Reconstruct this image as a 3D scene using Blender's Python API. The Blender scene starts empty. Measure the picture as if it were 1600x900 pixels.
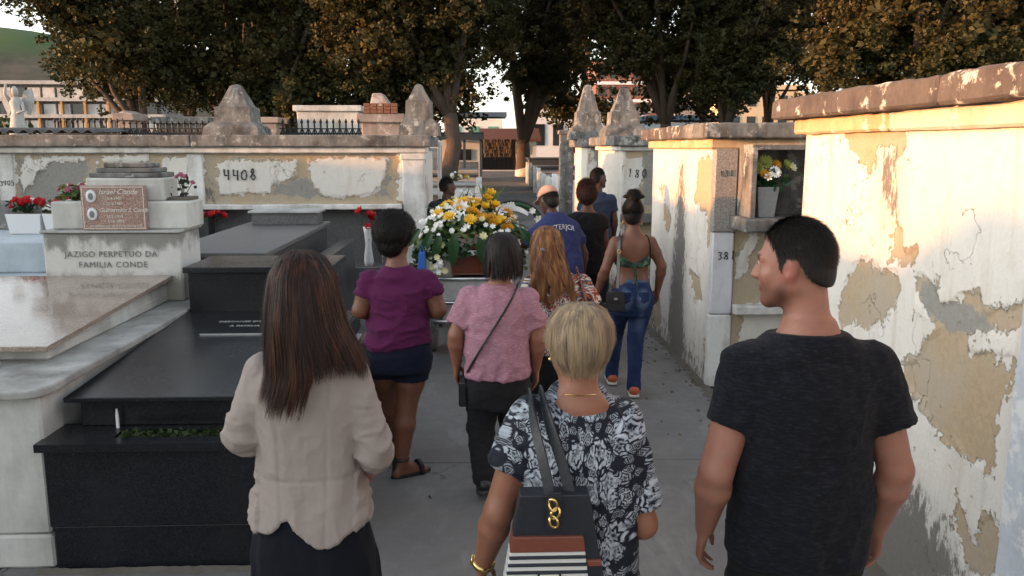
import bpy, bmesh, math, random
import numpy as np
from mathutils import Vector, Matrix
R = math.radians
sc = bpy.context.scene
# ---------------------------------------------------------------- camera
cam = bpy.data.cameras.new('camera'); camo = bpy.data.objects.new('camera', cam)
sc.collection.objects.link(camo); sc.camera = camo
cam.sensor_width = 36.0; cam.lens = 36.0 * 1300 / 1600
cam.clip_start = 0.05; cam.clip_end = 2000
CAM_PITCH = math.atan(220 / 1300.0); CAM_YAW = math.atan(48 / 1300.0)
camo.location = (0, 0, 1.98)
camo.rotation_euler = (math.pi / 2 - CAM_PITCH, 0, -CAM_YAW)
# ---------------------------------------------------------------- sky, sun, exposure
SUN_EL = R(5.0); SUN_AZ = R(191.0)      # direction to the sun, measured from +X towards +Y
world = bpy.data.worlds.new('World'); sc.world = world; world.use_nodes = True
wt = world.node_tree; wt.nodes.clear()
wo = wt.nodes.new('ShaderNodeOutputWorld'); wb = wt.nodes.new('ShaderNodeBackground')
ws = wt.nodes.new('ShaderNodeTexSky'); ws.sky_type = 'NISHITA'; ws.sun_disc = False
ws.sun_elevation = SUN_EL; ws.sun_rotation = math.pi / 2 - SUN_AZ
ws.air_density = 1.0; ws.dust_density = 1.0; ws.ozone_density = 1.5
wb.inputs[1].default_value = 0.15
wh = wt.nodes.new('ShaderNodeHueSaturation'); wh.inputs['Saturation'].default_value = 0.32   # milky, hazy evening sky
wt.links.new(ws.outputs[0], wh.inputs['Color']); wt.links.new(wh.outputs[0], wb.inputs[0]); wt.links.new(wb.outputs[0], wo.inputs[0])
sun = bpy.data.lights.new('sun', 'SUN'); suno = bpy.data.objects.new('sun', sun)
sc.collection.objects.link(suno)
sun.energy = 1.6; sun.angle = R(1.0); sun.color = (1.0, 0.40, 0.10)
_sd = Vector((math.cos(SUN_AZ) * math.cos(SUN_EL), math.sin(SUN_AZ) * math.cos(SUN_EL), math.sin(SUN_EL)))
suno.rotation_euler = _sd.to_track_quat('Z', 'Y').to_euler()
suno.location = _sd * 50
sc.view_settings.view_transform = 'Standard'; sc.view_settings.look = 'None'
sc.view_settings.gamma = 1.0; sc.view_settings.use_curve_mapping = False
sc.view_settings.exposure = 2.42
# ---------------------------------------------------------------- helpers
COL = sc.collection
rnd = random.Random(7)
def tag(o, label, cat, group=None, kind=None):
    if label: o['label'] = label
    if cat: o['category'] = cat
    if group: o['group'] = group
    if kind: o['kind'] = kind
    return o
def empty(name, loc=(0, 0, 0), label=None, cat=None, group=None, rz=0.0):
    o = bpy.data.objects.new(name, None); COL.objects.link(o)
    o.empty_display_size = 0.1; o.location = loc; o.rotation_euler = (0, 0, rz)
    return tag(o, label, cat, group)
def mesh_obj(name, verts, faces, mat, parent=None, smooth=False, bevel=0.0, seg=2, attrs=None, angle=None):
    me = bpy.data.meshes.new(name)
    verts = np.asarray(verts, dtype=np.float32)
    if isinstance(faces, np.ndarray):
        n, k = faces.shape
        me.vertices.add(len(verts)); me.vertices.foreach_set('co', verts.ravel())
        me.loops.add(n * k); me.loops.foreach_set('vertex_index', faces.astype(np.int32).ravel())
        me.polygons.add(n); me.polygons.foreach_set('loop_start', np.arange(0, n * k, k, dtype=np.int32))
        me.update(calc_edges=True)
    else:
        me.from_pydata([tuple(map(float, v)) for v in verts], [], faces); me.update()
    if attrs:
        for an, arr in attrs.items():
            arr = np.asarray(arr, dtype=np.float32)
            if arr.ndim == 1:
                a = me.attributes.new(an, 'FLOAT', 'POINT'); a.data.foreach_set('value', arr)
            elif arr.shape[1] == 3 and an != 'tint':
                a = me.attributes.new(an, 'FLOAT_VECTOR', 'POINT'); a.data.foreach_set('vector', arr.ravel())
            else:
                a = me.attributes.new(an, 'FLOAT_COLOR', 'POINT')
                c4 = np.ones((len(arr), 4), np.float32); c4[:, :3] = arr[:, :3]; a.data.foreach_set('color', c4.ravel())
    if mat is not None: me.materials.append(mat)
    if smooth: me.polygons.foreach_set('use_smooth', np.ones(len(me.polygons), dtype=bool))
    o = bpy.data.objects.new(name, me); COL.objects.link(o)
    if parent is not None: o.parent = parent
    if bevel > 0:
        b = o.modifiers.new('bevel', 'BEVEL'); b.width = bevel; b.segments = seg; b.limit_method = 'ANGLE'; b.angle_limit = R(40)
    return o
def cp(o, parent=None, loc=None):
    c = o.copy(); COL.objects.link(c); c.parent = parent
    if loc is not None: c.location = loc
    return c
def copy_tree(o, parent=None):
    c = o.copy(); COL.objects.link(c); c.parent = parent
    for ch in list(o.children): copy_tree(ch, c)
    return c
class MB:
    def __init__(s): s.v = []; s.f = []
    def add(s, vs, fs):
        n = len(s.v); s.v += [tuple(v) for v in vs]; s.f += [tuple(i + n for i in f) for f in fs]; return s
    def box(s, x0, x1, y0, y1, z0, z1):
        return s.add([(x0, y0, z0), (x1, y0, z0), (x1, y1, z0), (x0, y1, z0), (x0, y0, z1), (x1, y0, z1), (x1, y1, z1), (x0, y1, z1)],
                     [(0, 3, 2, 1), (4, 5, 6, 7), (0, 1, 5, 4), (1, 2, 6, 5), (2, 3, 7, 6), (3, 0, 4, 7)])
    def frustum(s, x0, x1, y0, y1, z0, X0, X1, Y0, Y1, z1):
        return s.add([(x0, y0, z0), (x1, y0, z0), (x1, y1, z0), (x0, y1, z0), (X0, Y0, z1), (X1, Y0, z1), (X1, Y1, z1), (X0, Y1, z1)],
                     [(0, 3, 2, 1), (4, 5, 6, 7), (0, 1, 5, 4), (1, 2, 6, 5), (2, 3, 7, 6), (3, 0, 4, 7)])
    def tube(s, pts, rad, n=8, flat=1.0, cap=True):
        pts = [Vector(p) for p in pts]
        if not hasattr(rad, '__len__'): rad = [rad] * len(pts)
        vs = []; fs = []; prev = None
        for i, p in enumerate(pts):
            t = (pts[min(i + 1, len(pts) - 1)] - pts[max(i - 1, 0)])
            if t.length < 1e-9: t = Vector((0, 0, 1))
            t.normalize()
            if prev is None:
                a = Vector((0, 0, 1)) if abs(t.z) < 0.9 else Vector((1, 0, 0))
                u = t.cross(a).normalized()
            else:
                u = (prev - t * prev.dot(t)).normalized()
            prev = u; w = t.cross(u)
            for k in range(n):
                an = 2 * math.pi * k / n
                vs.append(p + u * math.cos(an) * rad[i] + w * math.sin(an) * rad[i] * flat)
        for i in range(len(pts) - 1):
            for k in range(n):
                a = i * n + k; b = i * n + (k + 1) % n
                fs.append((a, b, b + n, a + n))
        if cap:
            fs.append(tuple(range(n - 1, -1, -1))); m = (len(pts) - 1) * n; fs.append(tuple(m + k for k in range(n)))
        return s.add(vs, fs)
    def lathe(s, prof, n=16, c=(0, 0, 0), sq=0.0):
        vs = []; fs = []
        for r, z in prof:
            for k in range(n):
                an = 2 * math.pi * (k + 0.5) / n
                vs.append((c[0] + r * math.cos(an), c[1] + r * math.sin(an), c[2] + z))
        for i in range(len(prof) - 1):
            for k in range(n):
                a = i * n + k; b = i * n + (k + 1) % n
                fs.append((a, b, b + n, a + n))
        fs.append(tuple(range(n - 1, -1, -1))); m = (len(prof) - 1) * n; fs.append(tuple(m + k for k in range(n)))
        return s.add(vs, fs)
    def prism(s, poly, h0, h1, f):
        """poly (a,b) extruded along the third axis between h0 and h1; f maps (a,b,h) to xyz"""
        n = len(poly)
        vs = [f(a, b, h0) for a, b in poly] + [f(a, b, h1) for a, b in poly]
        fs = [tuple(range(n)), tuple(range(2 * n - 1, n - 1, -1))]
        for i in range(n): j = (i + 1) % n; fs.append((i, i + n, j + n, j))
        return s.add(vs, fs)
    def quad(s, a, b, c, d): return s.add([a, b, c, d], [(0, 1, 2, 3)])
    def build(s, name, mat, parent=None, smooth=False, bevel=0.0, seg=2):
        o = mesh_obj(name, s.v, s.f, mat, parent, smooth, bevel, seg)
        if True:
            bm = bmesh.new(); bm.from_mesh(o.data); bmesh.ops.recalc_face_normals(bm, faces=bm.faces); bm.to_mesh(o.data); bm.free()
        return o
def box(name, mat, parent, x0, x1, y0, y1, z0, z1, bevel=0.008):
    return MB().box(x0, x1, y0, y1, z0, z1).build(name, mat, parent, bevel=bevel)
def text_mesh(name, s, size, mat, parent, loc, rot, depth=0.002, align='LEFT', shear=0.0, spacing=1.0, offset=0.0):
    cu = bpy.data.curves.new(name, 'FONT'); cu.body = s; cu.size = size; cu.extrude = depth; cu.align_x = align
    cu.shear = shear; cu.space_character = spacing; cu.offset = offset; cu.resolution_u = 3
    t = bpy.data.objects.new(name + '_tmp', cu); COL.objects.link(t)
    dg = bpy.context.evaluated_depsgraph_get(); dg.update()
    me = bpy.data.meshes.new_from_object(t.evaluated_get(dg))
    bpy.data.objects.remove(t); bpy.data.curves.remove(cu)
    me.materials.clear(); me.materials.append(mat); me.name = name
    o = bpy.data.objects.new(name, me); COL.objects.link(o); o.location = loc; o.rotation_euler = rot
    if parent is not None: o.parent = parent
    return o
# ---- numpy noise
def vnoise(p, scale, seed=0):
    q = np.asarray(p, dtype=np.float64) * scale + seed * 17.31
    i = np.floor(q).astype(np.int64); f = q - i; f = f * f * (3 - 2 * f)
    def h(ix, iy, iz):
        n = (ix * 374761393 + iy * 668265263 + iz * 2147483647 + seed * 1274126177) & 0xffffffff
        n = ((n ^ (n >> 13)) * 1274126177) & 0xffffffff
        return ((n ^ (n >> 16)) & 0xffff) / 32767.5 - 1.0
    x, y, z = i[:, 0], i[:, 1], i[:, 2]; fx, fy, fz = f[:, 0], f[:, 1], f[:, 2]
    def lx(yy, zz): return h(x, yy, zz) * (1 - fx) + h(x + 1, yy, zz) * fx
    a = lx(y, z) * (1 - fy) + lx(y + 1, z) * fy
    b = lx(y, z + 1) * (1 - fy) + lx(y + 1, z + 1) * fy
    return a * (1 - fz) + b * fz
def fbm(p, scale, octv=3, seed=0):
    s = 0; a = 1.0; t = 0
    for o in range(octv): s = s + a * vnoise(p, scale * 2 ** o, seed + o); t += a; a *= 0.5
    return s / t
def poly_sd(P, poly):
    """signed distance, positive inside; P (n,2)"""
    poly = np.asarray(poly, float); d = np.full(len(P), 1e9); ins = np.zeros(len(P), bool)
    for i in range(len(poly)):
        a = poly[i]; b = poly[(i + 1) % len(poly)]; e = b - a; w = P - a
        t = np.clip((w @ e) / max(e @ e, 1e-12), 0, 1); q = w - t[:, None] * e
        d = np.minimum(d, (q * q).sum(1))
        c = (a[1] <= P[:, 1]) != (b[1] <= P[:, 1])
        xi = a[0] + (P[:, 1] - a[1]) / (e[1] if abs(e[1]) > 1e-12 else 1e-12) * e[0]
        ins ^= c & (P[:, 0] < xi)
    d = np.sqrt(d); return np.where(ins, d, -d)
# ---------------------------------------------------------------- node helpers
class NT:
    def __init__(s, name):
        s.m = bpy.data.materials.new(name); s.m.use_nodes = True; s.t = s.m.node_tree; s.t.nodes.clear()
        s.out = s.t.nodes.new('ShaderNodeOutputMaterial')
    def n(s, typ, inp=None, **props):
        nd = s.t.nodes.new(typ)
        for k, v in props.items(): setattr(nd, k, v)
        for k, v in (inp or {}).items(): s.put(nd.inputs[k], v)
        return nd
    def put(s, sock, v):
        if isinstance(v, bpy.types.NodeSocket): s.t.links.new(v, sock)
        elif v is not None:
            if sock.type == 'RGBA' and len(v) == 3: v = (*v, 1)
            sock.default_value = v
    def pos(s): return s.n('ShaderNodeNewGeometry').outputs['Position']
    def obj(s): return s.n('ShaderNodeTexCoord').outputs['Object']
    def mapv(s, v, scale=(1, 1, 1), loc=(0, 0, 0), rot=(0, 0, 0)):
        return s.n('ShaderNodeMapping', {'Vector': v, 'Scale': scale, 'Location': loc, 'Rotation': rot}).outputs[0]
    def noise(s, v, scale, detail=4, rough=0.55, dist=0.0):
        return s.n('ShaderNodeTexNoise', {'Vector': v, 'Scale': scale, 'Detail': detail, 'Roughness': rough, 'Distortion': dist}).outputs[0]
    def vor(s, v, scale, feature='F1', out=0, rand=1.0):
        return s.n('ShaderNodeTexVoronoi', {'Vector': v, 'Scale': scale, 'Randomness': rand}, feature=feature).outputs[out]
    def wave(s, v, scale, dist=2, detail=2, **k):
        return s.n('ShaderNodeTexWave', {'Vector': v, 'Scale': scale, 'Distortion': dist, 'Detail': detail}, **k).outputs[1]
    def ramp(s, f, stops, interp='LINEAR'):
        r = s.n('ShaderNodeValToRGB', {0: f}); r.color_ramp.interpolation = interp
        e = r.color_ramp.elements
        while len(e) < len(stops): e.new(0.5)
        for i, (p, c) in enumerate(stops):
            e[i].position = p; e[i].color = (c, c, c, 1) if not hasattr(c, '__len__') else (*c[:3], 1)
        return r.outputs[0]
    def mix(s, f, a, b, mode='MIX'):
        nd = s.t.nodes.new('ShaderNodeMix'); nd.data_type = 'RGBA'; nd.blend_type = mode
        s.put(nd.inputs[0], f); s.put(nd.inputs[6], a); s.put(nd.inputs[7], b); return nd.outputs[2]
    def math(s, op, a, b=None, c=None, clamp=False):
        nd = s.t.nodes.new('ShaderNodeMath'); nd.operation = op; nd.use_clamp = clamp
        s.put(nd.inputs[0], a)
        if b is not None: s.put(nd.inputs[1], b)
        if c is not None: s.put(nd.inputs[2], c)
        return nd.outputs[0]
    def attr(s, name, out='Fac'): return s.n('ShaderNodeAttribute', attribute_name=name).outputs[out]
    def sstep(s, x, lo, hi):
        return s.n('ShaderNodeMapRange', {'Value': x, 'From Min': lo, 'From Max': hi}, interpolation_type='SMOOTHSTEP').outputs[0]
    def bump(s, h, strength=0.5, dist=0.01, nrm=None):
        return s.n('ShaderNodeBump', {'Height': h, 'Strength': strength, 'Distance': dist, 'Normal': nrm} if nrm else {'Height': h, 'Strength': strength, 'Distance': dist}).outputs[0]
    def done(s, color, rough=0.8, normal=None, metal=0.0, spec=0.5, **extra):
        b = s.n('ShaderNodeBsdfPrincipled', {'Base Color': color, 'Roughness': rough, 'Metallic': metal, 'Specular IOR Level': spec})
        if normal is not None: s.t.links.new(normal, b.inputs['Normal'])
        for k, v in extra.items(): s.put(b.inputs[k.replace('_', ' ')], v)
        s.t.links.new(b.outputs[0], s.out.inputs[0]); return s.m
M = {}
def simple(name, c, rough=0.6, metal=0.0, var=0.25, scale=30, bump=0.15, spec=0.5, **k):
    t = NT(name); p = t.obj(); nz = t.noise(p, scale, 4)
    dark = tuple(x * (1 - var) for x in c); lite = tuple(min(1, x * (1 + var)) for x in c)
    col = t.mix(nz, dark, lite)
    M[name] = t.done(col, rough, t.bump(nz, bump, 0.004), metal, spec, **k); return M[name]
# --- masonry
def m_plaster():
    t = NT('peeling_plaster'); p = t.pos()
    pa = t.attr('paint'); mo = t.attr('mold'); gr = t.attr('cement')
    n1 = t.noise(p, 9, 7, 0.65); n2 = t.noise(p, 42, 5, 0.6); n3 = t.noise(p, 2.2, 5, 0.6); n4 = t.noise(p, 130, 3, 0.6)
    w = t.math('MULTIPLY', t.math('SUBTRACT', n1, 0.5), 0.26)
    w = t.math('ADD', w, t.math('MULTIPLY', t.math('SUBTRACT', n2, 0.5), 0.09))
    pm = t.sstep(t.math('ADD', pa, w), -0.003, 0.003)
    # flakes of paint hanging on, pits where it has fallen
    fl = t.sstep(t.math('ADD', t.math('MULTIPLY', pa, 1.2), t.math('MULTIPLY', t.math('SUBTRACT', t.noise(t.mapv(p, (1, 1, .55)), 17, 9, 0.78), 0.62), 1.15)), -0.01, 0.01)
    pm = t.math('MAXIMUM', pm, fl)
    ch = t.sstep(t.math('ADD', t.noise(p, 11, 9, 0.75), t.math('MULTIPLY', pa, -0.32)), 0.615, 0.63)
    pm = t.math('MULTIPLY', pm, t.math('SUBTRACT', 1.0, ch))
    beige = t.mix(n2, (0.33, 0.245, 0.15), (0.52, 0.41, 0.28)); beige = t.mix(t.ramp(n3, [(0.35, 0), (0.65, 1)]), beige, (0.42, 0.36, 0.28))
    grey = t.mix(n2, (0.20, 0.19, 0.17), (0.36, 0.35, 0.32))
    cm = t.sstep(t.math('ADD', gr, w), -0.004, 0.004)
    under = t.mix(cm, beige, grey)
    white = t.mix(n3, (0.63, 0.595, 0.54), (0.75, 0.725, 0.68)); white = t.mix(t.ramp(n1, [(0.5, 0), (0.75, 0.6)]), white, (0.58, 0.54, 0.47))
    drip = t.noise(t.mapv(p, (1, 1, 0.10)), 10, 6, 0.62); white = t.mix(t.ramp(drip, [(0.53, 0), (0.70, 0.55)]), white, (0.50, 0.44, 0.36))
    white = t.mix(t.ramp(n4, [(0.60, 0), (0.72, 0.35)]), white, (0.45, 0.42, 0.38))
    col = t.mix(pm, under, white)
    # black mould: streaky, broken into specks
    ps = t.mapv(p, (1, 1, 0.45))
    mn = t.math('ADD', t.math('MULTIPLY', t.noise(ps, 24, 8, 0.75), 0.75), t.math('MULTIPLY', t.noise(ps, 5, 4, 0.6), 0.25))
    mm = t.sstep(t.math('ADD', mn, t.math('MULTIPLY', mo, 0.9)), 0.48, 0.57)
    mm = t.math('MULTIPLY', mm, t.sstep(mo, -0.12, 0.03))
    col = t.mix(t.math('MULTIPLY', mm, 0.93), col, t.mix(n2, (0.035, 0.033, 0.030), (0.12, 0.11, 0.10)))
    # general grime towards mould
    col = t.mix(t.math('MULTIPLY', t.sstep(t.math('ADD', mo, t.math('MULTIPLY', n3, 0.25)), -0.08, 0.22), 0.35), col, (0.30, 0.28, 0.25))
    crack = t.math('SUBTRACT', 1.0, t.sstep(t.vor(t.mapv(t.n('ShaderNodeVectorMath', {0: p, 1: t.n('ShaderNodeTexNoise', {'Vector': p, 'Scale': 6, 'Detail': 4}).outputs[1]}, operation='ADD').outputs[0], (1, 1, 1)), 1.1, 'DISTANCE_TO_EDGE'), 0.0, 0.006))
    crack = t.math('MULTIPLY', crack, t.ramp(n3, [(0.5, 0), (0.6, 1)]))
    col = t.mix(t.math('MULTIPLY', crack, 0.6), col, (0.10, 0.09, 0.08))
    hgt = t.math('ADD', t.math('MULTIPLY', pm, 1.0), t.math('ADD', t.math('MULTIPLY', n2, 0.35), t.math('MULTIPLY', n4, 0.10)))
    hgt = t.math('SUBTRACT', hgt, t.math('MULTIPLY', crack, 0.8))
    M['plaster'] = t.done(col, 0.92, t.bump(hgt, 1.0, 0.014), spec=0.2)
m_plaster()
def weathered(name, a, b, stain, amt=0.5, lichen=None, scale=4.0, rough=0.85, gl=(0.45, 0.7), bump=0.5):
    t = NT(name); p = t.pos(); n1 = t.noise(p, scale, 7, 0.65); n2 = t.noise(p, scale * 7, 5, 0.6); n3 = t.noise(t.mapv(p, (1, 1, 0.25)), scale * 1.7, 6, 0.65)
    col = t.mix(n2, a, b)
    col = t.mix(t.math('MULTIPLY', t.ramp(t.math('ADD', t.math('MULTIPLY', n1, 0.5), t.math('MULTIPLY', n3, 0.5)), [(gl[0], 0), (gl[1], 1)]), amt), col, stain)
    if lichen: col = t.mix(t.math('MULTIPLY', t.ramp(t.noise(p, scale * 1.3, 9, 0.72), [(0.56, 0), (0.61, 1)]), 0.8), col, lichen)
    h = t.math('ADD', n2, t.math('MULTIPLY', t.noise(p, scale * 28, 3, 0.6), 0.4))
    M[name] = t.done(col, rough, t.bump(h, bump, 0.006), spec=0.3); return M[name]
weathered('cornice_stone', (0.075, 0.063, 0.056), (0.15, 0.126, 0.112), (0.032, 0.028, 0.026), 0.9, (0.62, 0.58, 0.52), 5.0)
weathered('grey_stone', (0.15, 0.148, 0.14), (0.27, 0.265, 0.25), (0.045, 0.043, 0.04), 0.9, (0.40, 0.39, 0.36), 5.0, gl=(0.40, 0.62))
weathered('ochre_plaster', (0.50, 0.33, 0.17), (0.68, 0.52, 0.33), (0.30, 0.18, 0.09), 0.7, (0.74, 0.70, 0.62), 5.0)
weathered('white_paint', (0.64, 0.635, 0.61), (0.78, 0.775, 0.75), (0.26, 0.235, 0.20), 0.75, None, 3.6, gl=(0.44, 0.66))
weathered('gold_white', (0.48, 0.42, 0.33), (0.62, 0.57, 0.48), (0.46, 0.29, 0.14), 0.6, (0.62, 0.60, 0.56), 3.0, gl=(0.45, 0.66))
weathered('tomb_white', (0.50, 0.495, 0.465), (0.63, 0.625, 0.59), (0.16, 0.15, 0.13), 0.75, None, 2.2, 0.7, (0.44, 0.70), 0.25)
def m_grime_head():
    t = NT('grimy_head_block'); p = t.pos(); z = t.n('ShaderNodeSeparateXYZ', {0: p}).outputs[2]; n1 = t.noise(t.mapv(p, (1, 1, .5)), 7, 7, .65); n2 = t.noise(p, 26, 5, .6)
    col = t.mix(n2, (.52, .51, .48), (.66, .65, .62)); g = t.sstep(t.math('ADD', z, t.math('MULTIPLY', t.math('SUBTRACT', n1, .5), .55)), 1.24, 1.36); g2 = t.sstep(t.math('SUBTRACT', t.math('MULTIPLY', t.math('SUBTRACT', n1, .5), .35), z), -1.12, -1.03)
    col = t.mix(t.math('MULTIPLY', g, .8), col, (.15, .145, .13)); col = t.mix(t.math('MULTIPLY', g2, .6), col, (.22, .19, .15)); M['grimy_head'] = t.done(col, .8, t.bump(n2, .3, .005), spec=.3)
m_grime_head()
weathered('tomb_grey', (0.36, 0.36, 0.35), (0.52, 0.52, 0.50), (0.15, 0.145, 0.14), 0.7, None, 3.0)
weathered('worn_coping', (0.36, 0.355, 0.335), (0.50, 0.495, 0.47), (0.10, 0.095, 0.085), 0.8, None, 2.4, 0.8, (0.42, 0.66), 0.4)
weathered('tomb_blue', (0.42, 0.48, 0.52), (0.52, 0.58, 0.62), (0.20, 0.22, 0.22), 0.6, None, 2.0, 0.55, (0.5, 0.72), 0.2)
weathered('tomb_pink', (0.26, 0.21, 0.185), (0.40, 0.33, 0.29), (0.10, 0.085, 0.075), 0.8, (0.5, 0.46, 0.42), 3.0)
weathered('pale_blue_paint', (0.47, 0.51, 0.56), (0.60, 0.63, 0.67), (0.28, 0.28, 0.28), 0.5, (0.75, 0.75, 0.73), 4.0)
weathered('marble_tile', (0.62, 0.62, 0.65), (0.74, 0.73, 0.75), (0.50, 0.42, 0.42), 0.6, None, 9.0, 0.4)
weathered('brick_wall', (0.16, 0.065, 0.042), (0.25, 0.11, 0.07), (0.15, 0.09, 0.07), 0.5, (0.5, 0.42, 0.36), 3.0)
weathered('roof_tile', (0.13, 0.055, 0.04), (0.19, 0.08, 0.055), (0.14, 0.08, 0.06), 0.5, None, 2.0)
weathered('asbestos', (0.075, 0.078, 0.08), (0.14, 0.14, 0.14), (0.03, 0.03, 0.03), 0.6, None, 4.0)
weathered('warm_wall', (0.62, 0.46, 0.28), (0.72, 0.56, 0.37), (0.4, 0.3, 0.2), 0.3, None, 0.6)
def m_path():
    t = NT('concrete_path'); p = t.pos(); n1 = t.noise(p, .9, 8, .68); n2 = t.noise(p, 14, 6, .65); n3 = t.noise(p, 160, 3, .6); n4 = t.noise(t.mapv(p, (1, .35, 1)), 3.5, 6, .7)
    col = t.mix(n2, (.148, .145, .141), (.24, .236, .229)); col = t.mix(t.ramp(n1, [(.40, 0), (.66, .75)]), col, (.125, .125, .125)); col = t.mix(t.ramp(n4, [(.55, 0), (.68, .55)]), col, (.28, .28, .275)); col = t.mix(t.ramp(n3, [(.58, 0), (.70, .45)]), col, (.09, .09, .09))
    wv = t.n('ShaderNodeVectorMath', {0: p, 1: t.n('ShaderNodeTexNoise', {'Vector': p, 'Scale': 2.5, 'Detail': 5}).outputs[1]}, operation='ADD').outputs[0]
    ck = t.math('SUBTRACT', 1.0, t.sstep(t.vor(wv, .55, 'DISTANCE_TO_EDGE'), 0.0, .006)); ck = t.math('MULTIPLY', ck, t.ramp(t.noise(p, .7, 2), [(.48, 0), (.56, 1)])); col = t.mix(t.math('MULTIPLY', ck, .75), col, (.05, .05, .05))
    h = t.math('SUBTRACT', t.math('ADD', n2, t.math('MULTIPLY', n3, .35)), t.math('MULTIPLY', ck, 1.2)); M['concrete_path'] = t.done(col, .88, t.bump(h, .45, .008), spec=.3)
m_path()
weathered('soil', (0.085, 0.075, 0.06), (0.17, 0.155, 0.13), (0.05, 0.05, 0.03), 0.6, None, 1.5)
def granite(name, a, b, c, rough, scale=220, coat=0.0, wear=0.25):
    t = NT(name); p = t.pos(); v = t.vor(p, scale, 'F1', 1); s = t.n('ShaderNodeSeparateColor', {0: v}).outputs[0]
    col = t.ramp(s, [(0.0, a), (0.45, b), (0.8, c), (1.0, a)], 'CONSTANT')
    n1 = t.noise(p, 3.0, 6, 0.6); n2 = t.noise(p, 30, 4, 0.6)
    dust = t.math('MULTIPLY', t.ramp(n1, [(0.4, 0), (0.75, 1)]), wear)
    col = t.mix(dust, col, tuple(min(1, x * 1.6 + 0.06) for x in b))
    r = t.math('ADD', rough, t.math('MULTIPLY', n1, 0.2 if rough > .01 else 0.14))
    M[name] = t.done(col, r, t.bump(n2, 0.06, 0.003), spec=0.28 if b[0] < .02 else 0.5); return M[name]
granite('black_granite', (0.008, 0.009, 0.011), (0.014, 0.015, 0.018), (0.020, 0.022, 0.026), 0.16, 260, wear=0.05)
granite('grey_granite', (0.07, 0.07, 0.072), (0.12, 0.12, 0.122), (0.18, 0.18, 0.18), 0.35, 240)
granite('dark_granite', (0.028, 0.03, 0.033), (0.045, 0.047, 0.05), (0.075, 0.077, 0.08), 0.25, 240)
granite('pink_granite', (0.20, 0.115, 0.09), (0.30, 0.19, 0.15), (0.42, 0.30, 0.25), 0.30, 170)
granite('sand_granite', (0.22, 0.168, 0.132), (0.30, 0.238, 0.192), (0.38, 0.315, 0.265), 0.0, 200, wear=0.3)
granite('pillar_granite', (0.20, 0.185, 0.17), (0.29, 0.27, 0.25), (0.38, 0.36, 0.34), 0.6, 180)
simple('iron', (0.018, 0.017, 0.016), 0.6, 0.3, 0.5, 60)
simple('ink', (0.045, 0.043, 0.042), 0.8, 0, 0.2, 80)
simple('engraved_dark', (0.22, 0.21, 0.195), 0.9, 0, 0.4, 40)
simple('engraved_light', (0.66, 0.62, 0.57), 0.7, 0, 0.2, 60)
simple('porcelain', (0.62, 0.62, 0.63), 0.25, 0, 0.08, 10)
simple('portrait_dark', (0.16, 0.16, 0.17), 0.3, 0, 0.3, 40)
simple('steel', (0.55, 0.56, 0.57), 0.28, 1.0, 0.15, 30)
simple('rubber', (0.03, 0.03, 0.032), 0.75, 0, 0.3, 40)
simple('tyre_grey', (0.16, 0.165, 0.17), 0.8, 0, 0.2, 40)
simple('blue_plastic', (0.02, 0.11, 0.42), 0.4, 0, 0.1, 20)
simple('red_petal', (0.48, 0.015, 0.02), 0.55, 0, 0.3, 60)
simple('pink_petal', (0.36, 0.09, 0.15), 0.6, 0, 0.35, 60)
simple('white_petal', (0.80, 0.79, 0.75), 0.55, 0, 0.06, 60)
simple('cream_petal', (0.72, 0.70, 0.42), 0.55, 0, 0.12, 60)
simple('yellow_petal', (0.72, 0.42, 0.012), 0.5, 0, 0.18, 60)
simple('yellow_deep', (0.62, 0.30, 0.008), 0.55, 0, 0.2, 60)
simple('lime_petal', (0.42, 0.45, 0.10), 0.55, 0, 0.2, 60)
simple('leaf_green', (0.020, 0.065, 0.020), 0.40, 0, 0.35, 25)
simple('fern_green', (0.07, 0.115, 0.018), 0.55, 0, 0.4, 25)
simple('stem_dark', (0.03, 0.03, 0.02), 0.7, 0, 0.3, 25)
simple('satin', (0.75, 0.75, 0.76), 0.4, 0, 0.06, 20)
simple('vase_concrete', (0.28, 0.27, 0.26), 0.85, 0, 0.25, 60)
simple('glass_dark', (0.02, 0.022, 0.025), 0.1, 0, 0.1, 5)
simple('blue_roof', (0.045, 0.085, 0.135), 0.6, 0, 0.2, 3)
simple('wood_stack', (0.13, 0.085, 0.052), 0.85, 0, 0.4, 14)
simple('shop_white', (0.72, 0.72, 0.72), 0.7, 0, 0.08, 3)
simple('teal_paint', (0.10, 0.30, 0.24), 0.6, 0, 0.1, 3)
simple('ochre_trim', (0.42, 0.25, 0.10), 0.8, 0, 0.2, 5)
def m_coffin():
    t = NT('mahogany'); p = t.obj(); w = t.noise(t.mapv(p, (14, 1.2, 14)), 3, 6, 0.6)
    col = t.mix(w, (0.055, 0.012, 0.006), (0.17, 0.042, 0.018))
    M['mahogany'] = t.done(col, 0.22, None, spec=0.5, Coat_Weight=0.6, Coat_Roughness=0.1)
m_coffin()
def m_leaf(name, a, b, c, tr=0.25):
    t = NT(name); g = t.n('ShaderNodeNewGeometry'); p = g.outputs['Position']
    col = t.mix(g.outputs['Random Per Island'], a, b); col = t.mix(t.ramp(t.noise(p, 0.5, 4), [(0.35, 0), (0.7, 1)]), col, c)
    d = t.n('ShaderNodeBsdfPrincipled', {'Base Color': col, 'Roughness': 0.62, 'Specular IOR Level': 0.25})
    tl = t.n('ShaderNodeBsdfTranslucent', {'Color': col}); mx = t.n('ShaderNodeMixShader', {0: tr, 1: d.outputs[0], 2: tl.outputs[0]})
    t.t.links.new(mx.outputs[0], t.out.inputs[0]); M[name] = t.m
m_leaf('tree_leaf', (0.020, 0.036, 0.014), (0.046, 0.052, 0.017), (0.082, 0.060, 0.019), 0.2)  # low-sun gold put into the leaf colour as random warm patches
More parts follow.
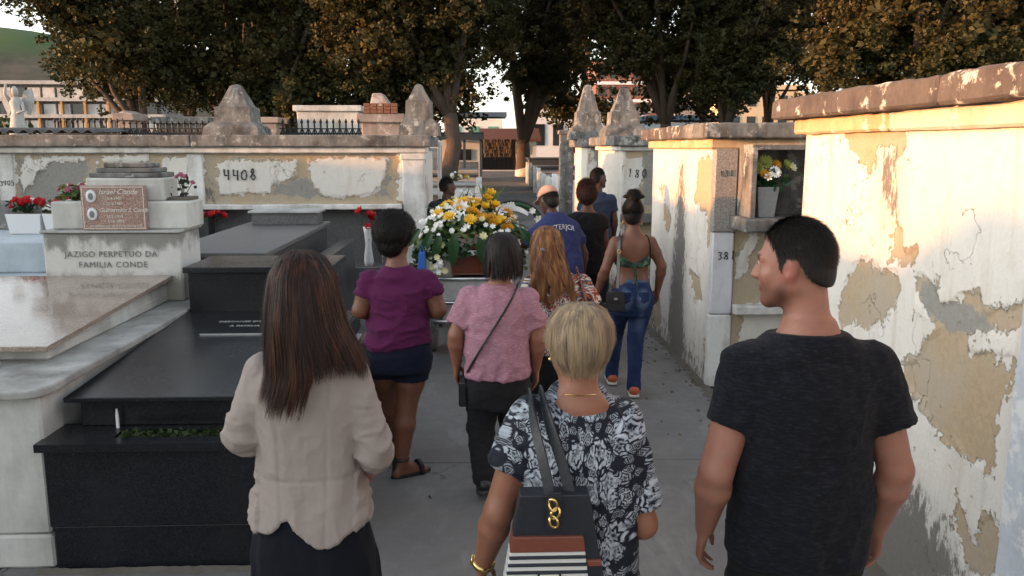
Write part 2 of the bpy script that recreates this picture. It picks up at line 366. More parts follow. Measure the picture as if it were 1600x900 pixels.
m_leaf('bush_leaf', (0.024, 0.048, 0.016), (0.042, 0.07, 0.022), (0.04, 0.055, 0.02))
def m_bark():
    t = NT('bark'); p = t.obj(); n = t.noise(t.mapv(p, (6, 6, 1.2)), 4, 8, 0.7)
    col = t.mix(n, (0.035, 0.024, 0.017), (0.14, 0.10, 0.075)); M['bark'] = t.done(col, 0.9, t.bump(n, 0.8, 0.03))
m_bark()
NEAR_PEEL = [[(4.308, 2.062), (4.131, 2.105), (3.87, 2.126), (3.707, 2.106), (3.69, 1.994), (3.73, 1.88), (3.782, 1.951), (3.85, 1.995), (3.929, 1.974), (3.98, 1.883), (4.041, 1.841), (4.137, 1.917), (4.277, 1.964)], [(4.025, 1.423), (3.89, 1.435), (3.789, 1.404), (3.668, 1.413), (3.63, 1.354), (3.674, 1.258), (3.752, 1.166), (4.01, 1.095), (4.215, 1.057), (4.25, 1.181), (4.157, 1.332)], [(3.73, 1.619), (3.646, 1.642), (3.619, 1.544), (3.519, 1.542), (3.535, 1.47), (3.676, 1.464), (3.749, 1.469)], [(3.271, 1.323), (3.136, 1.29), (3.061, 1.2), (2.858, 1.217), (2.793, 1.239), (2.771, 1.153), (2.839, 1.099), (2.866, 0.989), (2.861, 0.783), (2.903, 0.754), (2.919, 0.795), (3.038, 0.797), (3.246, 0.809), (3.314, 0.864), (3.394, 0.905), (3.47, 0.908), (3.567, 1.018), (3.447, 1.084), (3.367, 1.201), (3.261, 1.263)], [(3.501, 1.427), (3.337, 1.431), (3.286, 1.359), (3.033, 1.443), (3.004, 1.387), (2.771, 1.45), (2.761, 1.389), (2.948, 1.289), (3.22, 1.24), (3.37, 1.261), (3.458, 1.327)], [(3.063, 0.625), (3.028, 0.603), (2.93, 0.5), (2.869, 0.602), (2.783, 0.636), (2.739, 0.525), (2.755, 0.458), (2.801, 0.409), (2.925, 0.341), (2.975, 0.402), (3.05, 0.479)]]
NEAR_MOLD = [[(3.918, 0.126), (3.588, 0.441), (3.335, 0.534), (3.221, 0.423), (3.118, 0.498), (3.012, 0.371), (2.962, 0.321), (2.963, 0.194), (3.847, -0.327)], [(3.884, 1.936), (3.764, 1.951), (3.702, 1.781), (3.705, 1.651), (3.795, 1.643), (3.872, 1.772)]]
NEAR_CEMENT = [[(3.36, 1.306), (3.136, 1.29), (3.061, 1.2), (2.858, 1.217), (2.854, 1.083), (2.924, 0.946), (3.175, 0.859), (3.349, 0.932)], [(3.501, 1.427), (3.337, 1.431), (3.286, 1.359), (3.004, 1.387), (2.948, 1.289), (3.22, 1.24), (3.424, 1.278)]]
MID_PEEL = [[(7.202, 1.889), (6.741, 1.895), (6.628, 1.637), (6.66, 1.504), (6.64, 1.202), (6.809, 1.182), (6.81, 1.359), (7.032, 1.464), (7.315, 1.516), (7.254, 1.676)], [(8.502, 1.441), (8.179, 1.268), (8.269, 1.128), (8.512, 1.239)], [(7.395, 0.894), (7.054, 0.86), (6.924, 0.697), (7.177, 0.651)], [(6.815, 0.376), (6.593, 0.481), (6.532, 0.065), (6.768, 0.053)], [(8.996, 0.231), (8.613, 0.374), (8.461, 0.198), (8.823, -0.02)], [(8.798, 1.561), (8.523, 1.59), (8.625, 1.484)]]
MID_MOLD = [[(7.928, 1.834), (7.735, 1.837), (7.66, 1.494), (7.538, 0.991), (7.597, 0.52), (7.379, 0.102), (7.572, -0.106), (8.04, -0.234), (8.181, 0.24), (8.059, 0.923), (8.001, 1.251), (7.942, 1.648)], [(9.258, 0.031), (8.265, 0.105), (7.325, 0.077), (6.768, 0.053), (6.554, -0.05), (9.574, -0.502)]]
LEFT_WHITE = [[(-3.096, 1.836), (-2.884, 1.845), (-2.495, 1.836), (-2.319, 1.809), (-2.176, 1.835), (-2.184, 1.649), (-2.33, 1.578), (-2.465, 1.542), (-2.478, 1.444), (-2.728, 1.436), (-3.094, 1.419)], [(-2.034, 1.835), (-1.642, 1.862), (-1.107, 1.853), (-1.119, 1.719), (-1.178, 1.522), (-1.298, 1.406), (-1.747, 1.398), (-1.89, 1.425), (-2.025, 1.613)], [(-1.007, 1.924), (-0.675, 1.923), (-0.686, 1.323), (-1.002, 1.342), (-0.982, 1.808)], [(-3.334, 1.968), (-3.243, 1.968), (-3.251, 1.739), (-3.247, 1.668), (-3.289, 1.562), (-3.362, 1.526)], [(-3.717, 1.851), (-3.419, 1.888), (-3.415, 1.646), (-3.416, 1.346), (-3.749, 1.384)], [(-4.34, 1.888), (-3.86, 1.906), (-3.868, 1.795), (-4.493, 1.805)], [(-5.581, 1.907), (-5.399, 1.907), (-5.446, 1.332), (-5.639, 1.333)], [(-5.313, 1.852), (-4.854, 1.879), (-4.525, 1.87), (-4.565, 1.823), (-5.043, 1.805), (-5.35, 1.463), (-5.374, 1.407), (-5.387, 1.649)]]
LEFT_CEMENT = [[(-2.465, 1.542), (-2.33, 1.578), (-2.114, 1.631), (-2.025, 1.613), (-1.889, 1.434), (-1.765, 1.398), (-2.16, 1.381), (-2.461, 1.426)], [(-1.178, 1.504), (-1.11, 1.701), (-1.084, 1.666), (-1.1, 1.414), (-1.28, 1.397)], [(-5.388, 1.833), (-4.565, 1.833), (-4.679, 1.349), (-5.088, 1.312), (-5.433, 1.369)]]
LEFT_MOLD = [[(-5.699, 1.463), (-5.521, 1.407), (-5.464, 1.238), (-5.721, 1.239)], [(-3.366, 1.455), (-3.182, 1.579), (-3.16, 1.347), (-3.375, 1.312)]]
# ================================================================ ground and path
def gz(y): return 0.0 if y < 11 else 0.028 * (min(y, 60) - 11)
def strip(name, xs, ys, dz, mat, parent=None, thick=0.0):
    v = []; f = []
    for y in ys:
        for x in xs: v.append((x, y, gz(y) + dz))
    n = len(xs)
    for j in range(len(ys) - 1):
        for i in range(n - 1): a = j * n + i; f.append((a, a + 1, a + 1 + n, a + n))
    return mesh_obj(name, v, f, mat, parent)
YS = [-400, -40, -5, 0, 5, 11, 15, 20, 30, 40, 50, 60, 100, 400, 1500]
g = strip('ground', [-1500, -300, -60, -20, 0, 20, 60, 300, 1500], YS, -0.012, M['soil']); g['kind'] = 'structure'
path = strip('path', [-2.3, 1.9], [-6, 0, 5, 10.6, 11], -0.008, M['soil']); path['kind'] = 'structure'
pr = random.Random(3)
def slab(x0, x1, y0, y1, parent):
    m = MB(); d = 0.006; t = 0.0 + pr.uniform(-0.002, 0.002)
    z0, z1 = gz(y0) + t, gz(y1) + t
    m.frustum(x0 + d, x1 - d, y0 + d, y1 - d, -0.1, x0 + d, x1 - d, y0 + d, y1 - d, 0)
    m.v = [(x, y, (z0 + (z1 - z0) * (y - y0) / (y1 - y0)) if z > -0.05 else gz(y0) - 0.1) for x, y, z in m.v]
    return m.build('slab', M['concrete_path'], parent, bevel=0.004, seg=1)
for y0, y1 in ((-6, -2.6), (-2.6, 0.4), (0.4, 2.7), (2.7, 5.05), (5.05, 7.2), (7.2, 9.3), (9.3, 11)):
    slab(-2.3, 0.62 + pr.uniform(-.2, .2) if False else 1.88, y0, y1, path)
path2 = strip('far_path', [-0.1, 1.8], [11, 15, 20, 30, 40, 43], -0.008, M['soil']); path2['kind'] = 'structure'
y = 11.0
while y < 42.5:
    L = pr.uniform(1.1, 1.6)
    slab(-0.1, 1.8, y, min(y + L, 43), path2); y += L
# ================================================================ plastered wall faces
def wallface(name, parent, org, ud, vd, w, h, res, peel=(), mold=(), cement=(), white=None, map2=None, base=0.35, disp=0.010, mbase=-0.4, seed=1, foot=0.0):
    """sheet of plaster at org, ud/vd unit vectors, normal = ud x vd; map2(P3)->(n,2) plane coordinates of the patches"""
    ud = np.array(ud, float); vd = np.array(vd, float); nn = np.cross(ud, vd); org = np.array(org, float)
    nu, nv = max(2, int(w / res) + 1), max(2, int(h / res) + 1)
    U, Vv = np.meshgrid(np.linspace(0, w, nu), np.linspace(0, h, nv), indexing='ij')
    P = org + U.reshape(-1, 1) * ud + Vv.reshape(-1, 1) * vd
    Q = map2(P)
    if white is not None:
        pa = np.full(len(P), -0.25)
        for pl in white: pa = np.maximum(pa, poly_sd(Q, pl))
    else:
        pa = np.full(len(P), base)
        for pl in peel: pa = np.minimum(pa, -poly_sd(Q, pl))
    ce = np.full(len(P), -0.4)
    for pl in cement: ce = np.maximum(ce, poly_sd(Q, pl))
    mo = np.full(len(P), mbase)
    for pl in mold: mo = np.maximum(mo, poly_sd(Q, pl))
    if foot: mo = np.maximum(mo, (foot - P[:, 2]) * 0.35 + 0.05 * fbm(P, 3, 3, seed + 5))
    t = np.clip((pa + 0.06 * fbm(P, 8, 4, seed)) / 0.014 + 0.5, 0, 1)
    d = -disp * (1 - t) + 0.004 * fbm(P, 2.5, 3, seed + 2) + 0.0025 * (1 - t) * fbm(P, 30, 2, seed + 3)
    edge = np.minimum(np.minimum(U, w - U), np.minimum(Vv, h - Vv)).ravel()
    d = d * np.clip(edge / 0.03, 0, 1)
    P = P + d[:, None] * nn
    idx = np.arange(nu * nv).reshape(nu, nv)
    F = np.stack([idx[:-1, :-1], idx[1:, :-1], idx[1:, 1:], idx[:-1, 1:]], -1).reshape(-1, 4)
    # rim going back into the core
    ring = np.concatenate([idx[:, 0], idx[-1, 1:], idx[-2::-1, -1], idx[0, -2:0:-1]])
    n0 = len(P); B = P[ring] - 0.05 * nn; P = np.vstack([P, B])
    k = len(ring); i = np.arange(k); j = (i + 1) % k
    F = np.vstack([F, np.stack([ring[i], n0 + i, n0 + j, ring[j]], -1)])
    pad = lambda a: np.concatenate([a, a[ring]])
    return mesh_obj(name, P, F, M['plaster'], parent, smooth=False, attrs={'paint': pad(pa), 'mold': pad(mo), 'cement': pad(ce)})
YZ = lambda P: P[:, [1, 2]]
XZ = lambda P: P[:, [0, 2]]
def rough_slab(name, mat, parent, x0, x1, y0, y1, z0, z1, res=0.05, amp=0.006, seed=0):
    """cornice stone with worn, uneven edges"""
    bm = bmesh.new(); bmesh.ops.create_cube(bm, size=1.0)
    for v in bm.verts: v.co = Vector((x0 + (v.co.x + .5) * (x1 - x0), y0 + (v.co.y + .5) * (y1 - y0), z0 + (v.co.z + .5) * (z1 - z0)))
    bmesh.ops.bevel(bm, geom=list(bm.edges), offset=min(0.012, (z1 - z0) * .2), segments=1, affect='EDGES')
    for ax, L in ((0, x1 - x0), (1, y1 - y0), (2, z1 - z0)):
        lo = (x0, y0, z0)[ax]
        for k in range(1, int(L / res)):
            no = [0, 0, 0]; no[ax] = 1; co = [0, 0, 0]; co[ax] = lo + L * k / int(L / res)
            bmesh.ops.bisect_plane(bm, geom=bm.verts[:] + bm.edges[:] + bm.faces[:], plane_co=co, plane_no=no)
    bm.normal_update()
    P = np.array([v.co[:] for v in bm.verts]); Nn = np.array([v.normal[:] for v in bm.verts])
    d = amp * (fbm(P, 6, 3, seed) + 0.6 * fbm(P, 22, 2, seed + 3))
    P = P + Nn * d[:, None]
    for v, p in zip(bm.verts, P): v.co = p
    me = bpy.data.meshes.new(name); bm.to_mesh(me); bm.free(); me.materials.append(mat)
    o = bpy.data.objects.new(name, me); COL.objects.link(o); o.parent = parent; return o
def obelisk(parent, x, y, z, w, h, mat, hb=0.45, seed=0):
    """stepped base, square shaft and pointed top, one masonry piece"""
    bm = bmesh.new()
    rings = [(w * 1.05, 0), (w * 1.0, hb * .28), (w * .86, hb * .42), (w * .70, hb * .50), (w * .66, hb), (w * .56, hb * 1.03), (w * .19, h * .97), (w * .10, h * .995), (w * .02, h)]
    P = []
    for r, zz in rings:
        for k in range(16):
            a = k // 4; f = (k % 4) / 4.0
            c = [(-1, -1), (1, -1), (1, 1), (-1, 1), (-1, -1)]
            P.append((x + r * .5 * (c[a][0] * (1 - f) + c[a + 1][0] * f), y + r * .5 * (c[a][1] * (1 - f) + c[a + 1][1] * f), z + zz))
    bm.free(); P = np.array(P); P += 0.012 * np.stack([vnoise(P, 9, seed), vnoise(P, 9, seed + 1), 0.5 * vnoise(P, 9, seed + 2)], 1)
    F = []
    for i in range(len(rings) - 1):
        for k in range(16): F.append((i * 16 + k, i * 16 + (k + 1) % 16, (i + 1) * 16 + (k + 1) % 16, (i + 1) * 16 + k))
    F.append(tuple(range((len(rings) - 1) * 16, len(rings) * 16)))
    return mesh_obj('obelisk', P, F, mat, parent)
# ---------------------------------------------------------------- near vault on the right
XR = 1.88
v1 = empty('burial_vault', (2.9, 2.0, 0), 'long white burial vault beside the man in black, plaster peeling in big beige patches', 'burial vault', 'burial vaults along the alley')
def kid(o, root):   # world-space mesh put under an empty
    o.parent = root; o.matrix_parent_inverse = Matrix.Translation(-Vector(root.location)); return o
kid(box('core', M['tomb_grey'], None, XR + 0.03, 4.4, -1.6, 4.80, 0, 2.10), v1)
kid(wallface('plaster_face', None, (XR, 4.82, 0), (0, -1, 0), (0, 0, 1), 2.08, 2.05, 0.0085, NEAR_PEEL, NEAR_MOLD, NEAR_CEMENT[1:], map2=YZ, base=0.30, seed=4, foot=0.18), v1)
kid(wallface('end_face', None, (4.4, 4.82, 0), (-1, 0, 0), (0, 0, 1), 2.52, 2.05, 0.03, [], [], [], map2=XZ, seed=6, foot=0.2), v1)
kid(wallface('plaster_face', None, (XR, 2.45, 0), (0, -1, 0), (0, 0, 1), 4.0, 2.05, 0.03, [[(1.9, .5), (1.2, .8), (.8, .3), (1.5, .1)]], [], [], map2=YZ, seed=8, foot=0.2), v1)
kid(rough_slab('pilaster', M['pale_blue_paint'], None, XR - 0.03, XR + 0.1, 2.45, 2.74, 0, 2.048, 0.08, 0.004, 3), v1)
kid(rough_slab('cornice_moulding', M['gold_white'], None, XR - 0.055, 4.40, -1.7, 3.74, 2.05, 2.14, 0.08, 0.006, 5), v1)
kid(rough_slab('cornice_moulding', M['ochre_plaster'], None, XR - 0.050, 4.40, 3.76, 4.89, 2.053, 2.14, 0.06, 0.009, 9), v1)
yy = [-1.8, 1.3, 3.2, 5.04]
for a, b in zip(yy[:-1], yy[1:]):
    kid(rough_slab('cornice_slab', M['cornice_stone'], None, XR - 0.14, 4.5, a + .004, b - .004, 2.14, 2.255, 0.045, 0.010, int(a * 10) + 40), v1)
# ---------------------------------------------------------------- middle vault with the flower niche
v2 = empty('burial_vault', (2.9, 7.9, 0), 'white burial vault with mould streak and a flower niche on its front', 'burial vault', 'burial vaults along the alley')
kid(box('core', M['tomb_grey'], None, XR + 0.03, 4.4, 6.72, 9.10, 0, 2.04), v2)
kid(wallface('plaster_face', None, (XR, 9.12, 0), (0, -1, 0), (0, 0, 1), 2.43, 1.965, 0.011, MID_PEEL, MID_MOLD, [], map2=YZ, base=0.22, seed=14, foot=0.16), v2)
kid(wallface('end_face', None, (2.065, 6.69, 0), (1, 0, 0), (0, 0, 1), 2.3, 1.965, 0.02, white=[[(2.1, .9), (2.3, 1.25), (2.2, 1.3), (2.08, 1.1)], [(2.1, .3), (2.8, .4), (2.6, .75), (2.2, .7)]], map2=XZ, seed=16, foot=0.2), v2)
kid(rough_slab('end_ledge', M['white_paint'], None, 2.066, 4.38, 6.60, 6.70, 0.62, 0.70, 0.07, 0.005, 2), v2)
kid(rough_slab('granite_pilaster', M['pillar_granite'], None, XR - 0.012, 2.06, 6.655, 6.75, 1.30, 1.968, 0.07, 0.003, 1), v2)
tile = kid(rough_slab('marble_panel', M['marble_tile'], None, XR - 0.004, 2.055, 6.662, 6.75, 0.62, 1.295, 0.08, 0.002, 2), v2)
kid(rough_slab('pilaster_foot', M['white_paint'], None, XR - 0.01, 2.058, 6.658, 6.75, 0.0, 0.615, 0.07, 0.005, 4), v2)
RX = (math.pi / 2, 0, 0)
DIG = {'0': [[(.5, 1), (.15, .8), (.08, .4), (.3, 0), (.7, .08), (.85, .5), (.7, .9), (.5, 1)]], '1': [[(.3, .8), (.5, 1), (.48, 0)]], '3': [[(.1, .9), (.5, 1), (.8, .8), (.4, .55), (.85, .3), (.5, 0), (.1, .1)]],
       '4': [[(.2, 1), (.1, .45), (.85, .5)], [(.75, 1), (.7, 0)]], '5': [[(.8, 1), (.2, .97), (.15, .55), (.6, .6), (.8, .3), (.5, 0), (.1, .08)]], '8': [[(.5, .52), (.2, .75), (.5, 1), (.8, .75), (.5, .52), (.1, .25), (.5, 0), (.88, .25), (.5, .52)]]}
def painted(s, h, root, x, y, z, seed, wt=1.0):
    '''house number brushed on by hand'''
    rr = random.Random(seed)
    for i, ch in enumerate(s):
        m = MB(); ox = x + i * h * .78 + rr.uniform(-.05, .05) * h; sk = rr.uniform(-.12, .12); hh = h * rr.uniform(.88, 1.08)
        for k, st_ in enumerate(DIG[ch]):
            q = []; P_ = np.array(st_, float); P_ = P_ + np.array([[rr.uniform(-.06, .06), rr.uniform(-.06, .06)] for _ in P_])
            u = np.linspace(0, len(P_) - 1, len(P_) * 5); Q = np.stack([np.interp(u, range(len(P_)), P_[:, j]) for j in (0, 1)], 1)
            for _ in range(2): Q[1:-1] = .5 * Q[1:-1] + .25 * (Q[:-2] + Q[2:])
            pts = [(ox + (a + sk * b) * h * .62, y - .0005 * k, z + b * hh) for a, b in Q]; rad = [h * .050 * wt * (1 + .35 * math.sin(j * .9 + i)) for j in range(len(pts))]
            n = len(pts)
            for j in range(n):
                t_ = Vector(pts[min(j + 1, n - 1)]) - Vector(pts[max(j - 1, 0)]); t_.normalize(); b_ = Vector((-t_.z, 0, t_.x)) * rad[j]
                m.v += [tuple(Vector(pts[j]) + b_), tuple(Vector(pts[j]) - b_), tuple(Vector(pts[j]) + b_ + Vector((0, .012, 0))), tuple(Vector(pts[j]) - b_ + Vector((0, .012, 0)))]
                base = len(m.v) - 8
                if j: m.f += [(base, base + 1, base + 5, base + 4), (base, base + 4, base + 6, base + 2), (base + 1, base + 3, base + 7, base + 5)]
        kid(m.build('painted_digit', M['ink'], None), root)
def lettering(s, size, mat, root, loc, rot, **k):
    o = text_mesh('lettering', s, size, mat, None, loc, rot, **k); return kid(o, root)
painted('381', .070, v2, 1.915, 6.655, 1.075, 2)
painted('131', .05, v2, 1.91, 6.648, 1.75, 3, .8)
kid(rough_slab('cornice_moulding', M['ochre_plaster'], None, XR - 0.05, 4.38, 6.66, 9.16, 1.966, 2.05, 0.07, 0.006, 15), v2)
for a, b, m_ in ((6.56, 7.35, 'grey_stone'), (7.35, 9.28, 'cornice_stone')):
    kid(rough_slab('cornice_slab', M[m_], None, XR - 0.12, 4.5, a + .003, b - .003, 2.05, 2.17, 0.05, 0.009, int(a * 9)), v2)
# niche box
nb = MB(); X0, X1, Y0, Y1, Z0, Z1 = 2.065, 2.70, 6.33, 6.70, 1.44, 2.0
nb.box(X0, X0 + .04, Y0, Y1, Z0, Z1); nb.box(X1 - .04, X1, Y0, Y1, Z0, Z1); nb.box(X0 + .0402, X1 - .0402, Y0, Y1, Z1 - .04, Z1); nb.box(X0 + .0402, X1 - .0402, Y1 - .03, Y1 - .002, Z0, Z1 - .0402)
kid(nb.build('niche', M['grey_stone'], None, bevel=0.004), v2)
kid(rough_slab('niche_sill', M['grey_stone'], None, 2.0, 2.75, 6.26, 6.68, 1.335, 1.44, 0.06, 0.004, 7), v2)
# ---------------------------------------------------------------- third and fourth vaults on the right
v3 = empty('burial_vault', (2.9, 12.2, 0), 'white burial vault beyond the bun-haired woman, faded number on its front', 'burial vault', 'burial vaults along the alley')
kid(box('core', M['tomb_grey'], None, XR + 0.03, 4.4, 11.18, 13.4, 0, 2.0), v3)
kid(wallface('plaster_face', None, (XR, 13.42, 0), (0, -1, 0), (0, 0, 1), 2.27, 1.93, 0.03, [], [], [], map2=YZ, base=0.28, seed=24, foot=0.2), v3)
kid(wallface('end_face', None, (XR, 11.15, 0), (1, 0, 0), (0, 0, 1), 2.5, 1.93, 0.02, white=[[(1.9, 1.86), (2.16, 1.88), (2.17, 1.5), (2.10, 1.3), (2.12, 1.0), (1.9, .9)], [(2.32, 1.75), (2.5, 1.85), (2.6, 1.2), (2.35, 1.35)]], cement=[[(2.15, 1.9), (2.7, 1.9), (2.7, 1.2), (2.2, 1.2)]], map2=XZ, seed=26, foot=0.3), v3)
painted('180', .12, v3, 1.95, 11.143, 1.58, 5)
kid(rough_slab('ledge', M['grey_stone'], None, XR - .01, 4.4, 11.02, 11.16, 0.98, 1.10, 0.08, 0.006, 3), v3)
kid(rough_slab('cornice_moulding', M['white_paint'], None, XR - 0.05, 4.4, 11.10, 13.47, 1.932, 2.0, 0.1, 0.006, 25), v3)
kid(rough_slab('cornice_slab', M['grey_stone'], None, XR - 0.14, 4.5, 11.0, 13.6, 2.0, 2.13, 0.07, 0.01, 27), v3)
kid(obelisk(None, 2.06, 12.2, 2.12, .60, .70, M['grey_stone'], .36, 31), v3)
v4 = empty('burial_vault', (2.9, 15.8, 0), 'farthest white burial vault on the right, mossy obelisk at its corner', 'burial vault', 'burial vaults along the alley')
kid(box('core', M['tomb_grey'], None, XR + 0.03, 4.4, 14.76, 16.7, 0, 2.0), v4)
kid(wallface('plaster_face', None, (XR, 16.75, 0), (0, -1, 0), (0, 0, 1), 2.02, 1.98, 0.04, [], [], [], map2=YZ, seed=34, foot=0.4), v4)
kid(wallface('end_face', None, (XR, 14.73, 0), (1, 0, 0), (0, 0, 1), 2.5, 1.98, 0.03, white=[[(1.9, 1.9), (2.0, 1.9), (2.02, 1.4), (1.95, 1.0), (1.9, .6)]], cement=[[(2.0, 1.9), (2.6, 1.9), (2.6, .6), (2.05, .8)]], map2=XZ, seed=36, foot=0.3), v4)
kid(rough_slab('cornice_slab', M['grey_stone'], None, XR - 0.12, 4.5, 14.6, 16.85, 1.98, 2.12, 0.09, 0.01, 37), v4)
kid(obelisk(None, 1.98, 15.7, 2.12, .66, 1.0, M['grey_stone'], .50, 41), v4)
# gate pillar past it
gp = empty('gate_pillar', (1.82, 18.2, gz(18.2)), 'slim flaking gate pillar behind the farthest right vault', 'pillar')
kid(rough_slab('shaft', M['grey_stone'], None, 1.70, 1.98, 18.0, 18.3, gz(18) - .05, 2.25, 0.1, 0.01, 51), gp)
kid(rough_slab('cap', M['grey_stone'], None, 1.66, 2.02, 17.96, 18.34, 2.25, 2.34, 0.1, 0.01, 52), gp)
# ---------------------------------------------------------------- long vault on the left
v0 = empty('burial_vault', (-3.3, 10.9, 0), 'long low burial vault numbered 4408 closing the left side', 'burial vault', 'burial vaults along the alley')
XL = -0.69
kid(box('core', M['tomb_grey'], None, -9.2, XL - .03, 10.35, 12.0, 0, 1.98), v0)
kid(wallface('plaster_face', None, (-6.6, 10.0, 1.31), (1, 0, 0), (0, 0, 1), 6.6 + XL, 0.60, 0.016, [], LEFT_MOLD, LEFT_CEMENT, white=LEFT_WHITE, map2=XZ, seed=44, disp=0.014), v0)
kid(box('lintel', M['tomb_grey'], None, -6.6, XL - .02, 10.02, 10.349, 1.31, 1.93, 0), v0)
kid(wallface('end_face', None, (XL, 10.0, 0), (0, 1, 0), (0, 0, 1), 2.0, 1.93, 0.03, [[(10.35, 1.9), (10.6, 1.9), (10.6, 1.45), (10.4, 1.4)]], [], [], map2=YZ, seed=46, foot=0.4), v0)
kid(rough_slab('corner_pilaster', M['white_paint'], None, -0.93, XL + .015, 9.965, 10.20, 0, 1.905, 0.08, 0.006, 61), v0)
kid(rough_slab('pilaster_capital', M['white_paint'], None, -0.95, XL + .03, 9.945, 10.22, 1.83, 1.91, 0.06, 0.005, 62), v0)
kid(rough_slab('pilaster', M['white_paint'], None, -5.62, -5.44, 9.975, 10.06, 0.0, 1.905, 0.08, 0.006, 64), v0)
kid(rough_slab('pilaster', M['white_paint'], None, -3.44, -3.26, 9.982, 10.06, 1.31, 1.905, 0.06, 0.010, 65), v0)
kid(rough_slab('pier', M['dark_granite'], None, -3.42, -3.24, 10.0, 10.30, 0.60, 1.25, 0.08, 0.003, 66), v0)
kid(rough_slab('pier', M['grey_granite'], None, -1.20, -0.935, 10.0, 10.30, 0.55, 1.249, 0.08, 0.003, 67), v0)
kid(rough_slab('shelf', M['white_paint'], None, -5.43, -0.94, 9.93, 10.3, 1.25, 1.315, 0.06, 0.008, 68), v0)
kid(rough_slab('cornice_moulding', M['white_paint'], None, -9.0, XL + .05, 9.93, 10.4, 1.912, 1.985, 0.09, 0.004, 69), v0)
xs = [-9.0, -6.1, -3.35, -0.60]
for a, b in zip(xs[:-1], xs[1:]):
    kid(rough_slab('cornice_slab', M['grey_stone'], None, a + .004, b - .004, 9.86, 12.1, 1.985, 2.12, 0.09, 0.006, int(-a * 10) + 70), v0)
kid(box('recess_back', M['grey_granite'], None, -3.239, -1.201, 10.22, 10.34, 0.5, 1.249, 0.003), v0)
kid(box('recess_back', M['dark_granite'], None, -5.43, -3.421, 10.22, 10.34, 0.5, 1.249, 0.003), v0)
kid(box('recess_bench', M['grey_granite'], None, -3.26, -0.94, 9.62, 10.218, 0.44, 0.60, 0.006), v0)
kid(box('bench_foot', M['tomb_grey'], None, -5.3, -0.95, 9.72, 10.2, 0.0, 0.439, 0.006), v0)
painted('4408', .125, v0, -3.02, 9.985, 1.60, 7)
painted('3405', .055, v0, -5.60, 9.968, 1.54, 8)
for i, (s, dx) in enumerate((('JAZIGO DA', 0), ('FAMILIA', .45), ('1912  1974', 0), ('SAUDADES', .4))):
    lettering(s, 0.062, M['engraved_dark'], v0, (-2.55 + dx, 10.216, 1.10 - .095 * (i // 2) - .05 * (i % 2) * 0), RX)
kid(obelisk(None, -3.0, 10.6, 2.118, .64, .62, M['grey_stone'], .34, 71), v0)
kid(obelisk(None, -0.76, 10.6, 2.118, .47, .63, M['grey_stone'], .42, 73), v0)
# ---------------------------------------------------------------- iron fences on top of the left vault
def iron_fence(x0, x1, y, z, h, label):
    r = empty('iron_fence', ((x0 + x1) / 2, y, z), label, 'fence', 'iron fences on the vault roof')
    kid(box('rail', M['iron'], None, x0, x1, y - .012, y + .012, z + .02, z + .045, 0), r)
    kid(box('rail', M['iron'], None, x0, x1, y - .010, y + .010, z + .085, z + .10, 0), r)
    n = int((x1 - x0) / 0.075); src = None
    for i in range(n):
        x = x0 + (i + .5) * (x1 - x0) / n
        if src is None:
            m = MB(); m.tube([(0, 0, 0), (0, 0, h * .78)], 0.011, 6); m.tube([(0, 0, h * .74), (0, 0, h * .80), (0, 0, h)], [0.012, 0.022, 0.002], 6)
            m.tube([(-.036, 0, .01), (-.02, 0, .06), (0, 0, .10)], .008, 5); m.tube([(.036, 0, .01), (.02, 0, .06), (0, 0, .10)], .008, 5)
            src = m.build('paling', M['iron'], r); o = src
        else: o = cp(src, r)
        o.location = (x - r.location.x, 0, 0)
    return r
iron_fence(-4.55, -3.42, 10.9, 2.12, .20, 'black spiked iron fence left of the big dark obelisk')
iron_fence(-2.56, -1.52, 10.9, 2.12, .22, 'black spiked iron fence between the two left obelisks')
iron_fence(-5.9, -4.9, 11.9, 2.12, .26, 'black iron fence behind the corrugated sheet, far left')
# corrugated sheet
v = []; f = []; nx = 120
for j, (yy_, zz_) in enumerate(((9.95, 2.165), (11.4, 2.215))):
    for side in (0, 1):
        for i in range(nx + 1):
            x = -7.2 + 2.75 * i / nx; v.append((x, yy_, zz_ + 0.022 * math.sin(i / nx * 2.75 / 0.146 * 2 * math.pi) - side * 0.008))
for i in range(nx):
    n1 = nx + 1
    f += [(i, i + 1, i + 1 + 2 * n1, i + 2 * n1), (i + n1, i + 3 * n1, i + 1 + 3 * n1, i + 1 + n1), (i, i + n1, i + n1 + 1, i + 1), (i + 2 * n1, i + 1 + 2 * n1, i + 1 + 3 * n1, i + 3 * n1)]
tag(mesh_obj('corrugated_sheet', v, f, M['asbestos'], smooth=True), 'dark corrugated roofing sheet lying on the left vault', 'roofing sheet')
# ---------------------------------------------------------------- invented vault row, unseen left of the frame, added to block the low sun
for i, (y0, y1, h) in enumerate(((-9.0, -3.2, 2.78), (-3.0, .85, 2.78), (1.05, 8.8, 2.46))):
    r = empty('burial_vault', (-10.5, (y0 + y1) / 2, 0), ['tall white burial vault beyond the left edge, nearest of its row', 'tall white burial vault beyond the left edge, middle of its row', 'tall white burial vault beyond the left edge, next to the long vault'][i], 'burial vault', 'burial vaults along the alley')
    kid(box('core', M['white_paint'], None, -12, -9.3, y0, y1, 0, h - .18), r)
    kid(rough_slab('cornice_slab', M['grey_stone'], None, -12.1, -9.18, y0 - .08, y1 + .08, h - .18, h, 0.25, 0.01, 90 + i), r)
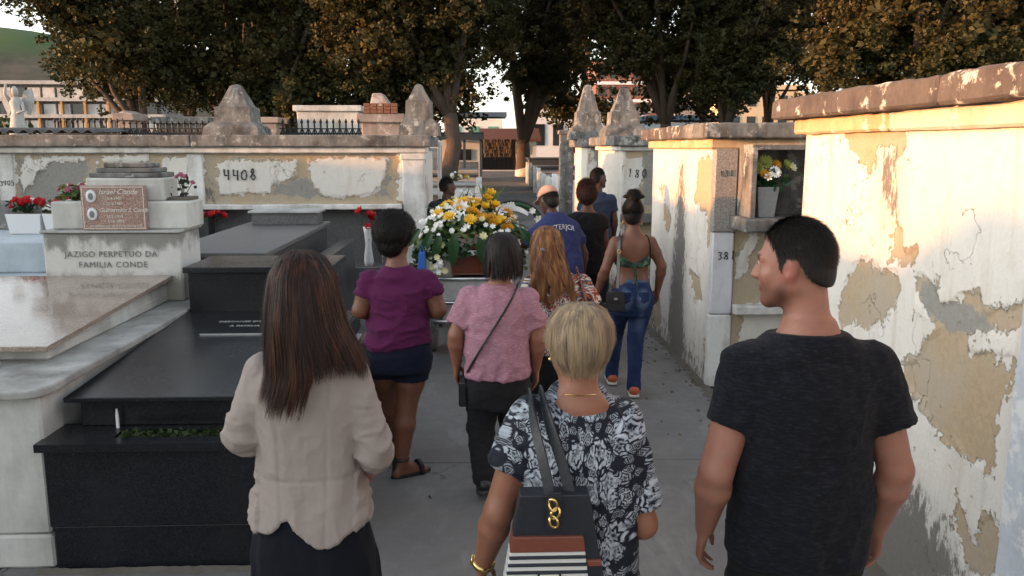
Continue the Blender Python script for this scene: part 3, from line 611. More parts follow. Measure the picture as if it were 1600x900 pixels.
# ================================================================ tombs in the left foreground
# black granite tomb
bt = empty('granite_tomb', (-1.45, 4.9, 0), 'black polished granite tomb with planter beside the long-haired woman', 'tomb')
B = M['black_granite']; Xa, Xb = -2.03, -0.86
kid(box('plinth', B, None, Xa + .01, Xb - .0, 3.755, 6.2, 0.0, 0.215, 0.004), bt)
kid(box('front_panel', B, None, Xa, Xb + .01, 3.74, 3.775, 0.222, 0.60, 0.003), bt)
for sx in (Xa + .002, Xb - .03): kid(box('side_panel', B, None, sx, sx + .032, 3.776, 6.2, 0.222, 0.60, 0.003), bt)
kid(box('core', M['tomb_grey'], None, Xa + .04, Xb - .04, 3.78, 6.15, .216, .598, 0), bt)
m = MB(); zt0, zt1 = .602, .64
m.box(Xa - .02, -1.73, 3.70, 4.0, zt0, zt1); m.box(-1.22, Xb + .03, 3.70, 4.0, zt0, zt1); m.box(-1.7298, -1.2202, 3.70, 3.79, zt0, zt1); m.box(-1.7298, -1.2202, 3.90, 4.0, zt0, zt1)
kid(m.build('planter_ledge', B, None), bt)
kid(box('planter_soil', M['soil'], None, -1.729, -1.221, 3.791, 3.899, .60, .618, 0), bt)
kid(box('riser', B, None, Xa + .08, Xb - .05, 3.965, 6.15, .641, .775, 0.003), bt)
m = MB(); sx0, sx1 = Xa + .03, Xb - .0
m.frustum(sx0, sx1, 3.90, 5.62, .776, sx0, sx1, 3.90, 5.62, .80); m.v = [(x, y, z + (y - 3.9) * .045) for x, y, z in m.v]
kid(m.build('slab', B, None, bevel=0.004), bt)
m = MB(); m.box(-1.72, -1.22, 5.02, 5.034, .801, .807); m.v = [(x, y, z + (y - 3.9) * .045) for x, y, z in m.v]; kid(m.build('slab_bar', M['steel'], None), bt)
tm = math.atan(.045)
for k, (s, yy_) in enumerate((('DESCANSE EM PAZ NA LUZ', 5.33), ('A FAMILIA', 5.22))):
    lettering(s, .042, M['tomb_grey'], bt, (-1.70 + .1 * k, yy_, .8015 + (yy_ - 3.9) * .045), (tm, 0, 0), depth=0.0008)
kid(box('headstone', B, None, Xa + .05, -1.04, 5.622, 6.12, .60, 1.145, 0.004), bt)
kid(box('headstone_cap', B, None, Xa + .03, -1.01, 5.58, 6.2, 1.147, 1.187, 0.005), bt)
# planter weeds, one small plant
def leaf_cloud(name, parent, mat, pts, size, seed=0, up=0.3):
    rg = np.random.default_rng(seed); pts = np.asarray(pts); n = len(pts)
    a = rg.normal(size=(n, 3)); a[:, 2] = np.abs(a[:, 2]) * up * 2; a /= np.linalg.norm(a, axis=1)[:, None] + 1e-9
    b = np.cross(a, rg.normal(size=(n, 3))); b /= np.linalg.norm(b, axis=1)[:, None] + 1e-9
    s = size * rg.uniform(.6, 1.3, (n, 1)); c = np.cross(a, b)
    V_ = np.stack([pts - b * s * .5, pts + a * s * .7 + c * s * .15, pts + b * s * .5, pts - a * s * .7 + c * s * .15], 1).reshape(-1, 3)
    F_ = np.arange(n * 4).reshape(n, 4)
    return mesh_obj(name, V_, F_, mat, parent)
rg = np.random.default_rng(5)
o = leaf_cloud('weeds', None, M['bush_leaf'], np.stack([rg.uniform(-1.72, -1.23, 260), rg.uniform(3.80, 3.89, 260), rg.uniform(.615, .655, 260)], 1), .022, 3)
tag(o, 'low green weeds growing in the black tomb planter', 'weeds', kind='stuff')
o = MB().tube([(-1.765, 3.93, .64), (-1.765, 3.93, .70)], .008, 8).tube([(-1.765, 3.93, .70), (-1.765, 3.93, .735)], [.008, .004], 8).build('candle', M['white_petal'])
tag(o, 'small white candle stub on the black tomb ledge', 'candle')
# white family tomb
wt_ = empty('family_tomb', (-2.7, 5.2, 0), 'white family tomb with polished beige granite slab and stepped headstone', 'tomb')
W = M['tomb_white']
kid(rough_slab('base_block', W, None, -4.3, -2.06, 3.80, 7.2, .17, .845, .12, .004, 101), wt_)
kid(rough_slab('plinth', W, None, -4.33, -2.035, 3.765, 7.2, 0, .168, .12, .005, 102), wt_)
kid(rough_slab('corner_panel', W, None, -2.30, -2.045, 3.775, 3.99, .17, .846, .1, .004, 105), wt_)
# coping with rounded corner
pts = [(-4.35, 3.70), (-2.14, 3.70), (-2.07, 3.715), (-2.025, 3.75), (-2.005, 3.80), (-2.0, 3.88), (-2.0, 6.2), (-4.35, 6.2)]
kid(MB().prism(pts, .848, .89, lambda a, b, h: (a, b, h)).build('coping', M['worn_coping'], None, bevel=.010, seg=2), wt_)
kid(rough_slab('box', W, None, -3.35, -2.24, 4.27, 5.95, .891, .96, .1, .003, 103), wt_)
m = MB(); m.frustum(-3.34, -2.245, 4.28, 5.95, .94, -3.34, -2.245, 4.28, 5.95, .955); m.v = [(x, y, z + (0 if z < .95 else (y - 4.2) * .055)) for x, y, z in m.v]; kid(m.build('wedge', W, None, bevel=.004), wt_)
m = MB(); m.box(-3.42, -2.20, 4.19, 5.95, .957, .985); m.v = [(x, y, z + (y - 4.2) * .055) for x, y, z in m.v]; kid(m.build('slab', M['sand_granite'], None, bevel=.004), wt_)
kid(rough_slab('head_block', M['grimy_head'], None, -3.09, -2.13, 5.95, 6.36, .891, 1.385, .09, .003, 106), wt_)
kid(rough_slab('head_ledge', M['tomb_grey'], None, -3.10, -2.12, 5.93, 6.38, 1.385, 1.40, .09, .003, 107), wt_)
kid(rough_slab('shoulder_block', W, None, -3.05, -2.09, 6.02, 6.36, 1.401, 1.60, .09, .003, 108), wt_)
for k, (a, b, z0, z1) in enumerate(((-2.80, -2.26, 1.60, 1.765), (-2.78, -2.28, 1.766, 1.80), (-2.73, -2.33, 1.801, 1.835), (-2.68, -2.38, 1.836, 1.868))):
    kid(rough_slab('step', M['grey_stone'] if k else W, None, a, b, 6.04 + .01 * k, 6.34, z0, z1, .08, .003, 110 + k), wt_)
kid(box('plaque', M['pink_granite'], None, -2.81, -2.365, 5.97, 6.015, 1.402, 1.715, .004), wt_)
for z_ in (1.64, 1.515):
    o = kid(MB().lathe([(.0, 0), (.034, 0), (.037, .006), (.03, .010), (.0, .012)], 20).build('portrait_oval', M['porcelain'], None, smooth=True), wt_)
    o.scale = (1, 1.25, 1); o.rotation_euler = RX; o.location = (-2.735 , 5.969, z_)
    o2 = kid(MB().lathe([(.0, 0), (.018, .0), (.016, .003), (0, .004)], 14).build('portrait', M['portrait_dark'], None), wt_)
    o2.rotation_euler = RX; o2.scale = (1, 1.4, 1); o2.location = (-2.735, 5.9575, z_)
EL = M['engraved_light']
lettering('Israel Conde', .052, EL, wt_, (-2.685, 5.968, 1.655), RX, shear=.35, depth=.001)
lettering('* 10-4-1907', .028, EL, wt_, (-2.66, 5.968, 1.615), RX, depth=.001); lettering('+ 23-6-1981', .028, EL, wt_, (-2.66, 5.968, 1.58), RX, depth=.001)
lettering('Guilhermina S. Conde', .042, EL, wt_, (-2.69, 5.968, 1.53), RX, shear=.35, depth=.001, spacing=.92)
lettering('* 12-2-1914', .028, EL, wt_, (-2.66, 5.968, 1.49), RX, depth=.001); lettering('+ 4-10-1993', .028, EL, wt_, (-2.66, 5.968, 1.455), RX, depth=.001)
lettering('SAUDADES DE SEUS FILHOS E NETOS', .022, EL, wt_, (-2.76, 5.968, 1.422), RX, depth=.001)
for z0, z1, x0, x1 in ((1.702, 1.706, -2.80, -2.375), (1.411, 1.415, -2.80, -2.375), (1.4152, 1.7018, -2.80, -2.796), (1.4152, 1.7018, -2.379, -2.375)):
    kid(box('plaque_border', EL, None, x0, x1, 5.9675, 5.971, z0, z1, 0), wt_)
lettering('JAZIGO PERPETUO DA', .058, M['engraved_dark'], wt_, (-2.62, 5.944, 1.215), RX, align='CENTER', spacing=1.12)
lettering('FAMILIA CONDE', .058, M['engraved_dark'], wt_, (-2.61, 5.944, 1.14), RX, align='CENTER', spacing=1.15)
# second dark tomb behind the black one
dt = empty('granite_tomb', (-2.0, 7.7, 0), 'dark grey granite tomb behind the black headstone, flat slab on top', 'tomb')
D = M['dark_granite']
kid(box('base', D, None, -2.52, -1.55, 6.45, 9.3, 0, .80, .004), dt)
kid(box('low_wall', D, None, -1.549, -1.40, 6.5, 9.2, 0, .98, .004), dt)
kid(box('body', D, None, -2.50, -1.70, 6.5, 9.2, .801, 1.135, .004), dt)
kid(box('slab', M['grey_granite'], None, -2.53, -1.66, 6.45, 9.25, 1.137, 1.175, .005), dt)
kid(box('headstone', M['grey_granite'], None, -2.40, -1.72, 8.8, 9.1, 1.176, 1.30, .006), dt)
kid(box('headstone_cap', M['tomb_grey'], None, -2.43, -1.69, 8.76, 9.14, 1.301, 1.325, .006), dt)
# pale blue tomb at the left edge
bl = empty('tiled_tomb', (-4.3, 7.6, 0), 'pale blue grey tomb at the left edge behind the family tomb', 'tomb')
kid(rough_slab('body', M['tomb_blue'], None, -5.6, -3.45, 6.5, 8.6, 0, .96, .15, .003, 121), bl)
kid(rough_slab('upper_slab', M['tomb_blue'], None, -5.65, -3.38, 6.9, 8.7, .962, 1.22, .15, .004, 122), bl)
kid(rough_slab('headstone', M['grey_stone'], None, -5.0, -4.28, 7.9, 8.3, 1.222, 1.47, .1, .004, 123), bl)
# front grey corner block at far left
cb = rough_slab('kerb_block', M['tomb_grey'], None, -2.95, -2.42, 3.86, 4.16, .891, .925, .08, .003, 125)
tag(cb, 'small stone slab end lying on the family tomb coping, left edge', 'stone slab')
# ---------------------------------------------------------------- flowers on tombs
def blossom(rad, n, cup, seed, layers=2, wide=.42):
    """ring(s) of petals, +Z outwards"""
    m = MB(); rr = random.Random(seed)
    for L in range(layers):
        r = rad * (1 - .33 * L)
        for k in range(n):
            a = 2 * math.pi * (k + .5 * L + rr.uniform(-.12, .12)) / n; c, s = math.cos(a), math.sin(a); t = (-s, c); w = r * wide
            z1 = r * (cup + .35 * L); zz = rr.uniform(-.08, .08) * r
            p = lambda d, e, z: (c * d + t[0] * e, s * d + t[1] * e, z)
            m.add([p(.08 * r, 0, 0), p(.55 * r, -w, z1 * .55), p(r, -w * .35, z1 + zz), p(r, w * .35, z1 + zz), p(.55 * r, w, z1 * .55), p(.6 * r, 0, z1 * .42)],
                  [(0, 1, 5), (1, 2, 5), (2, 3, 5), (3, 4, 5), (4, 0, 5)])
    m.lathe([(rad * .16, 0), (rad * .18, rad * .12), (rad * .02, rad * .2)], 7)
    return m
FL = {}
def flower(kind, parent, loc, direction, s=1.0, name=None):
    spec = {'gerbera': ('yellow_petal', .055, 14, .15, 2, .20), 'rose': ('yellow_petal', .045, 6, .9, 3, .5), 'goldchrys': ('yellow_deep', .045, 16, .45, 3, .16), 'lily': ('white_petal', .06, 6, .45, 1, .30),
            'white': ('white_petal', .032, 6, .5, 2, .42), 'cream': ('cream_petal', .035, 7, .7, 2, .42), 'red': ('red_petal', .04, 6, .9, 3, .5), 'pink': ('pink_petal', .03, 6, .6, 2, .45), 'bigwhite': ('white_petal', .065, 16, .2, 2, .2), 'lime': ('lime_petal', .06, 14, .4, 3, .2)}[kind]
    if kind not in FL:
        o = blossom(spec[1], spec[2], spec[3], len(FL), spec[4], spec[5]).build('flower', M[spec[0]], None); FL[kind] = o.data
        bpy.data.objects.remove(o)
    o = bpy.data.objects.new(name or 'flower', FL[kind]); COL.objects.link(o); o.parent = parent
    q = Vector(direction).normalized().to_track_quat('Z', 'Y'); o.rotation_euler = (q @ Matrix.Rotation(rnd.uniform(0, 6.28), 3, 'Z').to_quaternion()).to_euler()
    o.location = loc; o.scale = (s, s, s); return o
def bouquet(name, label, loc, kinds, n, spread, h, s, seed, stems=True, leaves=40, leafmat='leaf_green', pot=None):
    r = empty(name, loc, label, 'flowers'); rr = random.Random(seed); st = MB()
    for i in range(n):
        a = rr.uniform(0, 6.28); d = spread[0] * math.sqrt(rr.random()); p = Vector((d * math.cos(a), spread[1] * math.sin(a) * math.sqrt(rr.random()), h * rr.uniform(.65, 1.0) - .3 * d))
        flower(rr.choice(kinds), r, p, (p.x * 1.2, p.y - .12, .14), s * rr.uniform(.8, 1.2)); st.tube([(p.x * .15, p.y * .15, 0), (p.x * .6, p.y * .6, p.z * .6), p], .003, 4)
    if stems: st.build('stems', M['stem_dark'], r)
    if leaves:
        g_ = np.random.default_rng(seed); q = np.stack([g_.normal(0, spread[0] * .5, leaves), g_.normal(0, spread[1] * .5, leaves), g_.uniform(.0, h * .8, leaves)], 1)
        o = leaf_cloud('leaves', r, M[leafmat], q, .04, seed); o['kind'] = 'stuff'
    if pot: pot(r)
    return r
for i, (x0, x1, lab) in enumerate(((-4.19, -3.885, 'white planter box of red and white flowers, left one on the blue tomb'), (-3.87, -3.60, 'white planter box of red flowers, half hidden behind the family tomb'))):
    pb = empty('planter_box', ((x0 + x1) / 2, 7.55, 1.222), lab, 'planter', 'planter boxes on the blue tomb')
    kid(MB().frustum(x0 + .02, x1 - .02, 7.5, 7.63, 1.222, x0, x1, 7.48, 7.65, 1.40).build('box', M['shop_white'], None, bevel=.005), pb)
    kid(box('box_soil', M['soil'], None, x0 + .015, x1 - .015, 7.495, 7.635, 1.401, 1.405, 0), pb)
    bouquet('flower_bunch', ['red and white artificial flowers filling the left white planter', 'red artificial flowers filling the half hidden white planter'][i], ((x0 + x1) / 2, 7.565, 1.405), ['red', 'red', 'white'], 26, (.17, .09), .14, .85, 11 + i, leaves=60)
bouquet('dried_flowers', 'wilted pink flowers on the left shoulder of the family tomb', (-2.94, 6.16, 1.60), ['pink', 'pink', 'cream'], 14, (.11, .08), .13, .9, 21, leaves=60, leafmat='fern_green')
b_ = bouquet('dried_flowers', 'sparse dark wilted flowers on the right shoulder of the family tomb', (-2.17, 6.18, 1.62), ['pink'], 4, (.09, .05), .19, .7, 23, leaves=16, leafmat='stem_dark')
kid(box('moss_tray', M['soil'], None, -2.26, -2.10, 6.1, 6.3, 1.60, 1.625, .006), b_)
bouquet('red_roses', 'red roses in a white vase beside the purple-shirt woman', (-1.33, 9.80, .60), ['red'], 6, (.10, .06), .66, 1.25, 31, leaves=8, pot=lambda r: MB().lathe([(.05, 0), (.06, .05), (.035, .25), (.05, .40), (.06, .46), (.05, .46)], 14).build('vase', M['porcelain'], r, smooth=True))
bouquet('red_flowers', 'small red flowers at the dark recess behind the granite tomb', (-3.15, 9.95, 1.10), ['red'], 7, (.14, .06), .14, 1.0, 33, leaves=12)
# niche vase
fr = Vector((2.22, 6.47, 1.441))
nv = empty('flower_vase', fr, 'square concrete vase of yellow and white flowers inside the niche', 'vase')
MB().frustum(-.062, .062, -.062, .062, 0, -.085, .085, -.085, .085, .235).build('vase', M['vase_concrete'], nv, bevel=.004)
st = MB()
for i, (k, x, y_, z, s) in enumerate((('bigwhite', .035, -.10, .35, .95), ('lime', -.085, -.04, .37, 1.1), ('lime', -.01, .0, .42, 1.2), ('goldchrys', -.035, -.09, .33, 1.2), ('goldchrys', .07, -.02, .40, 1.1), ('cream', .18, -.05, .38, 1.3), ('lime', .15, -.02, .40, .9), ('lily', -.02, -.11, .31, .7), ('pink', -.12, -.06, .28, .9))):
    flower(k, nv, (x, y_, z), (x * 1.3, -.35, .18), s * .82); st.tube([(x * .2, y_ * .2, .2), (x * .7, y_ * .6, z * .8), (x, y_, z)], .004, 4)
st.build('stems', M['leaf_green'], nv)
o = leaf_cloud('leaves', nv, M['leaf_green'], np.random.default_rng(9).normal(0, 1, (50, 3)) * np.array([.07, .05, .03]) + np.array([0, -.03, .28]), .06, 9); o['kind'] = 'stuff'
# ================================================================ background
# hill on the far left
nx, ny = 60, 30; v = []; f = []
for j in range(ny):
    for i in range(nx):
        x = -320 + 300 * i / (nx - 1); yq = 110 + 190 * j / (ny - 1)
        h = 24.5 * math.exp(-((x + 105) / 75) ** 2) * min(1, max(0, (j) / 9.0)) ** .8
        v.append((x, yq, 1.0 + h))
P = np.array(v); P[:, 2] += 0.9 * fbm(P * np.array([1, 1, 0]), .05, 3, 3) * np.clip((P[:, 2] - 1) / 6, 0, 1)
for j in range(ny - 1):
    for i in range(nx - 1): a = j * nx + i; f.append((a, a + 1, a + 1 + nx, a + nx))
t = NT('hill_grass'); p = t.pos(); n = t.noise(p, .08, 6); zc = t.n('ShaderNodeSeparateXYZ', {0: p}).outputs[2]
c = t.mix(t.ramp(t.noise(p, .12, 8, .7), [(.4, 0), (.6, 1)]), (0.055, 0.048, 0.026), (0.115, 0.085, 0.05)); c = t.mix(t.sstep(t.math('ADD', zc, t.math('MULTIPLY', n, 8)), 20, 25), c, (0.045, 0.085, 0.016)); M['hill'] = t.done(c, .95)
h_ = mesh_obj('hill', P, f, M['hill'], smooth=True); h_['kind'] = 'structure'
# terraced niche building at the foot of the hill
nbk = empty('niche_building', (-29, 62, gz(60)), 'grey multi-tier burial niche building below the hill, far left', 'building')
kid(box('wall', M['grey_stone'], None, -52, -22.5, 61, 66, gz(60) - .5, 6.6, 0), nbk)
for k, z in enumerate((2.9, 4.0, 5.15, 6.3)): kid(box('floor_slab', M['tomb_grey'], None, -52, -22.3, 60.5, 61.0, z, z + .25, 0), nbk)
src = None
for r_ in range(4):
    for i in range(13):
        x = -35.6 + i * 1.0; z = 1.85 + r_ * 1.13
        if (i * 7 + r_ * 3) % 5 == 0: mt = M['glass_dark']
        else: mt = M['tomb_white'] if (i + r_) % 3 else M['tomb_grey']
        o = kid(MB().box(x, x + .82, 60.8, 60.99, z, z + .85).build('niche_door', mt, None), nbk)
for i in range(8): kid(box('post', M['ochre_trim'], None, -35.75 + i * 1.6, -35.6 + i * 1.6, 60.55, 60.79, 3.16, 5.14, 0), nbk)
# ---- trees
def tree(label, x, y, h, lean, trunk_r, blobs, n_leaf, seed, leaf=.17, forks=4, wash=0.0, trunk_h=None, name='tree'):
    z0 = gz(y) - .05; r = empty(name, (x, y, z0), label, 'tree', 'trees behind the tombs'); rr = random.Random(seed); g_ = np.random.default_rng(seed)
    th = trunk_h or h * .3
    top = Vector((lean[0], lean[1], th)); base = Vector((0, 0, 0)); m = MB()
    pts = [base, base.lerp(top, .3) + Vector((rr.uniform(-.08, .08), 0, 0)), base.lerp(top, .65) + Vector((rr.uniform(-.12, .12), rr.uniform(-.1, .1), 0)), top]
    m.tube(pts, [trunk_r * 1.35, trunk_r, trunk_r * .88, trunk_r * .8], 12)
    for k in range(forks):
        b = blobs[k % len(blobs)]; e = Vector(b[:3]); d = e - top
        mid = top + d * .5 + Vector((rr.uniform(-.4, .4), rr.uniform(-.4, .4), rr.uniform(.1, .5)))
        m.tube([top - Vector((0, 0, .1)), top + d * .2 + Vector((0, 0, .15)), mid, e], [trunk_r * .6, trunk_r * .48, trunk_r * .3, trunk_r * .08], 8)
    m.build('trunk', M['bark'], r, smooth=True)
    if wash:
        q = MB(); q.tube([(0, 0, -.02), (0, 0, .12), pts[0].lerp(pts[1], .9) * 1.0 if wash > pts[1].z else Vector((0, 0, wash))], [trunk_r * 1.75, trunk_r * 1.42, trunk_r * 1.12], 14); q.build('whitewash', M['white_paint'], r, smooth=True)
    # crown: twig clumps round each blob, leaves round each clump
    tot = sum(b[3] ** 2 for b in blobs); allp = []
    for b in blobs:
        nb_ = int(n_leaf * b[3] ** 2 / tot); R_ = b[3]; nc = max(10, int(26 * R_))
        d = g_.normal(size=(nc, 3)); d /= np.linalg.norm(d, axis=1)[:, None]
        cc = d * R_ * g_.uniform(.55, 1.06, (nc, 1)) * np.array([1, 1, b[4] if len(b) > 4 else .85]) + np.array(b[:3])
        cr = g_.uniform(.16, .36, nc) * max(.7, R_ * .5)
        idx = g_.integers(0, nc, nb_); q = g_.normal(size=(nb_, 3)); q /= np.linalg.norm(q, axis=1)[:, None]
        allp.append(cc[idx] + q * (cr[idx] * g_.uniform(.3, 1.1, nb_) ** .6)[:, None] * np.array([1, 1, .8]))
    inner = []
    for b in blobs:
        k_ = int(220 * b[3] ** 2); d = g_.normal(size=(k_, 3)); d /= np.linalg.norm(d, axis=1)[:, None]; inner.append(d * b[3] * g_.uniform(.1, .52, (k_, 1)) + np.array(b[:3]))
    o = leaf_cloud('crown', r, M['tree_leaf'], np.vstack(allp), leaf, seed); w_ = leaf_cloud('inner_foliage', r, M['tree_leaf'], np.vstack(inner), .15, seed + 1); return r
def blobset(seed, cx, cy, z0, z1, rx, ry, n, rmin=.9, rmax=1.7):
    rr = random.Random(seed); out = []
    for i in range(n):
        a = rr.uniform(0, 6.283); u = math.sqrt(rr.random()); z = rr.uniform(z0, z1)
        k = 1 - .35 * abs((z - (z0 + z1) / 2) / ((z1 - z0) / 2)) ** 2
        out.append((cx + rx * u * k * math.cos(a), cy + ry * u * k * math.sin(a), z, rr.uniform(rmin, rmax)))
    return out
# label, x, y, height, lean, trunk r, crown spec(cx,cy,z0,z1,rx,ry,n), leaves
TREES = [
 ('broad tree above the left iron fence, gilded by low sun', -10.0, 25, (.2, 0), .24, (-.55, 0, 3.5, 9.5, 1.6, 2.0, 38), 17000, 1.6, 0),
 ('dark tree right of the gilded left tree, leaning trunk', -8.3, 27.5, (.6, 0), .22, (.9, 0, 2.5, 10, 3.0, 2.4, 42), 15000, 1.9, 0),
 ('dark tree over the space between the left obelisks', -6.2, 26, (-.1, 0), .23, (1.6, .4, 2.5, 10, 3.3, 2.4, 46), 17000, 2.0, 0),
 ('tree with a sunlit orange trunk behind the small left obelisk', -0.9, 25, (0, 0), .26, (-.6, 0, 2.9, 10, 2.9, 2.4, 46), 18000, 2.6, 0),
 ('forked tree with whitewashed foot at the end of the path', 1.95, 37, (-.1, 0), .34, (.3, 0, 4.2, 13, 3.4, 3, 40), 17000, 1.5, .85),
 ('dark tree behind the two right obelisks', 6.4, 30, (.2, 0), .24, (-.7, 0, 4.0, 11, 3.2, 2.4, 40), 17000, 2.3, 0),
 ('gold tinged tree above the middle vault', 8.6, 29, (-.2, 0), .20, (.2, 0, 3.6, 10, 2.5, 2.3, 34), 15000, 2.0, 0),
 ('slender dark tree behind the gold tinged tree', 11.2, 33, (.1, 0), .22, (.3, 0, 4.6, 11, 2.2, 2.0, 22), 9000, 2.2, 0),
 ('big sunlit tree over the near right vault', 11.0, 21.5, (.3, 0), .28, (.2, 0, 3.3, 9.5, 3.1, 2.3, 52), 21000, 2.3, 0),
 ('dark tree at the right edge over the near vault', 15.3, 22.5, (.2, 0), .28, (.2, .6, 3.0, 9.5, 3.0, 2.4, 44), 17000, 2.2, 0),
]
for i, (lab, x, y_, lean, tr, cs, nl, th, wash) in enumerate(TREES):
    bl_ = blobset(50 + i, *cs[:7])
    tree(lab, x, y_, 10, lean, tr, bl_, int(nl * 3.3), 300 + i, leaf=.072 if y_ < 30 else .09, trunk_h=th, wash=wash, forks=6)
# a second, farther rank that closes the gaps with darkness
for i, (x, y_, lab) in enumerate(((-6.5, 36, 'far dark tree, second from the left in the back rank'), (-11.8, 35, 'far dark tree, leftmost of the back rank'), (10.6, 40, 'far dark tree behind the gold tinged tree'), (-2.6, 34, 'far dark tree left of the path'), (5.2, 46, 'far dark tree right of the path end'), (16.5, 36, 'far dark tree behind the right edge trees'))):
    tree(lab, x, y_, 11, (0, 0), .25, blobset(90 + i, 0, 0, 2.9, 12, 3.5, 2.5, 40, 1.1, 1.9), 26000, 400 + i, leaf=.13, trunk_h=2.6, forks=4)
# trees left of the frame, whose crowns dapple the low light
# low shrubs by the trunks
for i, (x, y_, z, s, lab) in enumerate(((-5.3, 22, .9, .8, 'light green shrub left of the white mausoleum'), (-8.9, 20, .5, .9, 'dark green shrub beside the big obelisk'), (-12.2, 22, .6, 1.0, 'green shrub under the gilded tree'))):
    r = empty('shrub', (x, y_, gz(y_)), lab, 'shrub', 'shrubs between far tombs'); g_ = np.random.default_rng(60 + i)
    d = g_.normal(size=(1500, 3)); d /= np.linalg.norm(d, axis=1)[:, None]; q = d * g_.uniform(.5, 1.05, (1500, 1)) * s * (1 + .25 * vnoise(d, 2.5, i))[:, None] + np.array([0, 0, z + s * .8])
    leaf_cloud('foliage', r, M['bush_leaf'], q, .13, i); m = MB()
    for k in range(4): m.tube([(0, 0, 0), (.2 * math.cos(k * 1.7), .2 * math.sin(k * 1.7), z + .2)], [.04, .02], 6)
    m.build('stem', M['bark'], r)
# ---- mausoleums and things seen over the left vault
def mausoleum(label, x0, x1, y0, y1, h, mat, roof=None, name='mausoleum', cat='mausoleum', door=True):
    r = empty(name, ((x0 + x1) / 2, (y0 + y1) / 2, gz(y0)), label, cat)
    kid(rough_slab('wall', M[mat], None, x0, x1, y0, y1, gz(y0) - .1, h, .4, .012, int(abs(x0 * 7 + y0))), r)
    kid(rough_slab('cornice', M[mat], None, x0 - .08, x1 + .08, y0 - .08, y1 + .08, h, h + .14, .3, .012, int(abs(x0 * 5))), r)
    if roof == 'gable':
        kid(MB().prism([(x0, h + .14), (x1, h + .14), ((x0 + x1) / 2, h + .14 + .45 * (x1 - x0) / 2)], y0, y1, lambda a, b, hh: (a, hh, b)).build('pediment', M[mat], None), r)
    if door:
        xm = (x0 + x1) / 2; kid(box('door', M['glass_dark'], None, xm - .25, xm + .25, y0 - .02, y0 + .03, gz(y0), gz(y0) + 1.3, 0), r)
    return r
def cross(parent, x, y, z, h, mat):
    m = MB(); t_ = h * .07; m.box(x - t_, x + t_, y - t_, y + t_, z, z + h); m.box(x - h * .3, x - t_ - .0005, y - t_, y + t_, z + h * .58, z + h * .58 + 2 * t_); m.box(x + t_ + .0005, x + h * .3, y - t_, y + t_, z + h * .58, z + h * .58 + 2 * t_)
    return kid(m.build('cross', mat, None), parent)
mausoleum('white mausoleum wall seen between the left obelisks', -4.5, -3.0, 21, 23, 2.85, 'tomb_white')
mb = mausoleum('brick and plaster tomb with crumbling top beside the small left obelisk', -1.95, -1.33, 14.0, 15.0, 2.38, 'tomb_pink', name='crumbling_tomb', cat='tomb', door=False)
kid(MB().frustum(-1.85, -1.40, 14.05, 14.7, 2.52, -1.78, -1.62, 14.1, 14.5, 2.86).build('brick_top', M['tomb_pink'], None, bevel=.02), mb)
for i in range(5):
    for k in range(3): kid(box('brick', M['brick_wall'], None, -1.90 + i * .11, -1.80 + i * .11, 13.90, 14.0, 2.525 + k * .055, 2.575 + k * .055, .004), mb)
kid(rough_slab('side_pier', M['tomb_grey'], None, -1.30, -1.18, 14.0, 14.4, gz(14) - .05, 2.42, .2, .01, 8), mb)
bh = mausoleum('small pinkish gabled tomb on the far left beyond the fence', -7.15, -6.9, 17, 17.6, 2.50, 'tomb_pink', 'gable', 'gabled_tomb', 'tomb', False)
mausoleum('grey rubble mausoleum behind the left iron fence', -6.6, -5.6, 17.5, 19, 2.45, 'grey_stone', None, 'rubble_tomb', 'tomb', False)
mausoleum('pale pink tomb behind the left iron fence', -6.4, -4.9, 20.5, 21.5, 2.55, 'tomb_pink', None, 'pink_tomb', 'tomb', False)
# statue on a pedestal, far left
stt = empty('angel_statue', (-8.55, 16, gz(16)), 'pale winged stone statue on a pedestal at the far left', 'statue')
m = MB(); m.box(-.22, .22, -.2, .2, 0, 1.95); m.box(-.28, .28, -.25, .25, 1.95, 2.05); m.build('pedestal', M['tomb_grey'], stt, bevel=.01)
m = MB(); m.tube([(0, 0, 2.05), (0, 0, 2.25), (.01, 0, 2.5), (0, 0, 2.66), (0, 0, 2.76)], [.16, .13, .09, .11, .04], 12); m.tube([(0, -.01, 2.76), (0, -.01, 2.83), (0, -.01, 2.9), (0, 0, 2.94)], [.04, .06, .055, .02], 10)
m.tube([(.10, 0, 2.66), (.17, -.06, 2.5), (.06, -.13, 2.45)], [.035, .03, .02], 8); m.tube([(-.10, 0, 2.66), (-.17, -.03, 2.8), (-.12, -.06, 2.98)], [.035, .03, .02], 8); m.build('figure', M['tomb_grey'], stt, smooth=True)
for s_ in (-1, 1):
    MB().prism([(s_ * .05, 2.62), (s_ * .12, 2.86), (s_ * .26, 2.92), (s_ * .30, 2.7), (s_ * .20, 2.42)], .07, .10, lambda a, b, h: (a, h, b)).build('wing', M['tomb_grey'], stt)
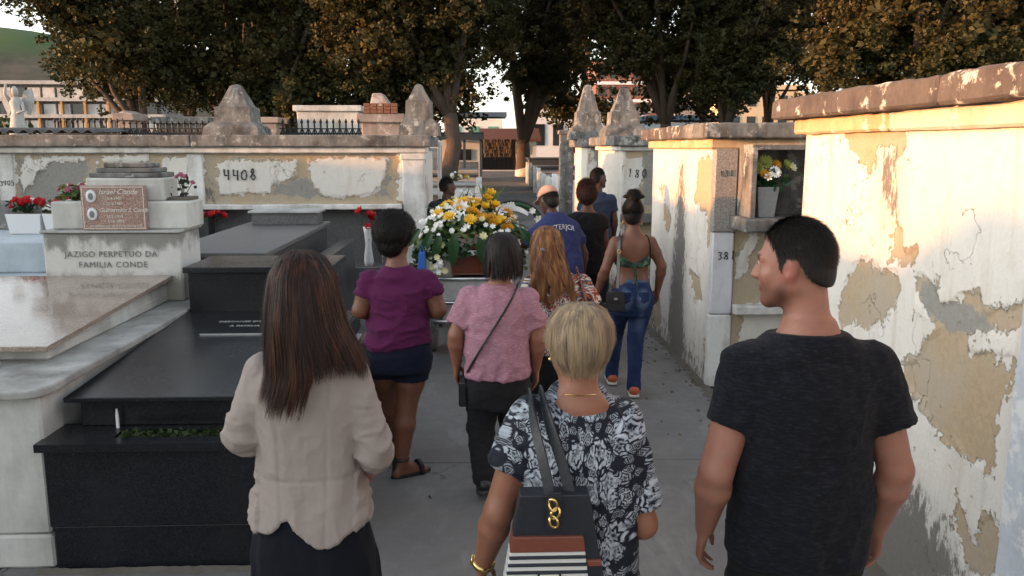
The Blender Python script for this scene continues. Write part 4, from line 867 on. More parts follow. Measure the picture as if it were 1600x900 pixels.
# ---- rows of tombs along the far path
tr_ = random.Random(12)
def row_tomb(label, x0, x1, y0, y1, mat, h, head, hm, post=None, cr=False, extra=None):
    z = gz(y0) - .02; r = empty('path_tomb', ((x0 + x1) / 2, (y0 + y1) / 2, z), label, 'tomb', 'tombs along the far path')
    kid(rough_slab('base', M[mat], None, x0, x1, y0, y1, z, z + h, .3, .006, tr_.randint(0, 99)), r)
    kid(rough_slab('slab', M[hm], None, x0 - .04, x1 + .04, y0 - .04, y1 + .04, z + h, z + h + .06, .3, .004, tr_.randint(0, 99)), r)
    xo = x0 if x0 > 1 else x1; s_ = 1 if x0 > 1 else -1
    xb = (x1 - .3, x1) if s_ > 0 else (x0, x0 + .3)
    if head: kid(rough_slab('headstone', M[hm], None, xb[0], xb[1], y0 + .1, y1 - .1, z + h + .06, z + h + .06 + head, .2, .006, tr_.randint(0, 99)), r)
    if post:
        for yy_ in (y0, y1 - .1): kid(rough_slab('post', M[post], None, min(xo, xo - .14 * s_), max(xo, xo - .14 * s_), yy_, yy_ + .12, z, z + h + .18, .2, .004, 5), r)
    if cr: cross(r, (xb[0] + xb[1]) / 2, (y0 + y1) / 2, z + h + .06 + head, .42, M['tomb_grey'])
    return r
LT = [(12.6, 13.9, 'grey_stone', .62, .25, 'tomb_white', 'white_paint'), (14.4, 15.7, 'tomb_grey', .75, .3, 'tomb_grey', None), (16.1, 17.3, 'tomb_white', .72, .5, 'dark_granite', 'white_paint'), (17.7, 19.0, 'grey_stone', .80, .3, 'tomb_grey', 'white_paint'), (19.4, 20.8, 'tomb_grey', .7, .6, 'tomb_white', None), (21.2, 22.6, 'tomb_pink', .75, .4, 'tomb_grey', 'white_paint'), (23.2, 24.8, 'tomb_blue', .6, .5, 'tomb_blue', None), (25.5, 27.4, 'tomb_grey', .7, .6, 'dark_granite', None), (28.2, 30.5, 'tomb_white', .7, .4, 'tomb_white', None)]
ordl = ['nearest', 'second', 'third', 'fourth', 'fifth', 'sixth', 'seventh', 'eighth', 'ninth']
cw = {'grey_stone': 'mossy grey', 'tomb_grey': 'grey', 'tomb_white': 'white', 'tomb_pink': 'pinkish', 'tomb_blue': 'bluish', 'shop_white': 'bright white', 'dark_granite': 'dark granite'}
for i, (y0, y1, mt, h, hd, hm, po) in enumerate(LT):
    row_tomb(f'{cw[mt]} tomb on the left of the far path, {ordl[i]} from the crowd', -1.9 - .2 * (i % 2), -.12, y0, y1, mt, h, hd, hm, po, cr=i in (3, 6))
RT = [(19.2, 20.6, 'shop_white', .95, .35, 'shop_white', 'shop_white'), (21.0, 22.3, 'tomb_grey', .75, .3, 'tomb_pink', 'white_paint'), (22.8, 24.2, 'tomb_grey', .72, .4, 'tomb_grey', 'white_paint'), (24.6, 26.0, 'tomb_white', .70, .35, 'tomb_grey', 'white_paint'), (26.4, 28.0, 'tomb_grey', .75, .7, 'tomb_pink', 'white_paint'), (28.5, 30.2, 'dark_granite', .8, .3, 'dark_granite', None), (30.8, 32.6, 'tomb_white', .7, .5, 'tomb_white', 'white_paint'), (33.2, 35.2, 'dark_granite', .9, .4, 'dark_granite', None)]
for i, (y0, y1, mt, h, hd, hm, po) in enumerate(RT):
    row_tomb(f'{cw[mt]} tomb on the right of the far path, {ordl[i]} from the crowd', 1.88, 3.9 + .3 * (i % 3), y0, y1, mt, h, hd, hm, po, cr=i in (2, 6))
pink = mausoleum('tall pinkish plastered tomb right of the far path', 4.05, 5.6, 25.0, 27.0, 2.2, 'tomb_pink', None, 'pink_tomb', 'tomb', False)
cross(pink, 4.4, 25.0, 2.34, .5, M['iron'])
bouquet('red_wreath', 'red flower bunch on the dark tomb right of the far path', (3.5, 28.9, gz(29) + 1.15), ['red'], 24, (.26, .2), .3, 2.0, 41, leaves=40)
bouquet('white_bouquet', 'white flowers on the grey tomb left of the path', (-.4, 14.9, gz(15) + .8), ['white', 'cream', 'lily'], 22, (.28, .2), .32, 1.3, 42, leaves=60)
bouquet('yellow_bouquet', 'small yellow and white flowers on a far left tomb', (-.7, 22.0, gz(22) + .82), ['white', 'cream', 'rose'], 16, (.4, .15), .2, 1.6, 43, leaves=40)
bouquet('purple_bouquet', 'purple flowers on the bright white tomb by the cap', (2.25, 19.3, gz(19.2) + .98), ['pink', 'pink', 'white'], 22, (.22, .15), .24, 1.2, 44, leaves=70)
bouquet('pale_bouquet', 'pale flowers beside the boy in the dark shirt', (-.35, 12.9, .70), ['white', 'cream'], 18, (.22, .16), .35, 1.2, 45, leaves=50)
wp = empty('white_post', (-.18, 12.4, 0), 'thin white post at the right end of the left vault', 'post'); kid(MB().tube([(-.60, 12.2, 0), (-.60, 12.2, 2.0)], .028, 8).build('shaft', M['white_paint'], None), wp); kid(MB().lathe([(.05, 0), (.05, .05), (.0, .08)], 8, (-.60, 12.2, 2.0)).build('cap', M['white_paint'], None), wp)
# ---- shelter, stack, shops at the end of the path
sh = empty('shelter', (-.65, 34, gz(34)), 'open shelter with flat blue roof left of the path end', 'shelter'); z = gz(34)
kid(box('roof', M['blue_roof'], None, -1.75, .12, 33.2, 35.6, 2.28, 2.56, .02), sh)
for x in (-1.65, -.7, -.05): kid(box('post', M['blue_roof'], None, x, x + .1, 33.4, 33.5, z, 2.28, 0), sh)
kid(box('counter', M['tomb_grey'], None, -1.6, -.1, 34.6, 34.9, z, z + .75, .01), sh); kid(box('back_wall', M['shop_white'], None, -1.7, .05, 35.45, 35.55, z, 2.27, 0), sh)
kid(box('opening', M['glass_dark'], None, -1.1, -.4, 35.40, 35.449, z + .8, 1.9, 0), sh)
rs = empty('tiled_shed', (1.3, 46, gz(46)), 'low shed with red tiled roof behind the path end', 'shed'); z = gz(46)
kid(box('wall', M['shop_white'], None, .1, 3.0, 45.5, 48, z, 2.35, 0), rs)
kid(MB().prism([(44.9, 2.3), (44.9, 2.4), (46.7, 3.0), (48.5, 2.4), (48.5, 2.3)], -.1, 3.2, lambda a, b, h: (h, a, b)).build('roof', M['roof_tile'], None), rs)
kid(box('door', M['glass_dark'], None, .6, 1.4, 45.46, 45.499, z, 2.2, 0), rs); kid(box('window', M['glass_dark'], None, 1.9, 2.6, 45.46, 45.499, 1.6, 2.1, 0), rs)
ws_ = empty('wood_stack', (.9, 42, gz(42)), 'stack of brown sticks behind the dark gate at the path end', 'wood stack'); sr = random.Random(2)
for r_ in range(5):
    for i in range(16):
        x = .18 + i * .085; z = gz(42) + .62 + r_ * .17
        kid(MB().tube([(x + sr.uniform(-.02, .02), 42, z), (x + sr.uniform(-.08, .08), 42 + sr.uniform(-.05, .05), z + .2)], .045, 5).build('stick', M['wood_stack'], None), ws_)
kid(box('rack', M['iron'], None, .05, 1.75, 42.05, 42.4, gz(42), gz(42) + .62, .01), ws_); kid(box('rack_back', M['iron'], None, .05, 1.75, 42.35, 42.45, gz(42) + .621, gz(42) + 1.5, .01), ws_)
gt = empty('low_gate', (.85, 41, gz(41)), 'low dark metal barrier across the path end', 'gate')
kid(box('panel', M['iron'], None, .05, 1.6, 40.98, 41.02, gz(41) + .08, gz(41) + .62, 0), gt)
for i in range(8): kid(box('bar', M['iron'], None, .06 + i * .215, .09 + i * .215, 40.94, 40.979, gz(41), gz(41) + .68, 0), gt)
kid(box('sill', M['shop_white'], None, -.1, 2.0, 40.85, 41.1, gz(41) - .02, gz(41) + .04, .01), gt)
def building(label, x0, x1, y0, y1, z1, mat, floors, cols, band=None, roof=None, win='glass_dark', name='building'):
    z0 = gz(min(y0, 60)); r = empty(name, ((x0 + x1) / 2, (y0 + y1) / 2, z0), label, 'building')
    kid(box('wall', M[mat], None, x0, x1, y0, y1, z0 - .5, z1, 0), r)
    if band:
        for k in range(floors + 1): zz = z0 + (z1 - z0) * k / floors; kid(box('floor_band', M[band], None, x0 - .1, x1 + .1, y0 - .12, y0 + .05, zz - .16, zz + .16, 0), r)
    fh = (z1 - z0) / floors; cwid = (x1 - x0) / cols
    for k in range(floors):
        for c_ in range(cols):
            w_ = kid(box('window', M[win], None, x0 + cwid * (c_ + .22), x0 + cwid * (c_ + .78), y0 - .05, y0 - .005, z0 + fh * (k + .28), z0 + fh * (k + .80), 0), r)
    if roof: kid(box('roof', M[roof], None, x0 - .3, x1 + .3, y0 - .3, y1 + .3, z1 + .17, z1 + .5, 0), r)
    else: kid(box('parapet', M[mat], None, x0 - .12, x1 + .12, y0 - .14, y1 + .12, z1 + .17, z1 + .6, 0), r)
    return r
building('white arcade building right of the path end', 3.4, 8.5, 58, 64, 4.1, 'shop_white', 1, 4)
building('pale low house with teal shutters left of the path end', -2.5, 1.6, 62, 66, 4.0, 'shop_white', 1, 3, win='teal_paint', roof='blue_roof')
building('long pale low building behind the right tombs', 5.0, 14.0, 70, 76, 4.6, 'shop_white', 2, 9, roof='tomb_grey')
building('brick apartment block with white floor bands behind the right obelisks', 12.2, 19.5, 90, 100, 10.5, 'brick_wall', 5, 6, band='shop_white')
building('slim pale tower block far right of the brick block', 30, 33.5, 130, 136, 11.5, 'tomb_pink', 7, 3)
building('second pale tower block standing far behind', 34.5, 37.5, 135, 141, 12.5, 'shop_white', 8, 3)
building('golden sunlit building behind the gold tinged tree', 23.5, 31, 80, 88, 7.2, 'warm_wall', 3, 5)
building('pale blue house roofline behind the middle vault', 12, 18, 60, 65, 3.7, 'tomb_blue', 1, 5, roof='blue_roof')
# dirt gathered along the wall feet, dry leaves on the path
def dirt_strip(label, pts, w, seed):
    g_ = np.random.default_rng(seed); v = []; f = []
    P_ = np.array(pts, float); s_ = np.concatenate([[0], np.cumsum(np.linalg.norm(np.diff(P_[:, :2], axis=0), axis=1))]); n = int(s_[-1] / .03); u = np.linspace(0, s_[-1], n); X_ = np.interp(u, s_, P_[:, 0]); Y_ = np.interp(u, s_, P_[:, 1]); nx_ = np.interp(u, s_, P_[:, 2]); ny_ = np.interp(u, s_, P_[:, 3])
    wd = w * (.35 + .9 * np.abs(fbm(np.stack([u, 0 * u, 0 * u + seed], 1), 2.2, 4, seed))) * (1 + .2 * g_.normal(size=n))
    for i in range(n): v += [(X_[i], Y_[i], .016 + .006 * g_.random()), (X_[i] + nx_[i] * wd[i] * .5, Y_[i] + ny_[i] * wd[i] * .5, .010), (X_[i] + nx_[i] * wd[i], Y_[i] + ny_[i] * wd[i], .001)]
    for i in range(n - 1): a = i * 3; f += [(a, a + 1, a + 4, a + 3), (a + 1, a + 2, a + 5, a + 4)]
    tag(mesh_obj('dirt', v, f, M['soil']), label, 'dirt', kind='stuff')
dirt_strip('dirt gathered along the foot of the right vaults', [(1.885, 9.2, -1, 0), (1.885, 6.66, -1, 0), (1.885, 4.85, -1, 0), (1.885, 0.5, -1, 0)], .16, 3)
dirt_strip('dirt gathered along the foot of the left tombs', [(-2.1, 3.73, 0, -1), (-.84, 3.73, 0, -1), (-.84, 3.76, 1, 0), (-.84, 6.2, 1, 0)], .07, 5)
g_ = np.random.default_rng(8); n_ = 230; xy = np.stack([np.where(g_.random(n_) < .6, 1.86 - np.abs(g_.normal(0, .22, n_)), g_.uniform(-.8, 1.8, n_)), g_.uniform(2.5, 10.5, n_), np.full(n_, .008)], 1)
simple('dry_leaf', (.12, .085, .045), .8, 0, .5, 20)
tag(leaf_cloud('leaf_litter', None, M['dry_leaf'], xy, .022, 4, .06), 'dry leaf bits scattered over the concrete path', 'leaf litter', kind='stuff')
# ================================================================ people: signed distance fields turned into one surface
def V3(*a): return np.array(a, float)
class Sdf:
    def __init__(s, lo, hi, h):
        s.h = h; s.lo = np.array(lo, float); n = np.ceil((np.array(hi) - s.lo) / h).astype(int) + 1
        s.ax = [s.lo[i] + h * np.arange(n[i]) for i in range(3)]; s.D = np.full(n, 1.0, np.float32)
    def like(s): o = Sdf.__new__(Sdf); o.h = s.h; o.lo = s.lo; o.ax = s.ax; o.D = np.full(s.D.shape, 1.0, np.float32); return o
    def sub(s, lo, hi):
        sl = []
        for i in range(3):
            a = int(max(0, math.floor((lo[i] - s.lo[i]) / s.h))); b = int(min(len(s.ax[i]), math.ceil((hi[i] - s.lo[i]) / s.h) + 1)); sl.append(slice(a, max(a, b)))
        sl = tuple(sl); X = s.ax[0][sl[0]][:, None, None]; Y = s.ax[1][sl[1]][None, :, None]; Z = s.ax[2][sl[2]][None, None, :]
        return sl, X, Y, Z
    def put(s, sl, d, k, neg=False):
        a = s.D[sl]
        if a.size == 0: return
        d = d.astype(np.float32)
        if neg:
            h = np.clip(.5 - .5 * (a + d) / k, 0, 1) if k > 0 else (a < -d)
            s.D[sl] = a * (1 - h) + (-d) * h + k * h * (1 - h)
        elif k > 0:
            h = np.clip(.5 + .5 * (d - a) / k, 0, 1); s.D[sl] = d * (1 - h) + a * h - k * h * (1 - h)
        else: s.D[sl] = np.minimum(a, d)
    def cone(s, a, b, ra, rb, k=.015, neg=False):
        a = np.array(a, float); b = np.array(b, float); m = k + 3 * s.h; r = max(ra, rb) + m
        sl, X, Y, Z = s.sub(np.minimum(a, b) - r, np.maximum(a, b) + r); e = b - a; L = max(e @ e, 1e-12)
        t = np.clip(((X - a[0]) * e[0] + (Y - a[1]) * e[1] + (Z - a[2]) * e[2]) / L, 0, 1)
        d = np.sqrt((X - a[0] - t * e[0]) ** 2 + (Y - a[1] - t * e[1]) ** 2 + (Z - a[2] - t * e[2]) ** 2) - (ra + (rb - ra) * t)
        s.put(sl, d, k, neg)
    def chain(s, pts, rad, k=.015):
        for i in range(len(pts) - 1): s.cone(pts[i], pts[i + 1], rad[i], rad[i + 1], k)
    def ell(s, c, r, rot=None, k=.015, neg=False):
        c = np.array(c, float); r = np.array(r, float); m = r.max() + k + 3 * s.h
        sl, X, Y, Z = s.sub(c - m, c + m); x, y, z = X - c[0], Y - c[1], Z - c[2]
        if rot is not None:
            q = np.array(rot); x, y, z = q[0, 0] * x + q[1, 0] * y + q[2, 0] * z, q[0, 1] * x + q[1, 1] * y + q[2, 1] * z, q[0, 2] * x + q[1, 2] * y + q[2, 2] * z
        l = np.sqrt((x / r[0]) ** 2 + (y / r[1]) ** 2 + (z / r[2]) ** 2); l2 = np.sqrt((x / r[0] ** 2) ** 2 + (y / r[1] ** 2) ** 2 + (z / r[2] ** 2) ** 2)
        s.put(sl, l * (l - 1) / np.maximum(l2, 1e-6), k, neg)
    def loft(s, lev, k=.02, p=2.35, off=0.0, cap=True):
        lev = sorted(lev); zs = np.array([l[0] for l in lev]); zz = np.linspace(zs[0], zs[-1], 160)
        def cr(vals):
            vals = np.array(vals, float); m = np.gradient(vals, zs); i = np.clip(np.searchsorted(zs, zz, 'right') - 1, 0, len(zs) - 2)
            h = zs[i + 1] - zs[i]; t = (zz - zs[i]) / h
            return (2 * t ** 3 - 3 * t ** 2 + 1) * vals[i] + (t ** 3 - 2 * t ** 2 + t) * h * m[i] + (-2 * t ** 3 + 3 * t ** 2) * vals[i + 1] + (t ** 3 - t ** 2) * h * m[i + 1]
        g = lambda j, dflt: cr([l[j] if len(l) > j else dflt for l in lev])
        A, B, CX, CY = g(1, 0), g(2, 0), g(3, 0), g(4, 0)
        m = max(A.max(), B.max()) + k + 3 * s.h + abs(off)
        sl, X, Y, Z = s.sub((CX.min() - m, CY.min() - m, zs[0] - k - 3 * s.h), (CX.max() + m, CY.max() + m, zs[-1] + k + 3 * s.h))
        zc = Z.ravel(); f = lambda q: np.interp(zc, zz, q)[None, None, :]
        a = np.maximum(f(A) + off, .004); b = np.maximum(f(B) + off, .004); x = X - f(CX); y = Y - f(CY)
        r = np.maximum((np.abs(x / a) ** p + np.abs(y / b) ** p) ** (1 / p), 1e-3); q = np.sqrt(x * x + y * y)
        d = q * (1 - 1 / r); d = np.where(r < .02, -np.minimum(a, b), d)
        d = np.maximum(d, np.maximum(Z - zs[-1], zs[0] - Z)); s.put(sl, d, k)
    def cut(s, fn):
        X = s.ax[0][:, None, None]; Y = s.ax[1][None, :, None]; Z = s.ax[2][None, None, :]; s.D = np.maximum(s.D, fn(X, Y, Z)).astype(np.float32)
    def union(s, o): s.D = np.minimum(s.D, o.D)
    def mesh(s, smooth=2):
        D = s.D.copy(); D[0] = D[-1] = 1; D[:, 0] = D[:, -1] = 1; D[:, :, 0] = D[:, :, -1] = 1
        S = D < 0; cs = [(i, j, k) for i in (0, 1) for j in (0, 1) for k in (0, 1)]
        sh = np.array(D.shape) - 1; vw = lambda A, c: A[c[0]:c[0] + sh[0], c[1]:c[1] + sh[1], c[2]:c[2] + sh[2]]
        cnt = sum(vw(S, c).astype(np.int8) for c in cs); act = (cnt > 0) & (cnt < 8); I = np.argwhere(act)
        vid = np.full(act.shape, -1, np.int32); vid[act] = np.arange(len(I))
        val = np.stack([D[I[:, 0] + c[0], I[:, 1] + c[1], I[:, 2] + c[2]] for c in cs], 1)
        acc = np.zeros((len(I), 3)); n = np.zeros(len(I))
        for a in range(8):
            for b in range(a + 1, 8):
                ca, cb = np.array(cs[a]), np.array(cs[b])
                if np.abs(ca - cb).sum() != 1: continue
                va, vb = val[:, a], val[:, b]; x = (va < 0) != (vb < 0); t = np.where(x, va / np.where(x, va - vb, 1), 0)
                acc += np.where(x[:, None], ca + t[:, None] * (cb - ca), 0); n += x
        P = s.lo + s.h * (I + acc / np.maximum(n, 1)[:, None]); Q = []
        for ax in range(3):
            o1, o2 = [(1, 2), (2, 0), (0, 1)][ax]
            a = S; sl0 = [slice(None)] * 3; sl1 = [slice(None)] * 3; sl0[ax] = slice(0, -1); sl1[ax] = slice(1, None)
            e = np.argwhere(S[tuple(sl0)] != S[tuple(sl1)]); ok = (e[:, o1] > 0) & (e[:, o2] > 0) & (e[:, o1] < D.shape[o1] - 1) & (e[:, o2] < D.shape[o2] - 1); e = e[ok]
            ins = S[e[:, 0], e[:, 1], e[:, 2]]
            def at(d1, d2): q = e.copy(); q[:, o1] += d1; q[:, o2] += d2; return vid[q[:, 0], q[:, 1], q[:, 2]]
            q = np.stack([at(-1, -1), at(0, -1), at(0, 0), at(-1, 0)], 1); q[~ins] = q[~ins][:, ::-1]; Q.append(q)
        F = np.vstack(Q); P = relax(P, F, smooth); return P, F
def relax(P, F, it, lam=.5):
    if it <= 0: return P
    E = np.vstack([F[:, [0, 1]], F[:, [1, 2]], F[:, [2, 3]], F[:, [3, 0]]]); n = len(P)
    deg = np.bincount(E[:, 0], minlength=n) + np.bincount(E[:, 1], minlength=n); deg = np.maximum(deg, 1)
    for _ in range(it):
        A = np.stack([np.bincount(E[:, 0], P[E[:, 1], k], n) + np.bincount(E[:, 1], P[E[:, 0], k], n) for k in range(3)], 1) / deg[:, None]
        P = P + lam * (A - P)
    return P
def vnormals(P, F):
    c = np.cross(P[F[:, 2]] - P[F[:, 0]], P[F[:, 3]] - P[F[:, 1]]); N = np.stack([sum(np.bincount(F[:, j], c[:, k], len(P)) for j in range(4)) for k in range(3)], 1)
    return N / (np.linalg.norm(N, axis=1)[:, None] + 1e-12)
def norm(v): v = np.asarray(v, float); return v / (np.linalg.norm(v) + 1e-12)
def rotz(a): c, s = math.cos(a), math.sin(a); return np.array([[c, -s, 0], [s, c, 0], [0, 0, 1]])
def rotx(a): c, s = math.cos(a), math.sin(a); return np.array([[1, 0, 0], [0, c, -s], [0, s, c]])
# ---- materials for people
def m_skin(name, c):
    t = NT(name); p = t.obj(); n1 = t.noise(p, 28, 5); n2 = t.noise(p, 260, 3)
    col = t.mix(t.attr('tint', 'Color'), (0, 0, 0), tuple(c), 'MIX') if False else t.mix(1.0, t.attr('tint', 'Color'), tuple(c), 'MULTIPLY')
    col = t.mix(t.math('MULTIPLY', t.ramp(n1, [(.35, 0), (.7, 1)]), .6), col, t.mix(1.0, col, (1.12, .82, .76), 'MULTIPLY'))
    col = t.mix(t.ramp(t.noise(p, 9, 4, .6), [(.4, 0), (.68, .5)]), col, t.mix(1.0, col, (.80, .70, .66), 'MULTIPLY')); col = t.mix(t.ramp(t.noise(p, 120, 3, .6), [(.60, 0), (.72, .35)]), col, t.mix(1.0, col, (.72, .6, .55), 'MULTIPLY'))
    M[name] = t.done(col, .48, t.bump(n2, .12, .002), spec=.4, Subsurface_Weight=.12, Subsurface_Radius=(.012, .005, .003), Subsurface_Scale=.6)
m_skin('skin_light', (.36, .20, .14)); m_skin('skin_tan', (.27, .13, .082)); m_skin('skin_brown', (.165, .074, .045)); m_skin('skin_dark', (.085, .041, .027)); m_skin('skin_pink', (.30, .150, .108)); m_skin('skin_olive', (.31, .165, .11))
def m_cloth(name, a, b, weave=900, heather=0.0, ha=(1, 1), rough=.9, sheen=.03):
    t = NT(name); p = t.obj(); n1 = t.noise(p, 7, 4); col = t.mix(n1, a, b)
    if heather: col = t.mix(t.math('MULTIPLY', t.ramp(t.noise(t.mapv(p, (1, 1, 5)), 38, 5, .7), [(.48, 0), (.64, 1)]), heather), col, ha)
    w = t.wave(t.mapv(p, (1, 1, 1)), weave / 6.28, 1.0, 1)
    h = t.math('ADD', t.math('MULTIPLY', t.noise(p, 14, 3), 1.2), t.math('ADD', t.math('MULTIPLY', t.noise(p, weave * .3, 2), .12), t.math('MULTIPLY', w, .03)))
    M[name] = t.done(col, rough, t.bump(h, .25, .01), spec=.15, Sheen_Weight=sheen, Sheen_Roughness=.6)
m_cloth('linen_beige', (.275, .232, .21), (.345, .295, .27)); m_cloth('navy_cloth', (.005, .006, .011), (.009, .010, .016)); m_cloth('black_cloth', (.006, .006, .007), (.011, .011, .013))
m_cloth('charcoal_melange', (.004, .0045, .007), (.007, .0075, .011), heather=.5, ha=(.026, .028, .038)); m_cloth('purple_cloth', (.070, .010, .046), (.100, .015, .066)); m_cloth('denim_dark', (.005, .007, .018), (.009, .012, .027))
m_cloth('pink_melange', (.29, .135, .185), (.37, .185, .235), heather=.6, ha=(.52, .33, .38)); m_cloth('trouser_grey', (.010, .010, .011), (.017, .017, .019)); m_cloth('royal_blue', (.022, .030, .095), (.034, .043, .128))
m_cloth('dull_blue', (.028, .036, .065), (.04, .048, .08)); m_cloth('cap_tan', (.42, .25, .19), (.52, .33, .25)); m_cloth('white_cloth', (.55, .55, .54), (.66, .66, .65)); m_cloth('dark_shirt', (.025, .028, .036), (.04, .043, .05)); m_cloth('white_print', (.5, .5, .5), (.6, .6, .6))
def m_denim():
    t = NT('denim_blue'); p = t.obj(); n1 = t.noise(p, 6, 4); fade = t.attr('fade')
    col = t.mix(n1, (.008, .018, .055), (.017, .033, .092)); col = t.mix(t.math('MULTIPLY', t.math('ADD', fade, t.math('MULTIPLY', t.math('SUBTRACT', n1, .5), .5)), .75, clamp=True), col, (.22, .30, .46))
    h = t.noise(p, 260, 2); M['denim_blue'] = t.done(col, .85, t.bump(h, .2, .004), spec=.2)
m_denim()
def m_floral():
    t = NT('floral_print'); uv = t.attr('uvc', 'Vector')
    dn = t.n('ShaderNodeTexNoise', {'Vector': uv, 'Scale': 16.0, 'Detail': 3.0}).outputs[1]
    dv = t.n('ShaderNodeVectorMath', {0: dn, 1: (.5, .5, .5)}, operation='SUBTRACT').outputs[0]
    dv = t.n('ShaderNodeVectorMath', {0: dv, 'Scale': .035}, operation='SCALE').outputs[0]
    uw = t.n('ShaderNodeVectorMath', {0: uv, 1: dv}, operation='ADD').outputs[0]
    def roses(scale, seed, petals, size):
        vec = t.mapv(uw, (1, 1, 1), (seed, seed * .7, 0))
        vo = t.n('ShaderNodeTexVoronoi', {'Vector': vec, 'Scale': scale, 'Randomness': .75}, voronoi_dimensions='2D')
        sp = t.n('ShaderNodeVectorMath', {0: vec, 1: vo.outputs['Position']}, operation='SUBTRACT').outputs[0]
        xy = t.n('ShaderNodeSeparateXYZ', {0: sp}); an = t.math('ARCTAN2', xy.outputs[1], xy.outputs[0]); rr = t.math('MULTIPLY', vo.outputs[0], 1.0)
        rdm = t.n('ShaderNodeSeparateColor', {0: vo.outputs[1]}).outputs[0]
        an = t.math('ADD', an, t.math('MULTIPLY', rdm, 6.0))
        lob = t.math('ABSOLUTE', t.math('SINE', t.math('MULTIPLY', an, petals / 2.0)))
        edge = t.math('ADD', size * .62, t.math('MULTIPLY', lob, size * .38)); inside = t.sstep(t.math('SUBTRACT', edge, rr), -.01, .03)
        ring = t.math('SINE', t.math('ADD', t.math('MULTIPLY', rr, 30.0 / size * .5), t.math('ADD', t.math('MULTIPLY', lob, 2.6), t.math('MULTIPLY', t.noise(uw, 38, 2), 6.0))))
        tone = t.sstep(ring, -.75, .55); tone = t.math('MULTIPLY', tone, t.sstep(rr, .0, size * .35)); 
        return t.math('MULTIPLY', inside, tone)
    a = roses(8.5, 0.0, 6, .44); b = roses(15, 3.3, 5, .42); c = roses(24, 7.7, 3, .36)
    f = t.math('MAXIMUM', a, t.math('MULTIPLY', b, .85)); f = t.math('MAXIMUM', f, t.math('MULTIPLY', c, .6))
    f = t.math('MULTIPLY', f, t.ramp(t.noise(uw, 45, 3), [(.3, .45), (.6, 1)]))
    col = t.mix(f, (.008, .010, .020), (.48, .53, .60)); M['floral_print'] = t.done(col, .7, t.bump(t.noise(t.obj(), 12, 3), .2, .01), spec=.25, Sheen_Weight=.02)
m_floral()
def m_multi():
    t = NT('boho_print'); p = t.attr('uvc', 'Vector'); n = t.n('ShaderNodeTexNoise', {'Vector': p, 'Scale': 9, 'Detail': 3, 'Distortion': 1.8}).outputs[0]
    r = t.n('ShaderNodeValToRGB', {0: n}); r.color_ramp.interpolation = 'CONSTANT'; e = r.color_ramp.elements
    st = [(0, (.55, .53, .48)), (.36, (.33, .06, .03)), (.43, (.50, .47, .42)), (.49, (.035, .08, .14)), (.54, (.42, .12, .04)), (.58, (.03, .03, .04)), (.62, (.58, .55, .50)), (.70, (.10, .18, .24))]
    while len(e) < len(st): e.new(.5)
    for i, (q, c) in enumerate(st): e[i].position = q; e[i].color = (*c, 1)
    d = t.sstep(t.vor(t.mapv(p, (1, 1, 1)), 55, 'F1'), .28, .33); col = t.mix(t.math('SUBTRACT', 1, d), r.outputs[0], (.05, .035, .03)); M['boho_print'] = t.done(col, .75, spec=.2)
m_multi()
def m_green_print():
    t = NT('leaf_print'); p = t.obj(); v = t.vor(p, 34, 'F1', 1); s_ = t.n('ShaderNodeSeparateColor', {0: v}).outputs[0]
    col = t.ramp(s_, [(0, (.01, .012, .012)), (.4, (.015, .05, .025)), (.7, (.03, .10, .05)), (.88, (.12, .20, .12))], 'CONSTANT'); M['leaf_print'] = t.done(col, .7)
m_green_print()
def m_hair(name, a, b, rough=.36, streak=None):
    t = NT(name); g = t.n('ShaderNodeNewGeometry'); p = t.obj(); n = t.noise(t.mapv(p, (90, 90, 6)), 1.6, 5, .65)
    col = t.mix(n, a, b); col = t.mix(t.math('MULTIPLY', g.outputs['Random Per Island'], .5), col, b)
    if streak: col = t.mix(t.ramp(t.noise(t.mapv(p, (26, 26, 2)), 1.5, 4), [(.44, 0), (.62, .9)]), col, streak)
    M[name] = t.done(col, rough, t.bump(n, .5, .004), spec=.22)
m_hair('hair_dark_brown', (.007, .0035, .003), (.024, .010, .007), .45, (.062, .022, .012)); m_hair('hair_black', (.005, .0045, .0045), (.016, .013, .012), .5); m_hair('hair_blond', (.23, .15, .085), (.46, .35, .225), .42, (.20, .15, .105))
m_hair('hair_auburn', (.06, .022, .009), (.19, .075, .028), .4, (.33, .165, .07)); m_hair('hair_bob', (.007, .005, .005), (.020, .014, .013), .5); m_hair('hair_short', (.006, .0055, .005), (.02, .016, .014), .5); m_hair('hair_redbrown', (.014, .006, .005), (.045, .018, .012), .5)
simple('leather_black', (.012, .012, .014), .35, 0, .3, 60, .3); simple('leather_navy', (.012, .015, .022), .45, 0, .2, 120, .25); simple('leather_brown', (.17, .05, .03), .4, 0, .2, 60, .2); simple('gold', (.78, .55, .22), .22, 1.0, .1, 20); simple('eye_white', (.38, .34, .31), .2, 0, .05, 10); simple('iris', (.03, .015, .008), .1, 0, .2, 10)
simple('sole_white', (.52, .48, .43), .7, 0, .1, 30); simple('sneaker_orange', (.40, .085, .035), .6, 0, .2, 40); simple('sandal_black', (.012, .012, .013), .5, 0, .2, 40); simple('bag_white', (.66, .66, .64), .5, 0, .05, 60); simple('bag_navy', (.012, .015, .028), .5, 0, .1, 60); simple('hair_clip', (.30, .32, .36), .3, .7, .1, 20); simple('tag_cream', (.62, .60, .50), .45, .3, .05, 40)
